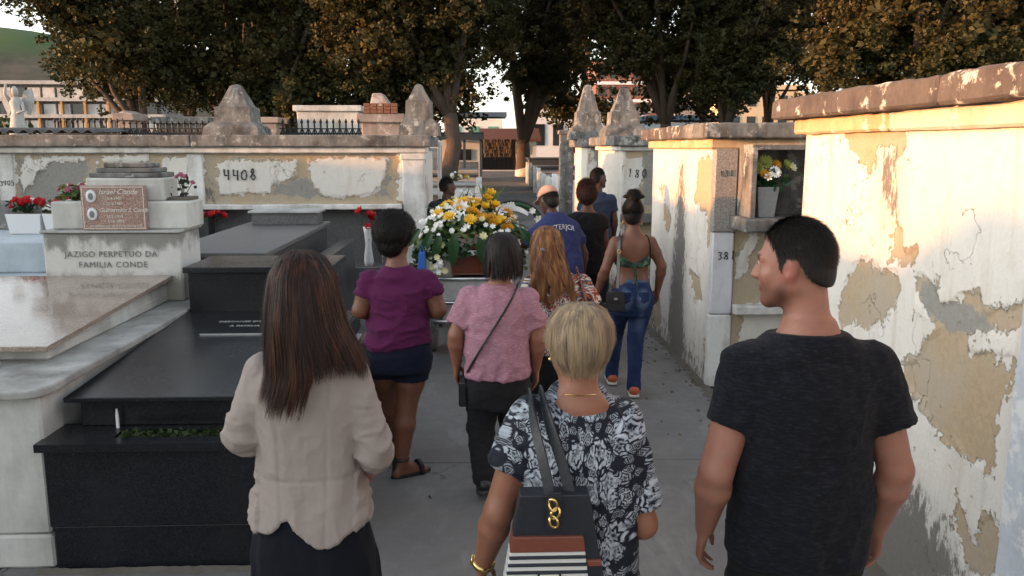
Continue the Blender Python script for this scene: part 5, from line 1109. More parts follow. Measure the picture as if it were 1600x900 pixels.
# ---- anatomy
def head(S, C, q, sc=1.0, k=.012, wide=1.0, eyes=True):
    """C centre of the head, q rotation (columns: right, forward, up)"""
    T = lambda x, y, z: np.array(C) + sc * (q @ np.array([x * wide, y, z])); e = lambda c, r, kk=k, neg=False: S.ell(T(*c), np.array(r) * sc, q, kk, neg); c_ = lambda a, b, ra, rb, kk=k, neg=False: S.cone(T(*a), T(*b), ra * sc, rb * sc, kk, neg)
    e((0, -.008, .022), (.077, .097, .096)); e((0, .030, -.035), (.060, .068, .080), .03)
    for s_ in (-1, 1):
        c_((s_ * .052, .0, -.055), (s_ * .018, .072, -.098), .026, .020, .025); e((s_ * .036, .066, -.030), (.024, .022, .022), k=.02) if False else e((s_ * .036, .066, -.030), (.024, .022, .022), .02)
        c_((s_ * .014, .090, .022), (s_ * .045, .076, .020), .012, .010, .014); 
        e((s_ * .076, -.004, -.012), (.012, .021, .033), .006); e((s_ * .090, .004, -.010), (.009, .012, .019), .004, True); e((s_ * .074, .004, -.036), (.009, .009, .012), .005)
        if eyes: e((s_ * .032, .103, .003), (.017, .016, .010), .012, True); e((s_ * .031, .081, .003), (.0135, .0135, .0135), .002)
        e((s_ * .012, .104, -.034), (.010, .010, .008), .006)
    c_((0, .090, .012), (0, .113, -.030), .010, .013, .014); c_((0, .070, -.098), (0, .078, -.102), .022, .020, .02)
    c_((-.016, .094, -.058), (.016, .094, -.058), .008, .008, .008); c_((-.014, .093, -.069), (.014, .093, -.069), .008, .008, .008); c_((-.02, .103, -.0635), (.02, .103, -.0635), .003, .003, .004, True)
    return T
def hand(S, w, d, t, n, sc=1.0, curl=(.25, .35, .3), spread=.05, fr=.0085):
    """w wrist, d along the hand, t towards the thumb, n towards the palm side"""
    w = np.array(w, float); d = norm(d); t = norm(np.array(t, float) - d * np.dot(t, d)); n0 = np.cross(d, t); n = n0 if np.dot(n0, n) > 0 else -n0
    S.ell(w + d * .045 * sc, (.036 * sc, .014 * sc, .048 * sc), np.stack([t, n, d], 1), .012)
    for i, (o, L, f0) in enumerate(((.028, .074, .086), (.009, .082, .090), (-.010, .076, .087), (-.028, .060, .080))):
        p = w + d * f0 * sc * .98 + t * o * sc; S.cone(w + d * .015 * sc + t * o * .5 * sc, p, .013 * sc, .0105 * sc, .008)
        dd = norm(d + t * (o * spread / .03)); a = 0; r = fr * sc * (1 if i < 3 else .9)
        for j, fr_ in enumerate((.45, .30, .25)):
            a += curl[j] * (1 + .12 * i); e = dd * math.cos(a) + n * math.sin(a); p2 = p + e * L * fr_ * sc; S.cone(p, p2, r, r * .9, .003); p = p2; r *= .9
    b = w + d * .020 * sc + t * .022 * sc; m = b + (d * .6 + t * .62 + n * .35) * .042 * sc; e = m + (d * .85 + t * .22 + n * .35) * .034 * sc; f = e + (d * .95 + n * .25) * .026 * sc
    S.cone(b, m, .015 * sc, .0115 * sc, .01); S.cone(m, e, .0115 * sc, .0095 * sc, .004); S.cone(e, f, .0095 * sc, .0078 * sc, .004)
def arm(S, sh, el, wr, g=1.0, k=.015):
    sh = (sh[0] - math.copysign(.012, sh[0]), sh[1], sh[2] - .028); sh, el, wr = map(lambda v: np.array(v, float), (sh, el, wr)); m = sh + (el - sh) * .45; f = el + (wr - el) * .28
    S.chain([sh, m, el], [.052 * g, .049 * g, .040 * g], k); S.chain([el, f, wr], [.040 * g, .043 * g, .027 * g ** .5], k)
def leg(S, hip, kn, an, g=1.0, k=.02):
    hip, kn, an = map(lambda v: np.array(v, float), (hip, kn, an)); c = kn + (an - kn) * .30 + np.array([0, -.012, 0])
    S.chain([hip, hip + (kn - hip) * .5, kn], [.088 * g, .074 * g, .054 * g], k); S.chain([kn, c, an], [.054 * g, .056 * g, .035 * g ** .5], k)
def foot(S, an, yaw, L=.24, k=.012, pitch=0.0):
    an = np.array(an, float); f = rotz(yaw) @ rotx(pitch) @ np.array([0, 1, 0]); s_ = rotz(yaw) @ np.array([1, 0, 0]); u = np.cross(s_, f); dz = u * -(.055)
    S.cone(an, an - f * .03 + dz, .036, .032, k); S.cone(an - f * .03 + dz, an + f * (L * .55) + dz * 1.15, .032, .030, k); S.cone(an, an + f * (L * .5) + dz, .034, .026, k)
    for o in (-.025, 0, .025): S.cone(an + f * L * .45 + dz * 1.1 + s_ * o * .6, an + f * (L * .72 - abs(o) * .5) + dz * 1.25 + s_ * o, .022, .017, k)
def cloth_obj(name, S, mat, parent, folds=(), smooth=2, uv=False, seed=0, extra=None, fade=None, top=None):
    P, F = S.mesh(smooth); N = vnormals(P, F); P0 = P.copy(); d = np.zeros(len(P))
    for amp, sc_, st in folds:
        W_ = .035 * np.stack([fbm(P0, 6, 2, seed + 50 + j) for j in range(3)], 1); q = fbm((P0 + W_) * np.array(st), sc_, 3, seed + int(sc_ * 3)); d += amp * (1.5 * np.clip(1 - 1.9 * np.abs(q), 0, 1) ** 2 - .25)
    if top is not None: d *= np.clip((top - P0[:, 2]) / .09, 0, 1)
    if extra is not None: d += extra(P0, N)
    P = P + N * d[:, None]; at = {}
    if uv:
        th = np.arctan2(P0[:, 0], -P0[:, 1]); w = np.clip((np.abs(N[:, 0]) - .2) / .6, 0, 1); u = P0[:, 0] * (1 - w) + (np.sign(P0[:, 0]) * .11 + .9 * -P0[:, 1] * -np.sign(P0[:, 0])) * w
        at['uvc'] = np.stack([P0[:, 0] - .7 * P0[:, 1] * np.tanh(P0[:, 0] / .12), P0[:, 2] + .35 * (P0[:, 1] + .12) * np.clip(N[:, 2], 0, 1), 0 * u], 1)
    if fade is not None: at['fade'] = fade(P0)
    return mesh_obj(name, P, F, mat, parent, smooth=True, attrs=at)
def body_obj(S, mat, parent, tint=None, smooth=1):
    P, F = S.mesh(smooth); c = np.ones((len(P), 3))
    if tint is not None: c = tint(P, c)
    return mesh_obj('body', P, F, mat, parent, smooth=True, attrs={'tint': c})
def ribbons(paths, width, out=None, taper=.35):
    """paths (n,k,3) -> verts, quads; ribbons lie flat to the outward normal"""
    n, k, _ = paths.shape; T = np.gradient(paths, axis=1); T /= np.linalg.norm(T, axis=2, keepdims=True) + 1e-9
    if out is None: out = paths - paths.mean(axis=(0,), keepdims=True)
    B = np.cross(T, out); B /= np.linalg.norm(B, axis=2, keepdims=True) + 1e-9
    w = (np.ones((n, 1)) * width)[..., None] * (1 - (1 - taper) * np.linspace(0, 1, k)[None, :, None] ** 2)
    L, Rr = paths - B * w, paths + B * w; V_ = np.stack([L, Rr], 2).reshape(-1, 3); i = (np.arange(n)[:, None] * k + np.arange(k - 1)[None, :]).ravel() * 2
    return V_, np.stack([i, i + 1, i + 3, i + 2], 1)
def merge(parts):
    Vs, Fs, o = [], [], 0
    for v_, f_ in parts: Vs.append(v_); Fs.append(f_ + o); o += len(v_)
    return np.vstack(Vs), np.vstack(Fs)
def hair_fall(prof, n, k, th, end, seed, layer=(.95, 1.03), wave=(.0, 8), clump=30, width=.0018, jit=.006, sweep=None, start=0.0, rag=1.0):
    """strands over a lofted hair shape. prof rows (s,z,cx,cy,a,b); th(range) in radians from straight back, end(theta)->s"""
    g_ = np.random.default_rng(seed); P_ = np.array(prof, float); t0 = g_.uniform(th[0], th[1], n); cl = g_.uniform(th[0], th[1], clump); ci = cl[np.argmin(np.abs(t0[:, None] - cl[None, :]), 1)]
    e = np.array([end(a) for a in t0]) * g_.uniform(.80, 1.0, n) ** rag; st = start + g_.uniform(0, .05, n); s_ = st[:, None] + (e - st)[:, None] * np.linspace(0, 1, k)[None, :]
    I = lambda j: np.interp(s_, P_[:, 0], P_[:, j]); tt = t0[:, None] + (ci - t0)[:, None] * .55 * np.clip(s_ - .3, 0, 1)
    lay = g_.uniform(*layer, n)[:, None] + g_.normal(0, jit, n)[:, None] * s_
    ph = g_.uniform(0, 6.28, n)[:, None] * .35 + ci[:, None] * 9; tt = tt + wave[0] * np.sin(s_ * wave[1] + ph) * np.clip(s_ * 2, 0, 1)
    rad = lay + .5 * wave[0] * np.cos(s_ * wave[1] * 1.1 + ph)
    x = I(2) + I(4) * rad * np.sin(tt); y = I(3) - I(5) * rad * np.cos(tt); z = I(1) + g_.normal(0, .003, n)[:, None]
    p = np.stack([x, y, z], 2); out = np.stack([np.sin(tt), -np.cos(tt), 0.25 + 0 * tt + np.clip(.3 - s_, 0, 1) * 3], 2)
    if sweep is not None: p = sweep(p, s_, t0[:, None] + 0 * s_)
    return ribbons(p, width, out, .15)
def scalp_fuzz(C, q, r, n, L, seed, region, width=.0012, tilt=.5, wav=0.0, k=4, down=(0, -.3, -1)):
    """short hair standing off an ellipsoid"""
    g_ = np.random.default_rng(seed); d = g_.normal(size=(n * 3, 3)); d /= np.linalg.norm(d, axis=1)[:, None]; d = d[region(d)][:n]; n = len(d)
    p0 = d * r; nn = d / np.array(r); nn /= np.linalg.norm(nn, axis=1)[:, None]; dn = np.array(down, float)[None, :]; tg = dn - nn * (nn * dn).sum(1)[:, None]; tg /= np.linalg.norm(tg, axis=1)[:, None] + 1e-9
    ll = L * g_.uniform(.6, 1.15, n)[:, None, None]; tt = np.linspace(0, 1, k)[None, :, None]; jj = g_.normal(0, .35, (n, 3))
    dirv = nn * (1 - tilt) + tg * tilt + jj * .35; dirv /= np.linalg.norm(dirv, axis=1)[:, None]
    p = p0[:, None, :] * .985 + dirv[:, None, :] * tt * ll + (tg[:, None, :] * tt ** 2 * ll * .35)
    if wav:
        b = np.cross(dirv, g_.normal(size=(n, 3))); b /= np.linalg.norm(b, axis=1)[:, None]; c = np.cross(dirv, b); ph = g_.uniform(0, 6.28, (n, 1, 1)); p = p + wav * (b[:, None, :] * np.sin(ph + tt * 9) + c[:, None, :] * np.cos(ph + tt * 9))
    o = np.repeat(nn[:, None, :], k, 1); p = p @ q.T + np.array(C); return ribbons(p, width, o @ q.T)
def sdf_hair(lo, hi, h, fn, smooth=2):
    S = Sdf(lo, hi, h); fn(S); return S.mesh(smooth)
def hair_obj(parts, mat, parent): V_, F_ = merge(parts); return mesh_obj('hair', V_, F_, mat, parent, smooth=True)
I3 = np.eye(3)
def eyes(parent, T, sc=1.0):
    for s_ in (-1, 1):
        for nm, off, r, mt in (('eye', .0825, .0128, 'eye_white'), ('iris', .0905, .0062, 'iris')):
            o = MB().lathe([(r * math.sin(a) + 1e-5, -r * math.cos(a)) for a in np.linspace(0, math.pi, 9)], 12).build(nm, M[mt], parent, smooth=True); o.location = T(s_ * .031, off, .003)
# ================================================================ the mourners
FT = (.010, 5.0, (1.5, 1.0, 1.4)), (.004, 12.0, (1.2, 1.2, 1.0))
def torso(S, lev, off=0.0, k=.02, p=2.35): S.loft(lev, k, p, off)
def sleeve(S, sh, el, wr, upto, r0, r1, k=.025, cutk=True):
    """sleeve from the shoulder to a fraction along the arm (<=1 upper arm, >1 forearm), squared off at its end"""
    sh = (sh[0] - math.copysign(.014, sh[0]), sh[1], sh[2] - .030); r0 = r0 * .90; sh, el, wr = map(lambda v: np.array(v, float), (sh, el, wr)); Q = S.like()
    if upto <= 1: end = sh + (el - sh) * upto; d = norm(el - sh); Q.cone(sh, end + d * .06, r0, r1, .01)
    else:
        end = el + (wr - el) * (upto - 1); d = norm(wr - el); Q.cone(sh, el, r0, r1, .015); Q.cone(el, end + d * .06, r1, r1 * .93, .02)
    lo = end - .2; hi = end + .2; sl, X, Y, Z = Q.sub(lo, hi); pl = ((X - end[0]) * d[0] + (Y - end[1]) * d[1] + (Z - end[2]) * d[2])
    Q.D[sl] = np.where(pl > -.02, np.maximum(Q.D[sl], pl), Q.D[sl]); S.put((slice(None),) * 3, Q.D, k)
def shirt(name, root, mat, res, lev, arms, r, hem, neck, folds=FT, uv=False, seed=0, p=2.35, extra=None, k=.03, bounds=(.42, .30)):
    """arms: (sh, el, wr, upto, r0, r1); hem(X)->z ; neck(X,Y)->z"""
    S = Sdf((-bounds[0], -bounds[1], lev[0][0] - .06), (bounds[0], bounds[1] + .1, lev[-1][0] + .04), res); S.loft(lev, .02, p)
    for a in arms: sleeve(S, *a, k=k)
    S.cut(lambda X, Y, Z: np.maximum(hem(X) - Z + 0 * Y, (Z - neck(X, Y)) * .9)); return cloth_obj(name, S, M[mat], root, folds, uv=uv, seed=seed, extra=extra, top=lev[-1][0] - .03)
def trousers(name, root, mat, res, hips, legs, top, folds=None, seed=0, hemz=None, fade=None, ymax=.75, x=.34, k=.02):
    """hips loft levels; legs: list of (pts, radii)"""
    S = Sdf((-x, -.40, -.02), (x, ymax, top + .05), res); S.loft(hips, .02)
    for pts, rad in legs: S.chain(pts, rad, k)
    S.cut(lambda X, Y, Z: np.maximum(Z - top + 0 * X + 0 * Y, (hemz - Z) if hemz is not None else -1.0)); return cloth_obj(name, S, M[mat], root, folds or ((.004, 7, (1, 1, 1.6)), (.002, 18, (1, 1, 1.3))), seed=seed, fade=fade)
def shoe(root, mat, an, yaw, L=.26, name='shoe', sole='rubber', pitch=0.0, res=.009, h=.07):
    an = np.array(an, float); S = Sdf(an - .32, an + .32, res); f = rotz(yaw) @ rotx(pitch) @ np.array([0, 1, 0]); s_ = rotz(yaw) @ np.array([1, 0, 0]); u = np.cross(s_, f)
    S.cone(an - f * .035 - u * .035, an + f * L * .25 - u * .045, .042, .040, .02); S.cone(an + f * L * .25 - u * .045, an + f * L * .62 - u * .052, .042, .034, .02); S.cone(an - u * .01, an - f * .02 - u * .04, .043, .042, .01)
    S.cut(lambda X, Y, Z: -((X - an[0]) * u[0] + (Y - an[1]) * u[1] + (Z - an[2]) * u[2]) - .072); o = cloth_obj(name, S, M[mat], root)
    S2 = Sdf(an - .32, an + .32, res); S2.cone(an - f * .03 - u * .080, an + f * L * .62 - u * .080, .044, .042, .02)
    S2.cut(lambda X, Y, Z: np.abs((X - an[0]) * u[0] + (Y - an[1]) * u[1] + (Z - an[2]) * u[2] + .076) - .013); cloth_obj('sole', S2, M[sole], o); return o
def strap(root, pts, w, th, mat, name='strap'):
    """flat band along a path"""
    m = MB(); pts = [Vector(p) for p in pts]; n = len(pts)
    for i in range(n):
        t = (pts[min(i + 1, n - 1)] - pts[max(i - 1, 0)]).normalized(); c = Vector((pts[i].x, pts[i].y, 0)); o = c.normalized() if c.length > .02 else Vector((0, -1, 0))
        b = t.cross(o).normalized(); nn = b.cross(t).normalized()
        m.v += [tuple(pts[i] + b * w / 2 - nn * th / 2), tuple(pts[i] - b * w / 2 - nn * th / 2), tuple(pts[i] - b * w / 2 + nn * th / 2), tuple(pts[i] + b * w / 2 + nn * th / 2)]
        if i: a = (i - 1) * 4; m.f += [(a + j, a + (j + 1) % 4, a + 4 + (j + 1) % 4, a + 4 + j) for j in range(4)]
    return m.build(name, M[mat], root)
def smoothpath(pts, n=24):
    P_ = np.array(pts, float); s_ = np.concatenate([[0], np.cumsum(np.linalg.norm(np.diff(P_, axis=0), axis=1))]); u = np.linspace(0, s_[-1], n); Q = np.stack([np.interp(u, s_, P_[:, i]) for i in range(3)], 1)
    for _ in range(6): Q[1:-1] = .5 * Q[1:-1] + .25 * (Q[:-2] + Q[2:])
    return Q
def PR(label, x, y, rz=0.0): return empty('person', (x, y, 0), label, 'person', 'mourners walking behind the coffin', rz)
# ---------------------------------------------------------------- woman with long dark hair, beige jacket
def girl():
    r = PR('woman with long dark hair, beige jacket and dark skirt, seen from behind', -.522, 2.42); r.scale = (.955, .975, .977)
    q = rotz(R(-14)); C = (0, .0, 1.607); res = .0075
    shL, elL, wrL = (-.150, 0, 1.385), (-.198, -.02, 1.165), (-.165, .15, 1.055); shR, elR, wrR = (.150, 0, 1.375), (.205, -.03, 1.12), (.172, .12, .985)
    S = Sdf((-.33, -.30, -.02), (.33, .42, 1.78), res); head(S, C, q, .98, eyes=False); S.cone((0, -.02, 1.38), (0, .0, 1.54), .054, .05, .03)
    lev = [(.80, .16, .12), (.95, .14, .105), (1.06, .120, .09), (1.30, .140, .095), (1.38, .11, .075), (1.44, .05, .05)]
    S.loft(lev, .03); arm(S, shL, elL, wrL, .92); arm(S, shR, elR, wrR, .92)
    hand(S, wrL, (.35, .75, -.5), (.3, .5, .8), (.8, -.1, -.5), .93); hand(S, wrR, (-.35, .75, -.5), (-.3, .5, .8), (-.8, -.1, -.5), .93)
    leg(S, (-.085, 0, .86), (-.085, .02, .47), (-.085, -.02, .09)); leg(S, (.085, 0, .86), (.085, .10, .48), (.085, .16, .10)); foot(S, (-.085, -.02, .085), .05); foot(S, (.085, .16, .09), -.05)
    body_obj(S, M['skin_light'], r)
    jl = [(.80, .215, .165), (.88, .198, .150), (.97, .172, .130), (1.06, .154, .116), (1.16, .158, .116), (1.29, .168, .116), (1.34, .160, .108), (1.385, .125, .095), (1.42, .092, .082), (1.455, .072, .07), (1.49, .063, .063)]
    hem = lambda X: .885 + .045 * np.exp(-((X + .050) / .035) ** 2) - .040 * np.exp(-((X - .06) / .06) ** 2) + .010 * np.clip((X - .10) / .06, 0, 1)
    seam = lambda P, N: -.0035 * (np.exp(-((P[:, 0] - .075 - .03 * (P[:, 2] - 1.2)) / .005) ** 2) + np.exp(-((P[:, 0] + .075 + .03 * (P[:, 2] - 1.2)) / .005) ** 2) + .7 * np.exp(-((P[:, 0] - .004) / .004) ** 2)) * (P[:, 1] < 0) * (np.abs(P[:, 0]) < .14) - .004 * np.exp(-((P[:, 2] - 1.045) / .006) ** 2) * (np.abs(P[:, 0]) < .15)
    crump = lambda P, N: .012 * np.clip(1 - 2.0 * np.abs(fbm((P + .02 * fbm(P, 9, 2, 3)[:, None]) * np.array([.8, .8, 2.6]), 10, 2, 9)), 0, 1) ** 2 * (np.abs(P[:, 0]) > .145) * np.clip((1.30 - P[:, 2]) / .08, 0, 1)
    shirt('jacket', r, 'linen_beige', .0065, jl, [(shL, elL, wrL, 1.42, .062, .050), (shR, elR, wrR, 1.42, .062, .050)], 0, hem, lambda X, Y: 1.452 + .10 * (-Y) + 0 * X, folds=((.005, 5, (1.9, 1.4, .7)), (.0025, 13, (1.3, 1, .9)), (.0010, 45, (1, 1, 1))), seed=4, k=.018, extra=lambda P, N: seam(P, N) + crump(P, N))
    for e_, w_ in ((elL, wrL), (elR, wrR)):   # turned-back cuffs
        e_, w_ = np.array(e_), np.array(w_); a, b = e_ + (w_ - e_) * .24, e_ + (w_ - e_) * .46; S = Sdf(a - .13, b + .13, .006); S.cone(a, b, .055, .051, .01); d = norm(b - a)
        S.cut(lambda X, Y, Z: np.maximum((X - b[0]) * d[0] + (Y - b[1]) * d[1] + (Z - b[2]) * d[2], -((X - a[0]) * d[0] + (Y - a[1]) * d[1] + (Z - a[2]) * d[2]))); cloth_obj('cuff', S, M['linen_beige'], r, ((.004, 22, (1, 1, 1)),), seed=7)
    S = Sdf((-.04, -.12, 1.41), (.06, .1, 1.52), .006) if False else Sdf((-.13, -.14, 1.40), (.13, .12, 1.52), .006); S.loft([(1.42, .088, .082), (1.455, .078, .076), (1.485, .076, .074)], .01); S.cut(lambda X, Y, Z: -(np.sqrt((X / .062) ** 2 + (Y / .062) ** 2) - 1) * .06 + 0 * Z); cloth_obj('collar', S, M['linen_beige'], r, ((.002, 20, (1, 1, 1)),))
    S = Sdf((-.3, -.26, .42), (.3, .28, 1.06), .010); S.loft([(.45, .225, .185), (.60, .208, .168), (.78, .188, .142), (.88, .172, .128), (1.0, .14, .10)], .01); cloth_obj('skirt', S, M['navy_cloth'], r, ((.010, 5, (1.6, 1.6, .25)), (.003, 15, (1, 1, .4))), seed=2)
    shoe(r, 'leather_black', (-.085, -.02, .10), .05); shoe(r, 'leather_black', (.085, .16, .10), -.05)
    prof = [(0, 1.722, 0, -.004, .004, .004), (.05, 1.717, 0, -.004, .04, .045), (.12, 1.697, 0, -.004, .072, .082), (.22, 1.655, 0, -.006, .096, .110), (.34, 1.585, .002, -.008, .110, .126), (.46, 1.51, .008, -.018, .124, .128), (.58, 1.44, .018, -.03, .138, .122), (.72, 1.37, .022, -.042, .142, .118), (.86, 1.30, .0, -.045, .140, .120), (1.0, 1.235, -.02, -.045, .135, .120)]
    end = lambda a: (.98 if -.75 < a < .12 else .90 if -1.15 < a <= -.75 else (.80 - .05 * math.sin(a * 3)) if a >= .12 and a < 1.5 else .55 if abs(a) < 1.9 else .30)
    sw = lambda p, s_, t0: p + np.stack([np.clip(s_ - .42, 0, 1) ** 1.5 * .20 * np.clip(t0 + .05, 0, 1), np.clip(s_ - .5, 0, 1) * .13 * np.clip(t0 - .55, 0, 1), .06 * np.clip(s_ - .5, 0, 1) * np.clip(t0, 0, 1)], 2)
    parts = [hair_fall(prof, 3600, 22, (-2.0, 2.0), end, 11, (.95, 1.03), (.03, 7), 60, .0014, .03, sw, rag=1.25), hair_fall(prof, 1500, 22, (-1.5, 1.9), lambda a: end(a) * .96, 12, (.84, .97), (.04, 6), 40, .0018, .04, sw, rag=1.3), hair_fall(prof, 160, 22, (-1.8, 1.8), lambda a: end(a) * 1.02, 14, (1.0, 1.09), (.06, 5), 150, .0005, .05, sw), hair_fall(prof, 900, 6, (-3.1, 3.1), lambda a: .20, 13, (.96, 1.01), (0, 1), 60, .002)]
    def mass(S):
        S.loft([(z, a * .93, b * .93, cx, cy) for _, z, cx, cy, a, b in prof[1:7]], .01, 2.0); S.cut(lambda X, Y, Z: np.minimum(Y - .045 - 0 * X, 1.62 - Z + 0 * X) if False else np.where(Z < 1.63, Y - .035 + 0 * X, Y - .085 + 0 * X)); S.cut(lambda X, Y, Z: 1.435 - Z - .25 * X + 0 * Y)
    parts.append(sdf_hair((-.2, -.2, 1.38), (.22, .16, 1.74), .008, mass)); hair_obj(parts, M['hair_dark_brown'], r)
girl()
# ---------------------------------------------------------------- older woman in the floral blouse
def old():
    r = PR('older woman with short blond hair and black and white floral blouse', .272, 2.28); r.scale = (.93, .97, .972)
    C = (0, .0, 1.478); HW = 1.13; q = rotz(R(4)); shL, elL, wrL = (-.155, -.01, 1.285), (-.245, -.03, .975), (-.295, .05, .765); shR, elR, wrR = (.145, 0, 1.27), (.205, -.03, .93), (.175, .17, .845)
    S = Sdf((-.38, -.30, -.02), (.33, .45, 1.64), .0075); T = head(S, C, q, .98, wide=1.07, eyes=False); S.cone((0, -.025, 1.27), (0, -.002, 1.40), .064, .058, .03); S.ell((0, -.055, 1.30), (.09, .05, .05), None, .03)
    S.loft([(.70, .165, .14), (.95, .155, .13), (1.15, .15, .12), (1.26, .13, .10), (1.32, .07, .065)], .03); arm(S, shL, elL, wrL, 1.12); arm(S, shR, elR, wrR, 1.12)
    S.ell((-.243, -.052, .98), (.034, .026, .04), None, .02)
    hand(S, wrL, (-.05, .25, -.9), (.3, .9, .2), (.9, -.2, 0), .92); hand(S, wrR, (-.3, .85, -.3), (-.2, .3, .9), (-.9, -.2, -.3), .92)
    leg(S, (-.09, 0, .78), (-.09, .06, .43), (-.09, .10, .09)); leg(S, (.09, 0, .78), (.09, -.02, .43), (.09, -.10, .09))
    body_obj(S, M['skin_tan'], r)
    lv = [(.70, .205, .175), (.85, .192, .165), (.98, .180, .155), (1.08, .176, .150), (1.16, .178, .145), (1.215, .170, .132), (1.26, .140, .115), (1.30, .110, .10), (1.34, .085, .085), (1.38, .07, .07)]
    shirt('blouse', r, 'floral_print', .0065, lv, [(shL, elL, wrL, .52, .078, .078), (shR, elR, wrR, .82, .078, .074)], 0, lambda X: .74 + 0 * X, lambda X, Y: 1.338 - .12 * (-Y - .03) + .35 * np.maximum(0, np.abs(X) - .10) + 0 * X, folds=((.011, 4.5, (1.4, 1.2, .7)), (.004, 12, (1, 1, 1))), uv=True, seed=6, k=.035)
    trousers('trousers', r, 'navy_cloth', .011, [(.66, .17, .15), (.80, .175, .15), (.92, .15, .13)], [([(-.09, 0, .75), (-.09, .06, .43), (-.09, .10, .12)], [.10, .075, .06]), ([(.09, 0, .75), (.09, -.02, .43), (.09, -.10, .12)], [.10, .075, .06])], .92)
    shoe(r, 'leather_black', (-.09, .10, .10), 0); shoe(r, 'leather_black', (.09, -.10, .10), 0)
    P0 = [(0, 1.592, .005, -.012, .004, .004), (.10, 1.588, .005, -.012, .038, .042), (.22, 1.570, .004, -.012, .066, .075), (.38, 1.535, .003, -.010, .084, .100), (.56, 1.485, .002, -.010, .090, .108), (.72, 1.438, .0, -.012, .082, .100), (.86, 1.398, 0, -.010, .066, .082), (1.0, 1.358, 0, -.006, .046, .066)]
    P0 = [(s_, z + .012 * s_, cx, cy, a * HW, b) for s_, z, cx, cy, a, b in P0]
    end = lambda a: (.96 - .06 * abs(math.sin(a * 6)) if abs(a) < .8 else .90 if abs(a) < 1.15 else .68)
    sw = lambda p, s_, t0: p + np.stack([.018 * np.clip(s_ - .75, 0, 1) * np.sin(t0 * 11), -.03 * np.clip(s_ - .86, 0, 1) + 0 * t0, 0 * t0], 2)
    parts = [hair_fall(P0, 4200, 14, (-2.1, 2.1), end, 21, (.95, 1.045), (.05, 6), 46, .0015, .04, sw, rag=1.1), hair_fall(P0, 1600, 12, (-1.9, 1.9), lambda a: end(a) * .9, 22, (.9, .99), (.03, 5), 30, .0018, .03, sw), hair_fall(P0, 220, 14, (-2.0, 2.0), lambda a: min(1, end(a) * 1.06), 24, (1.0, 1.10), (.07, 6), 200, .0005, .06, sw), hair_fall(P0, 700, 6, (-3.1, 3.1), lambda a: .42, 23, (.97, 1.02), (0, 1), 40, .0017)]
    def mass(S): S.loft([(z, a * .95, b * .95, cx, cy) for _, z, cx, cy, a, b in P0[1:]], .01, 2.0); S.cut(lambda X, Y, Z: np.where(Z < 1.53, Y - .01 + 0 * X, Y - .075 + 0 * X)); S.cut(lambda X, Y, Z: 1.392 - Z + .6 * np.abs(X) + 0 * Y)
    parts.append(sdf_hair((-.14, -.16, 1.32), (.14, .14, 1.62), .007, mass)); hair_obj(parts, M['hair_blond'], r)
    for s_ in (-1, 1):
        o = MB().lathe([(.0006, 0), (.006, .003), (.007, .009), (.0006, .014)], 10).build('earring', M['gold'], r, smooth=True); o.location = T(s_ * .082, .0, -.055)
    m = MB(); m.tube([(.062 * math.sin(a), -.028 - .064 * math.cos(a), 1.335 + .012 * math.cos(a)) for a in np.linspace(-1.9, 1.9, 24)], .0014, 5); m.build('necklace', M['gold'], r)
    # wristwatch
    wv = np.array(wrL); d = norm(np.array(wrL) - np.array(elL)); u = norm(np.cross(d, (0, 1, 0))); w_ = np.cross(d, u); wc = wv - d * .012
    m = MB(); m.tube([tuple(wc + (u * math.cos(a) + w_ * math.sin(a)) * .033) for a in np.linspace(0, 2 * math.pi, 25)], .006, 6, 1.6, cap=False); o = m.build('watch_band', M['gold'], r, smooth=True)
    o2 = MB().lathe([(.0005, 0), (.016, 0), (.017, .005), (.0005, .007)], 14).build('watch_face', M['gold'], o, smooth=True); o2.location = wc - u * .036; o2.rotation_euler = Vector(-u).to_track_quat('Z', 'Y').to_euler()
    # shoulder bag, a thing of its own
    b = empty('shoulder_bag', (.262, 2.28, .80 * .972), 'navy tote bag with white stripes, brown bands and gold chain clasp', 'handbag'); b.scale = (.93, .97, .972)
    y0, y1 = -.262, -.190; DZ = .035
    def panel(name, mat, xa, xb, z0, z1, dy, dy1=0.0):
        z0 += DZ if z0 > -.09 else 0; z1 += DZ
        f = lambda x, z: x   # tapered bag: narrower towards the top
        tx = lambda x, z: -.083 + (x + .083) * (1.0 - .33 * (z / .285)); m = MB(); zs = (z0, z1)
        m.v = [(tx(xa, z0), y0 - dy, z0), (tx(xb, z0), y0 - dy, z0), (tx(xb, z0), y1 + dy1, z0), (tx(xa, z0), y1 + dy1, z0), (tx(xa, z1), y0 - dy + .02 * (z1 - z0), z1), (tx(xb, z1), y0 - dy + .02 * (z1 - z0), z1), (tx(xb, z1), y1 + dy1, z1), (tx(xa, z1), y1 + dy1, z1)]
        m.f = [(0, 3, 2, 1), (4, 5, 6, 7), (0, 1, 5, 4), (1, 2, 6, 5), (2, 3, 7, 6), (3, 0, 4, 7)]; return m.build(name, M[mat], b, bevel=.003)
    panel('bag_body', 'leather_navy', -.235, .075, -.10, .285, 0.0)
    panel('brown_band', 'leather_brown', -.236, .026, .128, .172, .004)
    panel('side_band', 'leather_brown', .028, .076, .085, .103, .004)
    panel('stripe_field', 'bag_white', -.2355, .026, -.09, .126, .003)
    for i in range(10): panel('stripe', 'bag_navy', -.2356, .0262, .108 - i * .0215, .1165 - i * .0215, .005)
    panel('label_frame', 'bag_navy', -.135, -.060, .025, .072, .007); tg = panel('label_plate', 'tag_cream', -.129, -.066, .031, .066, .009)
    for i, (xa_, xb_) in enumerate(((-.108, -.086), (-.113, -.080), (-.106, -.088))): box('label_print', M['engraved_dark'], b, xa_, xb_, y0 - .0106, y0 - .0092, .058 + DZ - .0095 * i, .0605 + DZ - .0095 * i, 0)
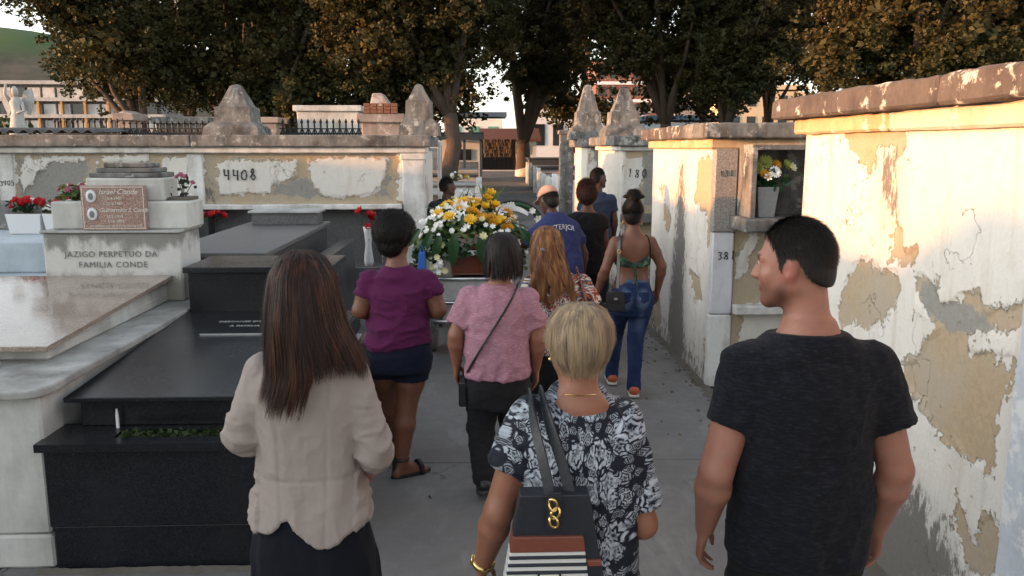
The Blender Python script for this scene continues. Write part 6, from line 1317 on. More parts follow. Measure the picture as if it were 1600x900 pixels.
    # chain clasp on a leather tab
    m = MB(); m.prism([(-.105, .30 + DZ), (-.105, .20 + DZ), (-.085, .185 + DZ), (-.065, .20 + DZ), (-.065, .30 + DZ)], y0 - .010, y0 - .004, lambda a, bb, h: (a, h, bb)); m.build('clasp_tab', M['leather_navy'], b, bevel=.002)
    for i, (cx, cz, ro) in enumerate(((-.088, .268, .25), (-.082, .244, -.5), (-.086, .220, .4))):
        m = MB(); m.tube([(cx + .011 * math.cos(a) * math.cos(ro) - .017 * math.sin(a) * math.sin(ro), y0 - .015 - .003 * math.sin(a * 2 + i), cz + DZ + .017 * math.sin(a) * math.cos(ro) + .011 * math.cos(a) * math.sin(ro)) for a in np.linspace(0, 2 * math.pi, 21)], .0042, 8, cap=False); m.build('chain_link', M['gold'], b, smooth=True)
    for pts in ([(-.088, -.262, .275), (-.10, -.245, .36), (-.125, -.205, .45), (-.138, -.155, .50), (-.142, -.09, .535), (-.140, -.02, .545), (-.138, .07, .50), (-.13, .15, .40), (-.12, .175, .30)], [(-.028, -.235, .275), (-.045, -.215, .36), (-.078, -.185, .45), (-.096, -.145, .50), (-.105, -.09, .543), (-.106, -.02, .555), (-.105, .07, .505), (-.10, .15, .40), (-.09, .175, .30)]): strap(b, smoothpath(pts, 28), .030, .006, 'leather_navy')
old()
# ---------------------------------------------------------------- man in the dark t-shirt
def man():
    r = PR('broad man in dark melange t-shirt, head turned left in profile', .93, 2.28); r.scale = (.97, .99, .988)
    C = (-.048, .01, 1.680); q = rotz(R(55)) @ rotx(R(-5)); shL, elL, wrL = (-.188, -.01, 1.405), (-.268, -.035, 1.075), (-.268, .06, .855); shR, elR, wrR = (.192, -.01, 1.405), (.276, -.03, 1.07), (.272, .05, .850)
    S = Sdf((-.40, -.30, -.02), (.40, .48, 1.84), .0068); T = head(S, C, q, 1.05, wide=1.0); S.cone((.0, -.018, 1.42), (-.02, -.005, 1.60), .066, .060, .03)
    S.loft([(.80, .175, .12), (1.0, .165, .11), (1.2, .18, .115), (1.30, .185, .12), (1.38, .162, .100), (1.43, .124, .088), (1.47, .094, .080), (1.52, .068, .066)], .03); arm(S, shL, elL, wrL, 1.24); arm(S, shR, elR, wrR, 1.24)
    hand(S, wrL, (-.05, .30, -.92), (.35, .9, .25), (.85, -.35, .1), 1.06, (.30, .45, .35), .08); hand(S, wrR, (-.04, .25, -.92), (-.35, .9, .25), (-.85, -.35, .1), 1.03, (.30, .45, .35), .08)
    leg(S, (-.10, 0, .90), (-.10, .10, .50), (-.10, .12, .09), 1.08); leg(S, (.10, 0, .90), (.10, -.02, .49), (.10, -.14, .10), 1.08)
    Ci = np.array(C)
    def tint(P, c):
        L = (P - Ci) @ q / 1.05; f = lambda lo, hi, x: np.clip((x - lo) / (hi - lo), 0, 1)
        on = np.linalg.norm(L / np.array([.1, .13, .13]), axis=1) < 1.15
        beard = on * f(-.045, -.07, L[:, 2]) * f(.0, .03, L[:, 1]) * .55 + on * f(-.03, -.05, L[:, 2]) * f(.035, .0, np.abs(L[:, 1] - .02)) * f(.04, .055, np.abs(L[:, 0])) * .4
        brow = on * (np.abs(L[:, 2] - .022) < .007) * (np.abs(L[:, 0]) > .012) * (np.abs(L[:, 0]) < .05) * (L[:, 1] > .05) * .85
        red = on * (np.abs(L[:, 0]) > .068) * (L[:, 2] < .025) * (L[:, 2] > -.05) * (np.abs(L[:, 1]) < .03)
        lip = on * (np.abs(L[:, 2] + .0635) < .011) * (np.abs(L[:, 0]) < .022) * (L[:, 1] > .08)
        k = np.clip(np.maximum(beard, brow), 0, .9)[:, None]; c = c * (1 - k) + k * np.array([.16, .15, .16]); c = c * (1 - .35 * red[:, None] * np.array([0., .5, .4])) ; c = c * (1 - lip[:, None] * np.array([.08, .35, .3])); return c
    body_obj(S, M['skin_pink'], r, tint); eyes(r, T, 1.05)
    lv = [(.76, .208, .148), (.90, .203, .142), (1.05, .200, .138), (1.18, .204, .138), (1.28, .212, .138), (1.345, .206, .128), (1.40, .188, .122), (1.44, .155, .116), (1.475, .114, .108), (1.51, .092, .098), (1.545, .085, .09)]
    shirt('t_shirt', r, 'charcoal_melange', .0066, lv, [(shL, elL, wrL, .56, .084, .078), (shR, elR, wrR, .56, .084, .078)], 0, lambda X: .80 + 0 * X, lambda X, Y: 1.478 + .10 * (-Y) + .0 * np.abs(X), folds=((.011, 3.5, (1.5, 1, .9)), (.005, 9, (.9, 1, 1.3)), (.001, 40, (1, 1, 1))), seed=8, k=.03)
    trousers('trousers', r, 'black_cloth', .011, [(.78, .19, .14), (.92, .185, .14), (1.0, .17, .125)], [([(-.10, 0, .85), (-.10, .10, .50), (-.10, .12, .10)], [.105, .082, .065]), ([(.10, 0, .85), (.10, -.02, .49), (.10, -.14, .10)], [.105, .082, .065])], .98)
    shoe(r, 'leather_black', (-.10, .12, .10), .1); shoe(r, 'leather_black', (.10, -.14, .10), -.1)
    rr = np.array([.080, .100, .099]) * 1.05; hc = T(0, -.008, .022)
    hl = lambda y: np.interp(y, [-.115, -.085, -.06, -.035, -.018, -.006, .014, .024, .034, .044, .062, .085], [-.098, -.094, -.080, -.040, -.004, .006, .006, -.030, -.028, .020, .046, .062])
    reg = lambda d: (d[:, 2] * rr[2] > hl(d[:, 1] * rr[1]) - .004) & (d[:, 1] < .84)
    def mass(S):
        S.ell(hc, rr * np.array([1.0, 1.01, 1.045]), q, .01); S.ell(T(0, -.050, -.040), np.array([.062, .055, .056]), q, .03)
        qi = q; 
        def ct(X, Y, Z):
            x, y, z = X - hc[0], Y - hc[1], Z - hc[2]; lx = qi[0, 0] * x + qi[1, 0] * y + qi[2, 0] * z; ly = qi[0, 1] * x + qi[1, 1] * y + qi[2, 1] * z; lz = qi[0, 2] * x + qi[1, 2] * y + qi[2, 2] * z
            return np.maximum(ly - .086, (hl(ly) - lz) * .6)
        S.cut(ct)
    base = sdf_hair(hc - .17, hc + .17, .0062, mass)
    hair_obj([base, scalp_fuzz(hc, q, rr * np.array([1.0, 1.01, 1.045]), 12000, .013, 5, reg, .0010, .55, down=(0, -.5, -1))], M['hair_short'], r)
man()
# ---------------------------------------------------------------- purple shirt and shorts
def purple():
    r = PR('woman with cropped afro, purple t-shirt, dark shorts and black sandals', -.495, 4.88)
    C = (-.01, .01, 1.462); q = rotz(R(-22)); shL, elL, wrL = (-.172, 0, 1.235), (-.222, -.03, 1.03), (-.13, .18, .99); shR, elR, wrR = (.172, 0, 1.235), (.238, -.03, 1.03), (.14, .17, .99)
    S = Sdf((-.34, -.28, -.02), (.36, .62, 1.62), .0085); T = head(S, C, q, .97, eyes=False); S.cone((0, -.025, 1.24), (-.005, -.0, 1.39), .062, .056, .03)
    S.loft([(.70, .175, .15), (.85, .17, .14), (1.0, .155, .125), (1.18, .16, .115), (1.25, .12, .09), (1.30, .06, .06)], .03); arm(S, shL, elL, wrL, 1.22); arm(S, shR, elR, wrR, 1.22); hand(S, wrL, (.6, .7, .1), (0, .1, 1), (.7, -.6, 0), .95, fr=.0095); hand(S, wrR, (-.6, .7, .1), (0, .1, 1), (-.7, -.6, 0), .95, fr=.0095)
    leg(S, (-.09, 0, .74), (-.10, .16, .44), (-.09, .30, .12), 1.12); leg(S, (.085, .0, .74), (.035, -.02, .43), (.0, -.05, .09), 1.15); foot(S, (-.09, .30, .10), 0, .23); foot(S, (.0, -.05, .085), R(-58), .23); body_obj(S, M['skin_brown'], r)
    lv = [(.78, .20, .165), (.86, .195, .16), (.95, .178, .15), (1.03, .17, .14), (1.10, .176, .14), (1.165, .176, .132), (1.21, .15, .115), (1.25, .12, .10), (1.29, .085, .085), (1.335, .07, .07)]
    shirt('t_shirt', r, 'purple_cloth', .008, lv, [(shL, elL, wrL, .56, .074, .072), (shR, elR, wrR, .56, .074, .072)], 0, lambda X: .815 + .02 * np.sin(X * 12), lambda X, Y: 1.288 + .05 * (-Y) + .1 * np.abs(X), folds=((.013, 4, (.8, 1, 2.4)), (.005, 11, (1, 1, 1.6))), seed=12)
    S = Sdf((-.30, -.28, .56), (.30, .40, .90), .009); S.loft([(.66, .182, .155), (.75, .188, .16), (.86, .175, .15)], .02); S.chain([(-.09, .0, .74), (-.097, .085, .60), (-.1, .12, .52)], [.108, .096, .094], .02); S.chain([(.085, 0, .74), (.062, -.01, .60), (.05, -.015, .52)], [.108, .100, .098], .02); S.cut(lambda X, Y, Z: .605 - Z + 0 * X + 0 * Y); cloth_obj('shorts', S, M['denim_dark'], r, ((.004, 8, (1, 1, 1.5)),))
    for an, yw in (((-.09, .30, .10), 0.0), ((.0, -.05, .085), R(-58))):
        f = Vector((-math.sin(yw), math.cos(yw), 0)); s_ = Vector((math.cos(yw), math.sin(yw), 0)); a = Vector(an); sl = []; g_ = a.z - .085
        for t_ in np.linspace(0, 2 * math.pi, 20, endpoint=False): w_ = .044 + .004 * math.cos(t_); p_ = a + f * (.065 + .135 * math.cos(t_)) + s_ * w_ * math.sin(t_); sl.append((p_.x, p_.y))
        sd = MB().prism(sl, g_ + .0, g_ + .022, lambda x, y, h: (x, y, h)).build('sandal', M['sandal_black'], r, bevel=.003)
        m = MB(); m.tube([a + (f * math.cos(t_) * .043 + s_ * math.sin(t_) * .043) + Vector((0, 0, .03)) for t_ in np.linspace(0, 6.2832, 18)], .009, 6, cap=False); m.build('ankle_strap', M['sandal_black'], sd)
        m = MB(); m.tube([a + f * .12 + s_ * .046 * math.cos(t_) + Vector((0, 0, -.065 + .055 * math.sin(t_))) for t_ in np.linspace(-.2, 3.34, 12)], .017, 6); m.build('toe_strap', M['sandal_black'], sd)
        m = MB(); m.tube([a - f * .045 + Vector((0, 0, -.06)), a - f * .044 + Vector((0, 0, .03))], .016, 6); m.build('heel_counter', M['sandal_black'], sd)
    hc = T(0, -.02, .045); rr = np.array([.100, .112, .098]); P, F = sdf_hair(hc - .2, hc + .2, .008, lambda S: (S.ell(hc, rr, q, .01), S.ell(T(0, -.06, -.03), (.078, .06, .075), q, .03), S.cut(lambda X, Y, Z: np.where(Z < hc[2] + .0, ((X - hc[0]) * q[0, 1] + (Y - hc[1]) * q[1, 1]) - .03, ((X - hc[0]) * q[0, 1] + (Y - hc[1]) * q[1, 1]) - .10))), 1); N = vnormals(P, F); P = P + N * (.010 * fbm(P, 26, 3, 3))[:, None]
    reg = lambda d: (d[:, 1] < .75) & ((d[:, 2] > .0) | (d[:, 1] < .1)) & (d[:, 2] > -.8); hair_obj([(P, F), scalp_fuzz(hc, q, rr * 1.0, 8000, .032, 7, reg, .0014, .15, .009, 7), scalp_fuzz(T(0, -.06, -.03), q, np.array([.078, .06, .075]), 1500, .018, 8, lambda d: d[:, 1] < 0, .0016, .2, .005, 6)], M['hair_black'], r)
purple()
# ---------------------------------------------------------------- pink melange t-shirt
def pinkw():
    r = PR('woman with dark bob, pink melange t-shirt and black trousers', .09, 4.62)
    C = (.03, .01, 1.395); q = rotz(R(-6)); shL, elL, wrL = (-.165, 0, 1.175), (-.238, -.02, .935), (-.238, .05, .745); shR, elR, wrR = (.175, 0, 1.165), (.225, -.02, .91), (.222, .06, .720)
    S = Sdf((-.36, -.32, -.02), (.36, .55, 1.55), .0085); head(S, C, q, .98, eyes=False); S.cone((.01, -.025, 1.18), (.02, 0, 1.33), .06, .055, .03); S.loft([(.62, .165, .14), (.85, .16, .14), (1.05, .155, .125), (1.16, .14, .10), (1.23, .06, .06)], .03)
    arm(S, shL, elL, wrL, 1.08); arm(S, shR, elR, wrR, 1.08); hand(S, wrL, (.02, .12, -.98), (.25, .95, .1), (.9, -.3, 0), .98, (.2, .3, .3), fr=.0095); hand(S, wrR, (.0, .12, -.98), (-.25, .95, .1), (-.9, -.3, 0), .98, (.25, .35, .3), fr=.0095)
    leg(S, (-.08, 0, .66), (-.10, .0, .38), (-.085, -.14, .13)); leg(S, (.08, 0, .66), (.085, .16, .38), (.08, .25, .10)); body_obj(S, M['skin_tan'], r)
    lv = [(.66, .188, .165), (.75, .184, .165), (.86, .176, .16), (.97, .176, .152), (1.04, .178, .145), (1.10, .172, .128), (1.145, .148, .112), (1.185, .115, .10), (1.225, .085, .085), (1.26, .07, .07)]
    shirt('t_shirt', r, 'pink_melange', .008, lv, [(shL, elL, wrL, .74, .074, .072), (shR, elR, wrR, .74, .074, .072)], 0, lambda X: .70 - .008 * X, lambda X, Y: 1.225 + .05 * (-Y), folds=((.012, 4, (1.4, 1, 1.2)), (.005, 11, (1, 1, 1.2))), seed=15)
    trousers('trousers', r, 'trouser_grey', .010, [(.52, .165, .15), (.62, .178, .16), (.74, .165, .145)], [([(-.085, 0, .60), (-.10, .0, .38), (-.085, -.14, .13)], [.10, .075, .060]), ([(.085, 0, .60), (.085, .16, .38), (.08, .25, .10)], [.10, .075, .060])], .74, ((.006, 9, (1, 1, 1.8)), (.003, 20, (1, 1, 1))), 4)
    shoe(r, 'leather_black', (-.085, -.135, .125), .05, .25, pitch=R(-18)); shoe(r, 'leather_black', (.08, .25, .10), 0, .25)
    P0 = [(0, 1.508, .03, 0, .004, .004), (.10, 1.503, .03, 0, .045, .05), (.24, 1.475, .03, 0, .080, .092), (.42, 1.42, .03, -.002, .100, .112), (.62, 1.355, .03, -.008, .108, .112), (.82, 1.295, .03, -.018, .108, .105), (1.0, 1.235, .03, -.024, .10, .10)]
    end = lambda a: (.97 - .05 * abs(math.sin(a * 5)) if abs(a) < 1.7 else .5)
    parts = [hair_fall(P0, 3200, 14, (-2.1, 2.1), end, 31, (.96, 1.03), (.04, 7), 34, .0024, .03), hair_fall(P0, 700, 6, (-3.1, 3.1), lambda a: .3, 32, (.97, 1.02), (0, 1), 40, .0024)]
    def mass(S): S.loft([(z, a * .95, b * .95, cx, cy) for _, z, cx, cy, a, b in P0[1:6]], .01, 2.0); S.cut(lambda X, Y, Z: np.where(Z < 1.42, Y - .03 + 0 * X, Y - .08 + 0 * X))
    parts.append(sdf_hair((-.12, -.16, 1.22), (.18, .14, 1.53), .009, mass)); hair_obj(parts, M['hair_bob'], r)
    m = MB(); m.tube([tuple(np.array(wrL) + .001 + np.array([.030 * math.cos(a), .030 * math.sin(a), .02])) for a in np.linspace(0, 6.283, 18)], .006, 6, cap=False); m.build('bracelet', M['leather_black'], r)
    b = empty('crossbody_bag', (.09, 4.62, .62), 'small dark crossbody bag with thin strap over pink t-shirt', 'handbag')
    strap(b, smoothpath([(.125, .02, .615), (.11, -.06, .60), (.09, -.128, .56), (.0, -.175, .42), (-.09, -.178, .28), (-.15, -.14, .17), (-.185, -.06, .09), (-.195, .02, .04)], 30), .012, .004, 'leather_black'); strap(b, smoothpath([(.125, .02, .615), (.10, .13, .54), (.0, .19, .36), (-.12, .16, .16), (-.19, .06, .05)], 20), .012, .004, 'leather_black', 'front_strap')
    box('pouch', M['leather_black'], b, -.225, -.175, -.06, .14, -.10, .05, .012)
pinkw()
# ---------------------------------------------------------------- auburn hair, patterned top
def auburn():
    r = PR('woman with long wavy auburn hair, colourful patterned top and black skirt', .485, 5.32)
    C = (-.065, .01, 1.365); q = rotz(R(20)); shL, elL, wrL = (-.16, 0, 1.135), (-.22, .02, .90), (-.19, .16, .76); shR, elR, wrR = (.17, 0, 1.135), (.245, .0, .915), (.19, .18, .82)
    S = Sdf((-.36, -.30, -.02), (.36, .5, 1.52), .010); head(S, C, q, .97, eyes=False); S.cone((-.02, -.02, 1.14), (-.05, 0, 1.30), .058, .052, .03); S.loft([(.6, .16, .13), (.85, .15, .125), (1.02, .15, .12), (1.13, .13, .10), (1.2, .06, .06)], .03); arm(S, shL, elL, wrL, 1.02); arm(S, shR, elR, wrR, 1.02)
    hand(S, wrL, (.2, .6, -.7), (.3, .6, .6), (.9, -.2, 0), .95, fr=.0105); hand(S, wrR, (-.3, .8, -.4), (-.3, .5, .7), (-.9, -.2, 0), .95, fr=.0105); leg(S, (-.08, 0, .65), (-.08, .10, .38), (-.08, .14, .09)); leg(S, (.08, 0, .65), (.08, .0, .38), (.08, -.10, .10)); body_obj(S, M['skin_tan'], r)
    lv = [(.62, .195, .16), (.75, .18, .15), (.88, .168, .14), (1.0, .170, .14), (1.09, .172, .125), (1.14, .13, .10), (1.19, .08, .075), (1.22, .07, .07)]
    shirt('blouse', r, 'boho_print', .010, lv, [(shL, elL, wrL, .72, .072, .074), (shR, elR, wrR, .72, .072, .074)], 0, lambda X: .66 + 0 * X, lambda X, Y: 1.18 + .05 * (-Y), uv=True, seed=18)
    S = Sdf((-.3, -.28, .12), (.3, .3, .76), .011); S.loft([(.16, .19, .17), (.40, .19, .17), (.60, .18, .155), (.74, .165, .14)], .01); cloth_obj('skirt', S, M['black_cloth'], r, ((.010, 5, (1.5, 1.5, .3)),)); shoe(r, 'leather_black', (-.08, .14, .10), 0); shoe(r, 'leather_black', (.08, -.10, .10), 0)
    P0 = [(0, 1.478, -.065, 0, .004, .004), (.07, 1.472, -.065, 0, .045, .05), (.16, 1.445, -.065, 0, .080, .092), (.28, 1.39, -.065, -.002, .098, .112), (.42, 1.32, -.062, -.015, .105, .118), (.58, 1.23, -.052, -.035, .115, .118), (.74, 1.13, -.035, -.05, .135, .115), (.88, 1.04, -.015, -.05, .15, .115), (1.0, .965, .0, -.05, .15, .115)]
    end = lambda a: (.93 - .07 * math.sin(a * 4) if abs(a) < 1.3 else .62 if abs(a) < 1.9 else .3)
    parts = [hair_fall(P0, 3400, 26, (-2.0, 2.0), end, 41, (.95, 1.04), (.11, 17), 34, .0028, .05), hair_fall(P0, 700, 6, (-3.1, 3.1), lambda a: .24, 42, (.97, 1.02), (0, 1), 40, .0026)]
    def mass(S): S.loft([(z, a * .93, b * .93, cx, cy) for _, z, cx, cy, a, b in P0[1:7]], .01, 2.0); S.cut(lambda X, Y, Z: np.where(Z < 1.38, Y - .03 + 0 * X, Y - .08 + 0 * X))
    parts.append(sdf_hair((-.24, -.2, 1.08), (.16, .14, 1.5), .010, mass)); hair_obj(parts, M['hair_auburn'], r)
    m = MB(); m.box(-.115, -.065, -.128, -.112, 1.335, 1.352); m.build('hair_clip', M['hair_clip'], r, bevel=.003)
    b = empty('shoulder_bag', (.485, 5.32, .6), 'brown bag strap over the patterned blouse with bag in front', 'handbag'); strap(b, smoothpath([(.13, .03, .60), (.145, -.06, .57), (.165, -.12, .48), (.19, -.11, .36), (.215, -.04, .24), (.22, .06, .16)], 20), .035, .006, 'leather_brown'); box('bag_body', M['leather_brown'], b, .19, .25, .0, .24, -.10, .17, .015)
auburn()
# ---------------------------------------------------------------- bun, backless top, jeans
def jeans():
    r = PR('woman with hair bun, backless green print top and blue jeans', 1.195, 6.5)
    C = (-.005, .01, 1.462); q = rotz(R(-10)); shL, elL, wrL = (-.150, 0, 1.268), (-.218, -.02, 1.025), (-.268, .06, .822); shR, elR, wrR = (.152, 0, 1.268), (.232, -.02, 1.05), (.222, .06, .850)
    S = Sdf((-.36, -.28, -.02), (.34, .55, 1.62), .0085); T = head(S, C, q, .95, eyes=False); S.cone((0, -.02, 1.27), (-.003, 0, 1.40), .05, .047, .03)
    S.loft([(.72, .15, .12), (.84, .155, .125), (.92, .14, .11), (.99, .122, .092), (1.08, .132, .095), (1.18, .148, .10), (1.25, .140, .09), (1.30, .085, .065), (1.34, .05, .05)], .03); S.cone((0, -.105, 1.0), (0, -.115, 1.22), .004, .004, .02, True)
    for s_ in (-1, 1): S.ell((s_ * .075, -.078, 1.20), (.045, .02, .065), None, .03)
    arm(S, shL, elL, wrL, .95); arm(S, shR, elR, wrR, .95); hand(S, wrL, (-.12, .15, -.95), (.3, .9, .1), (.9, -.3, 0), .95, fr=.010); hand(S, wrR, (-.08, .15, -.95), (-.3, .9, .1), (-.9, -.3, 0), .95, fr=.010); body_obj(S, M['skin_brown'], r)
    hips = [(.66, .145, .125), (.75, .160, .145), (.83, .158, .150, 0, -.012), (.90, .142, .12), (.96, .128, .10)]; fl = [([(-.085, .0, .78), (-.095, .17, .47), (-.10, .27, .12), (-.10, .27, .08)], [.098, .064, .050, .056]), ([(.085, .0, .78), (.04, .0, .46), (.02, -.09, .12), (.02, -.09, .08)], [.10, .066, .050, .056])]
    fade = lambda P: np.clip(1.1 - np.hypot((np.abs(P[:, 0]) - .07) / .06, (P[:, 2] - .80) / .09), 0, 1) * (P[:, 1] < .05) + .5 * np.clip(1 - np.abs(P[:, 2] - .945) / .02, 0, 1) + .35 * np.clip(1 - np.hypot((P[:, 0] - .06) / .05, (P[:, 2] - .6) / .15), 0, 1)
    o = trousers('jeans', r, 'denim_blue', .0085, hips, fl, .962, ((.003, 9, (1, 1, 1.8)),), 5, .055, fade); P_ = o
    for s_ in (-1, 1): MB().prism([(s_ * .03, .865), (s_ * .11, .865), (s_ * .11, .80), (s_ * .07, .775), (s_ * .03, .80)], -.166, -.160, lambda a, b, h: (a, h + .35 * (abs(a) - .07) ** 2 * 10, b)).build('back_pocket', M['denim_blue'], o)
    for an, yw in (((-.10, .27, .10), .0), ((.02, -.09, .10), -.1)): shoe(r, 'sneaker_orange', an, yw, .24, 'sneaker', 'sole_white')
    S = Sdf((-.22, -.2, .96), (.22, .22, 1.30), .008); S.loft([(1.03, .138, .108), (1.10, .146, .115), (1.18, .158, .118), (1.24, .15, .11)], .02); S.cut(lambda X, Y, Z: np.maximum(Z - (1.085 + .55 * np.abs(X) * (np.abs(X) < .12) + 3.0 * np.clip(Y + .02, 0, 1) + .9 * np.clip(np.abs(X) - .12, 0, 1)), 1.045 - Z + .12 * np.abs(X) + 0 * Y)); cloth_obj('top', S, M['leaf_print'], r)
    for s_ in (-1, 1): m = MB(); m.tube(smoothpath([(s_ * .125, -.075, 1.13), (s_ * .128, -.105, 1.20), (s_ * .115, -.085, 1.27), (s_ * .10, -.02, 1.318), (s_ * .10, .06, 1.27), (s_ * .10, .115, 1.17)], 16), .005, 5); m.build('shoulder_strap', M['black_cloth'], r)
    for x, z in ((-.012, .93), (.018, .86)): m = MB(); m.tube([(0, -.125, 1.075), (x * .6, -.135, 1.0), (x, -.14, z)], [.008, .013, .009], 6, .4); m.build('tie_ribbon', M['leaf_print'], r)
    hc = T(0, -.012, .028); rr = np.array([.079, .101, .094]); top = np.array(hc) + np.array([0, -.03, .125])
    P, F = sdf_hair(np.array(hc) - .2, np.array(hc) + .24, .0075, lambda S: (S.ell(hc, rr, q, .01), S.ell(T(0, -.06, -.03), (.060, .045, .055), q, .03), S.cut(lambda X, Y, Z: np.where(Z < hc[2] + .02, (X - hc[0]) * q[0, 1] + (Y - hc[1]) * q[1, 1] - .0, (X - hc[0]) * q[0, 1] + (Y - hc[1]) * q[1, 1] - .08)), S.ell(top, (.052, .052, .042), None, .02)), 1); P = P + vnormals(P, F) * (.005 * fbm(P, 30, 3, 3))[:, None]
    hair_obj([(P, F), scalp_fuzz(top, I3, np.array([.05, .05, .042]), 1200, .03, 9, lambda d: d[:, 2] > -.6, .0018, .75, .004, 5), scalp_fuzz(hc, q, rr, 2600, .035, 10, lambda d: (d[:, 1] < .6) & (d[:, 2] > -.5), .0016, .92, 0, 5, down=(0, -.3, 1))], M['hair_black'], r)
    m = MB(); m.tube([tuple(top + np.array([.075 * math.cos(a), .03 * math.sin(a), -.012 + .004 * math.sin(2 * a)])) for a in np.linspace(0, 6.283, 22)], .012, 6, cap=False); m.build('hair_band', M['black_cloth'], r)
    for s_ in (-1, 1): m = MB(); e = T(s_ * .08, -.002, -.055); m.tube([tuple(np.array(e) + np.array([0, .016 * math.cos(a), -.018 + .018 * math.sin(a)])) for a in np.linspace(0, 6.283, 18)], .002, 5, cap=False); m.build('hoop_earring', M['gold'], r)
    b = empty('shoulder_bag', (1.195, 6.5, .80), 'small black shoulder bag hanging by the jeans woman hip', 'handbag'); strap(b, smoothpath([(-.10, .03, .515), (-.112, -.05, .51), (-.125, -.105, .44), (-.13, -.125, .30), (-.135, -.15, .18), (-.14, -.165, .10)], 22), .026, .005, 'leather_black'); strap(b, smoothpath([(-.10, .03, .515), (-.12, .11, .40), (-.17, .10, .2), (-.19, -.02, .09)], 16), .026, .005, 'leather_black', 'front_strap')
    m = MB(); m.frustum(-.235, -.085, -.205, -.135, -.08, -.225, -.095, -.20, -.14, .075); m.build('bag_body', M['leather_black'], b, bevel=.012); MB().frustum(-.233, -.087, -.212, -.2045, .0, -.224, -.096, -.208, -.2005, .078).build('flap', M['leather_black'], b, bevel=.003)
    box('buckle', M['steel'], b, -.175, -.148, -.2155, -.2105, .015, .033, .001); m = MB(); m.tube([(-.13 + .014 * math.cos(a), -.140, .385 + .014 * math.sin(a)) for a in np.linspace(0, 6.283, 16)], .003, 5, cap=False); m.build('strap_ring', M['gold'], b)
jeans()
# ---------------------------------------------------------------- generic farther figures
def far_person(label, x, y, rz, H, skin, top_mat, bot_mat, g, arms, hq, hair, lean=0.0, res=.011, sleeve_to=.6, neckz=None, legs=None, hairmat='hair_short', hx=0.0, wide=1.0):
    r = PR(label, x, y, rz); h = H / 1.75; sh = 1.40 * h; ly = lambda z: lean * max(0, (z - .95 * h)) * 1.0
    C = (hx, ly(1.64 * h) + .01, 1.635 * h - (lean * .12)); zz = lambda z: z * h
    L, Rr = arms; S = Sdf((-.42, -.35, -.02), (.42, .85, H + .06), res); T = head(S, C, hq, h ** .3 * 1.0, eyes=False)
    S.cone((0, ly(zz(1.42)) - .02, zz(1.40)), tuple(np.array(C) + np.array([0, -.01, -.07])), .056, .052, .03); S.loft([(zz(.80), .15, .115), (zz(1.0), .14, .10), (zz(1.25), .15, .105, 0, ly(zz(1.25))), (zz(1.40), .12, .085, 0, ly(zz(1.40))), (zz(1.46), .05, .05, 0, ly(zz(1.46)))], .03)
    arm(S, *L, g); arm(S, *Rr, g)
    for A, sg in ((L, 1), (Rr, -1)): d = norm(np.array(A[2]) - np.array(A[1])); hand(S, A[2], d + np.array([0, .05, -.4]), (sg * .25, .9, .2), (sg * .9, -.3, 0), 1.0, fr=.0115)
    lg = legs or (((-.09, 0, zz(.9)), (-.09, .10, zz(.49)), (-.09, .16, .09)), ((.09, 0, zz(.9)), (.09, 0, zz(.49)), (.09, -.12, .10))); [leg(S, *q_) for q_ in lg]; body_obj(S, M[skin], r)
    lv = [(zz(.86), .175 * wide, .135), (zz(1.0), .165 * wide, .128), (zz(1.15), .168 * wide, .128, 0, ly(zz(1.15))), (zz(1.28), .178 * wide, .128, 0, ly(zz(1.28))), (zz(1.37), .168 * wide, .115, 0, ly(zz(1.37))), (zz(1.43), .115, .095, 0, ly(zz(1.43))), (zz(1.485), .075, .075, 0, ly(zz(1.485)))]
    nz = zz(1.462) if neckz is None else neckz
    sht = shirt('t_shirt', r, top_mat, res, lv, [(L[0], L[1], L[2], sleeve_to, .072 * g, .066 * g), (Rr[0], Rr[1], Rr[2], sleeve_to, .072 * g, .066 * g)], 0, lambda X: zz(.90) + 0 * X, lambda X, Y: nz + 0 * X + 0 * Y, seed=int(x * 10) + 30, bounds=(.42, .55 if lean else .32))
    trousers('trousers', r, bot_mat, .012, [(zz(.76), .155, .125), (zz(.88), .165, .13), (zz(1.0), .15, .115)], [([a, b, c], [.095, .072, .058]) for a, b, c in lg], zz(.99))
    for a, b, c in lg: shoe(r, 'leather_black', (c[0], c[1], .10), 0)
    hc = T(0, -.008, .024); rr = np.array([.080, .101, .101])
    base = sdf_hair(np.array(hc) - .2, np.array(hc) + .2, .008, lambda S: (S.ell(hc, rr * 1.02, hq, .01), S.ell(T(0, -.05, -.04), (.064, .052, .06), hq, .02), S.cut(lambda X, Y, Z: np.where(Z < hc[2] + .022, (X - hc[0]) * hq[0, 1] + (Y - hc[1]) * hq[1, 1] + .025, (X - hc[0]) * hq[0, 1] + (Y - hc[1]) * hq[1, 1] - .075)), S.cut(lambda X, Y, Z: hc[2] - .085 - Z + 0 * X + 0 * Y)))
    if hair != 'none': hair_obj([base, scalp_fuzz(hc, hq, rr * 1.02, 2500, .012 if hair == 'crop' else .03, 3, lambda d: (d[:, 2] > -.5) & (d[:, 1] < .55) & ((d[:, 2] > .2) | (d[:, 1] < -.1)), .002, .5, 0 if hair == 'crop' else .006, 5)], M[hairmat], r)
    return r, T, hc, sht
A = lambda s, e, w: (s, e, w)
r_, T_, hc_, sh_ = far_person('man in blue t-shirt and tan cap bending over the flower-covered coffin', .72, 7.35, R(14), 1.66, 'skin_dark', 'royal_blue', 'denim_dark', 1.05, (A((-.185, .16, 1.25), (-.26, .36, 1.08), (-.24, .55, .98)), A((.185, .16, 1.25), (.262, .16, 1.02), (.272, .20, .83))), rotz(R(18)) @ rotx(R(-28)), 'crop', lean=.40, wide=1.12, neckz=1.40, hx=-.04)
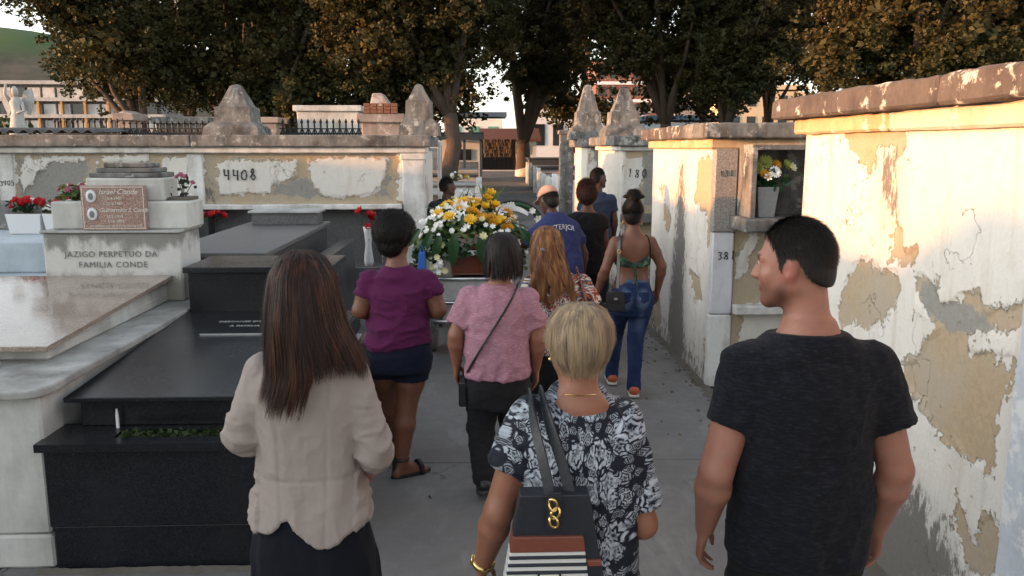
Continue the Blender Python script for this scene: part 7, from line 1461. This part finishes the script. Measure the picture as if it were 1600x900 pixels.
cp_ = np.array(hc_); S = Sdf(cp_ - .22, cp_ + .26, .008); hq = rotz(R(18)) @ rotx(R(-28)); S.ell(cp_ + hq @ V3(0, 0, .012), (.092, .112, .102), hq, .01)
def _capcut(X, Y, Z): x, y, z = X - cp_[0], Y - cp_[1], Z - cp_[2]; return -(hq[0, 2] * x + hq[1, 2] * y + hq[2, 2] * z - .012)
S.cut(_capcut); S.ell(cp_ + hq @ V3(0, .125, .018), (.075, .075, .010), hq, .008); cloth_obj('cap', S, M['cap_tan'], r_)
o = text_mesh('lettering', 'SITERJOI', .062, M['white_print'], r_, (0, .0, 1.352), (0, 0, 0), depth=.0015, align='CENTER', spacing=1.0)
# bend the shirt lettering onto the curved upper back
dg = bpy.context.evaluated_depsgraph_get(); _sm = sh_.data; _P = np.array([v.co[:] for v in _sm.vertices])
for v in o.data.vertices:
    x, zt = v.co.x, 1.262 + v.co.y - .45 * v.co.x ** 2 * 3; cand = _P[(np.abs(_P[:, 0] - x) < .02) & (np.abs(_P[:, 2] - zt) < .016)]
    yb = cand[:, 1].min() if len(cand) else .05; v.co = (x, yb - .004 - (.002 if v.co.z > 0 else 0), zt)
o.location = (0, 0, 0)
bw, bT, bhc, _ = far_person('woman in black short-sleeved top, reddish dark hair tied short', 1.05, 8.25, R(-6), 1.65, 'skin_dark', 'black_cloth', 'black_cloth', .95, (A((-.155, 0, 1.30), (-.20, 0, 1.05), (-.19, .08, .85)), A((.155, 0, 1.30), (.185, -.01, 1.06), (.21, .05, .88))), rotz(R(-30)), 'curl', hairmat='hair_redbrown', sleeve_to=.42, neckz=1.345)
hh = np.array(bhc) + np.array([0, -.06, -.035]); P, F = sdf_hair(hh - .17, hh + .17, .009, lambda S: S.ell(hh, (.088, .075, .092), None, .01), 1); P = P + vnormals(P, F) * (.010 * fbm(P, 28, 3, 3))[:, None]; hair_obj([(P, F), scalp_fuzz(hh, I3, np.array([.088, .075, .092]), 2200, .028, 5, lambda d: d[:, 1] < .6, .002, .35, .006, 6)], M['hair_redbrown'], bw).name = 'hair_bunch'
far_person('man in dull blue shirt half hidden behind the woman in black', 1.43, 10.2, R(-10), 1.72, 'skin_dark', 'dull_blue', 'navy_cloth', 1.0, (A((-.17, 0, 1.38), (-.21, 0, 1.10), (-.20, .06, .88)), A((.17, 0, 1.38), (.21, 0, 1.10), (.20, .06, .88))), rotz(R(-55)), 'crop')
by, bT2, bh2, bs = far_person('boy in dark printed t-shirt standing at the corner of the left vault', -.46, 10.75, R(10), 1.585, 'skin_dark', 'dark_shirt', 'navy_cloth', .95, (A((-.165, 0, 1.27), (-.22, 0, 1.02), (-.20, .10, .82)), A((.165, 0, 1.27), (.21, 0, 1.02), (.18, .10, .82))), rotz(R(-78)), 'crop', hx=.03)
_P = np.array([v.co[:] for v in bs.data.vertices]); m = MB()
for cx, ro, rad in ((-.06, .2, .055), (.02, 1.2, .05), (.085, 2.2, .045)):
    pts = []
    for a in np.linspace(ro, ro + 4.6, 16):
        x, z = cx + rad * math.cos(a), 1.17 + rad * 1.1 * math.sin(a); c_ = _P[(np.abs(_P[:, 0] - x) < .02) & (np.abs(_P[:, 2] - z) < .02)]; pts.append((x, (c_[:, 1].min() if len(c_) else -.12) - .003, z))
    m.tube(pts, .006, 5, .5)
m.build('shirt_print', M['white_print'], by)
# ================================================================ bier, coffin and flowers
CX, CY0, CY1 = -.09, 7.55, 9.45
bier = empty('bier_trolley', (CX, 8.4, 0), 'steel wheeled bier trolley carrying the coffin', 'trolley')
T_ = lambda pts, r_, nm, mt='steel': kid(MB().tube(pts, r_, 8).build(nm, M[mt], None, smooth=True), bier)
for z in (.80, .58, .40):
    T_([(CX - .36, CY0 - .08, z), (CX + .36, CY0 - .08, z)], .018, 'cross_bar'); T_([(CX - .36, CY1, z), (CX + .36, CY1, z)], .018, 'cross_bar')
for s_ in (-1, 1):
    T_([(CX + s_ * .36, CY0 - .08, .80), (CX + s_ * .36, CY1, .80)], .02, 'side_rail'); T_([(CX + s_ * .36, CY0 - .08, .40), (CX + s_ * .36, CY1, .40)], .018, 'side_rail')
    for y in (CY0 - .08, 8.5, CY1): T_([(CX + s_ * .36, y, .30), (CX + s_ * .36, y, .80)], .018, 'upright')
    for y in (CY0 + .50, CY1 - .25):
        w = empty('wheel', (0, 0, 0)); w.parent = bier; w.matrix_parent_inverse = Matrix.Translation(-Vector(bier.location)); w.location = (CX + s_ * .385, y, .235)
        prof = [(.17, -.035), (.215, -.038), (.235, -.02), (.235, .02), (.215, .038), (.17, .035)]
        o = MB().lathe(prof, 28).build('tyre', M['tyre_grey'], w, smooth=True); o.rotation_euler = (0, math.pi / 2, 0)
        o = MB().lathe([(.03, -.045), (.05, -.03), (.165, -.02), (.168, .02), (.05, .03), (.03, .045)], 20).build('rim', M['steel'], w, smooth=True); o.rotation_euler = (0, math.pi / 2, 0)
kid(box('deck', M['steel'], None, CX - .35, CX + .35, CY0 - .06, CY1 - .02, .785, .80, .003), bier)
kid(box('end_panel', M['tomb_grey'], None, CX - .33, CX + .33, CY0 - .075, CY0 - .06, .60, .78, .003), bier)
cof = empty('coffin', (CX, 8.5, .82), 'polished mahogany coffin under a mound of flowers', 'coffin')
# coffin: six-sided plan, flared sides
plan = [(-.20, CY0), (.20, CY0), (.31, 9.0), (.26, 9.42), (-.26, 9.42), (-.31, 9.0)]
def coffin_ring(k, z, g): return [(CX + x * k, CY0 + (y - CY0) * (1 + g) - g * .9, z) for x, y in plan]
m = MB(); rings = [coffin_ring(.86, .822, -.01), coffin_ring(.90, .84, -.005), coffin_ring(1.0, 1.02, 0), coffin_ring(1.05, 1.03, .005), coffin_ring(1.05, 1.055, .005)]
for rg_ in rings: m.v += rg_
for i in range(len(rings) - 1):
    for k in range(6): m.f.append((i * 6 + k, i * 6 + (k + 1) % 6, (i + 1) * 6 + (k + 1) % 6, (i + 1) * 6 + k))
m.f.append(tuple(range(5, -1, -1))); m.f.append(tuple(range(24, 30))); kid(m.build('box', M['mahogany'], None, bevel=.006), cof)
m = MB(); rings = [coffin_ring(1.06, 1.058, .006), coffin_ring(1.06, 1.085, .006), coffin_ring(.92, 1.115, 0), coffin_ring(.70, 1.19, -.02), coffin_ring(.55, 1.20, -.03)]
for rg_ in rings: m.v += rg_
for i in range(len(rings) - 1):
    for k in range(6): m.f.append((i * 6 + k, i * 6 + (k + 1) % 6, (i + 1) * 6 + (k + 1) % 6, (i + 1) * 6 + k))
m.f.append(tuple(range(5, -1, -1))); m.f.append(tuple(range(24, 30))); kid(m.build('lid', M['mahogany'], None, bevel=.006), cof)
kid(MB().prism([(CX - .10, 1.035), (CX - .02, 1.058), (CX + .05, 1.05), (CX + .12, 1.055), (CX + .04, 1.015), (CX - .03, 1.005)], CY0 - .028, CY0 - .014, lambda a, b, h: (a, h, b)).build('satin_edge', M['satin'], None, bevel=.004), cof)
for s_ in (-1, 1):
    for y in (7.95, 8.5, 9.0):
        x0 = CX + s_ * (.25 + (y - CY0) * .05); kid(MB().tube([(x0, y - .09, .93), (x0 + s_ * .05, y - .08, .91), (x0 + s_ * .05, y + .08, .91), (x0, y + .09, .93)], .011, 6).build('handle', M['gold'], None, smooth=True), cof)
for x in (-.12, .12): kid(MB().lathe([(.0, 0), (.022, 0), (.018, .012), (.0, .016)], 10, (0, 0, 0)).build('stud', M['gold'], None), cof).location = (CX + x, CY0 - .004, .99)
# flower spray
sp = empty('flower_spray', (CX, 8.1, 1.16), 'large spray of yellow and white flowers with green leaves on the coffin', 'flowers')
fr = random.Random(21); F0 = Vector(sp.location)
def surf(u, w):   # u across -1..1, w along 0..1 (near end low) -> point on the mound
    x = u * .52; hgt = .26 * (1 - abs(u) ** 2.0) + .02; y = 7.46 + w * 1.35; f = min(1, .40 + 1.5 * w) if w < .4 else 1.0
    return Vector((CX - .02 + x, y, 1.13 + hgt * f - .20 * max(0, abs(u) - .75) - .10 * max(0, .18 - w) * 5))
def place(kind, u, w, s_, lift=0.0):
    p = surf(u, w); e = .02; n = (surf(u + e, w) - p).cross(surf(u, w + e) - p); n = n if n.z > 0 else -n; n.normalize(); n = (n + Vector((fr.uniform(-.25, .25), -.55 + fr.uniform(-.2, .2), fr.uniform(-.1, .25)))).normalized()
    flower(kind, sp, p + n * (.02 + lift) - F0, n, s_)
for i in range(50): place('white', fr.choice((-1, 1)) * fr.uniform(.45, 1.02), fr.uniform(0, .75), fr.uniform(.55, .95), fr.uniform(0, .05))
for i in range(18): place('white', fr.uniform(-.9, .9), fr.uniform(0, .2), fr.uniform(.6, 1.0), fr.uniform(0, .05))
for i in range(18): place('lily', fr.uniform(-.85, .85), fr.uniform(.05, .7), fr.uniform(.5, .75), fr.uniform(0, .06))
for i in range(14): place('cream', fr.uniform(-1, 1), fr.uniform(0, .8), fr.uniform(.8, 1.2), fr.uniform(0, .04))
for u, w, s_ in ((-.33, .18, 1.15), (.02, .14, 1.15), (-.55, .35, 1.0), (.28, .40, .9), (-.12, .55, 1.0), (.55, .2, .9)): place('gerbera', u, w, s_, .05)
for i in range(30): place('rose', fr.uniform(-.62, .5), fr.uniform(.12, .8), fr.uniform(.55, .85), fr.uniform(.01, .06))
for i in range(20): place('goldchrys', fr.uniform(-.2, .75), fr.uniform(.1, .7), fr.uniform(.8, 1.3), fr.uniform(.0, .05))
for p, s_ in (((-.20, 7.85, 1.53), 1.05), ((-.13, 7.8, 1.56), 1.0), ((-.24, 7.78, 1.47), 1.0), ((-.14, 7.72, 1.47), .95), ((.20, 7.8, 1.47), .9), ((.24, 7.7, 1.42), .95)): flower('lily', sp, Vector(p) + Vector((CX + .05, 0, -.13)) - F0, (fr.uniform(-.3, .3), -.7, .5), s_)
for p in ((.10, 7.95, 1.58), (.13, 7.9, 1.63), (.17, 7.9, 1.52), (.07, 7.9, 1.50)): flower('rose', sp, Vector(p) + Vector((CX + .05, 0, -.09)) - F0, (.1, -.5, .6), 1.05)
# leaves: broad pointed ones hanging at the near end, fern blades, filler
def blade(L, w, bend):
    m = MB(); n = 7
    for i in range(n):
        t = i / (n - 1); ww = w * math.sin(math.pi * min(1, .12 + t * .88)) ** .8; y = L * t; z = -bend * t * t * L
        m.v += [(-ww, y, z + .15 * ww), (0, y, z - .1 * ww), (ww, y, z + .15 * ww)]
        if i: a = (i - 1) * 3; m.f += [(a, a + 1, a + 4, a + 3), (a + 1, a + 2, a + 5, a + 4)]
    return m
big = blade(.26, .045, .35).build('leaf', M['leaf_green'], sp); bigd = big.data; bpy.data.objects.remove(big)
fb = blade(.22, .008, .5).build('leaf', M['fern_green'], sp); fbd = fb.data; bpy.data.objects.remove(fb)
def leaf(data, p, d, s_, up=(0, -1, .3)):
    o = bpy.data.objects.new('leaf', data); COL.objects.link(o); o.parent = sp; d = Vector(d).normalized(); u = Vector(up); x = d.cross(u).normalized(); z = x.cross(d)
    o.rotation_euler = Matrix((x, d, z)).transposed().to_euler(); o.location = Vector(p) - F0; o.scale = (s_, s_, s_)
for x, z, dx, s_ in ((-.15, 1.21, -.08, 1.15), (.08, 1.19, .08, 1.0), (-.36, 1.22, -.5, .9), (.30, 1.20, .5, .9), (-.46, 1.26, -.8, .8), (.44, 1.26, .9, .8), (-.28, 1.20, -.3, .9), (.20, 1.20, .25, .8)): leaf(bigd, (CX + x, 7.42, z), (dx, -.12, -1), s_)
for i in range(26): u = fr.uniform(-1, 1); p = surf(u, fr.uniform(0, .9)); leaf(bigd, p - Vector((0, 0, .02)), (u + fr.uniform(-.5, .5), fr.uniform(-.9, .2), fr.uniform(-.3, .5)), fr.uniform(.45, .8), (0, 0, 1))
for i in range(70): u = fr.uniform(-.95, .95); p = surf(u, fr.uniform(0, .9)); leaf(fbd, p, (u * .8 + fr.uniform(-.5, .5), fr.uniform(-.9, .2), fr.uniform(.1, .8)), fr.uniform(.6, 1.1), (0, 0, 1))
for i in range(9): leaf(fbd, (CX + .16 + fr.uniform(-.05, .05), 7.95, 1.40), (fr.uniform(-.3, .7), fr.uniform(-.3, .1), 1), fr.uniform(.8, 1.2))
pts = np.array([tuple(surf(fr.uniform(-1.0, 1.0), fr.uniform(0, 1)) - F0 + Vector((0, 0, fr.uniform(-.14, .0)))) for _ in range(2600)])
o = leaf_cloud('filler_foliage', sp, M['fern_green'], pts[:1300], .05, 5); o['kind'] = 'stuff'; o = leaf_cloud('filler_foliage', sp, M['leaf_green'], pts[1300:] - np.array([0, 0, .03]), .06, 6); o['kind'] = 'stuff'
# trailing white flowers at the left corner
for i in range(16): flower('white' if i % 3 else 'cream', sp, Vector((CX - .33 + fr.uniform(-.12, .12), 7.45 + fr.uniform(-.05, .1), 1.12 - fr.uniform(0, .28))) - F0, (fr.uniform(-.4, .2), -1, .2), fr.uniform(.8, 1.1))
# oval wreath with dark rim and pale sash, standing on the far right of the coffin
wr = empty('wreath', (.33, 8.35, 1.12), 'oval wreath with dark rim and pale sash behind the spray', 'wreath')
m = MB(); m.tube([(.26 * math.cos(a), .05 * math.sin(a) * 0, .10 + .20 * math.sin(a)) for a in np.linspace(0, 6.2832, 30)], .035, 8, cap=False); m.build('ring', M['leaf_green'], wr, smooth=True)
m = MB(); m.tube([(.28 * math.cos(a), -.02, .10 + .235 * math.sin(a)) for a in np.linspace(0, 6.2832, 34)], .012, 6, cap=False); m.build('rim', M['rubber'], wr, smooth=True)
strap(wr, smoothpath([(-.22, -.04, .20), (-.08, -.06, .27), (.06, -.06, .26), (.14, -.05, .20)], 12), .05, .003, 'satin', 'sash')
for i in range(22): a = fr.uniform(0, 6.28); flower('white', wr, (.25 * math.cos(a), -.04, .10 + .19 * math.sin(a)), (fr.uniform(-.3, .3), -1, .3), fr.uniform(.9, 1.3))
# blue bag hung on the trolley's near left corner
bb = empty('plastic_bag', (CX - .44, 7.40, .80), 'small blue plastic bag hanging at the trolley corner', 'bag')
MB().frustum(-.045, .045, -.03, .03, .02, -.03, .03, -.02, .02, .26).build('bag_body', M['blue_plastic'], bb, bevel=.015); MB().tube([(-.02, 0, .25), (0, .02, .32), (.02, 0, .25)], .006, 5).build('bag_handle', M['blue_plastic'], bb)
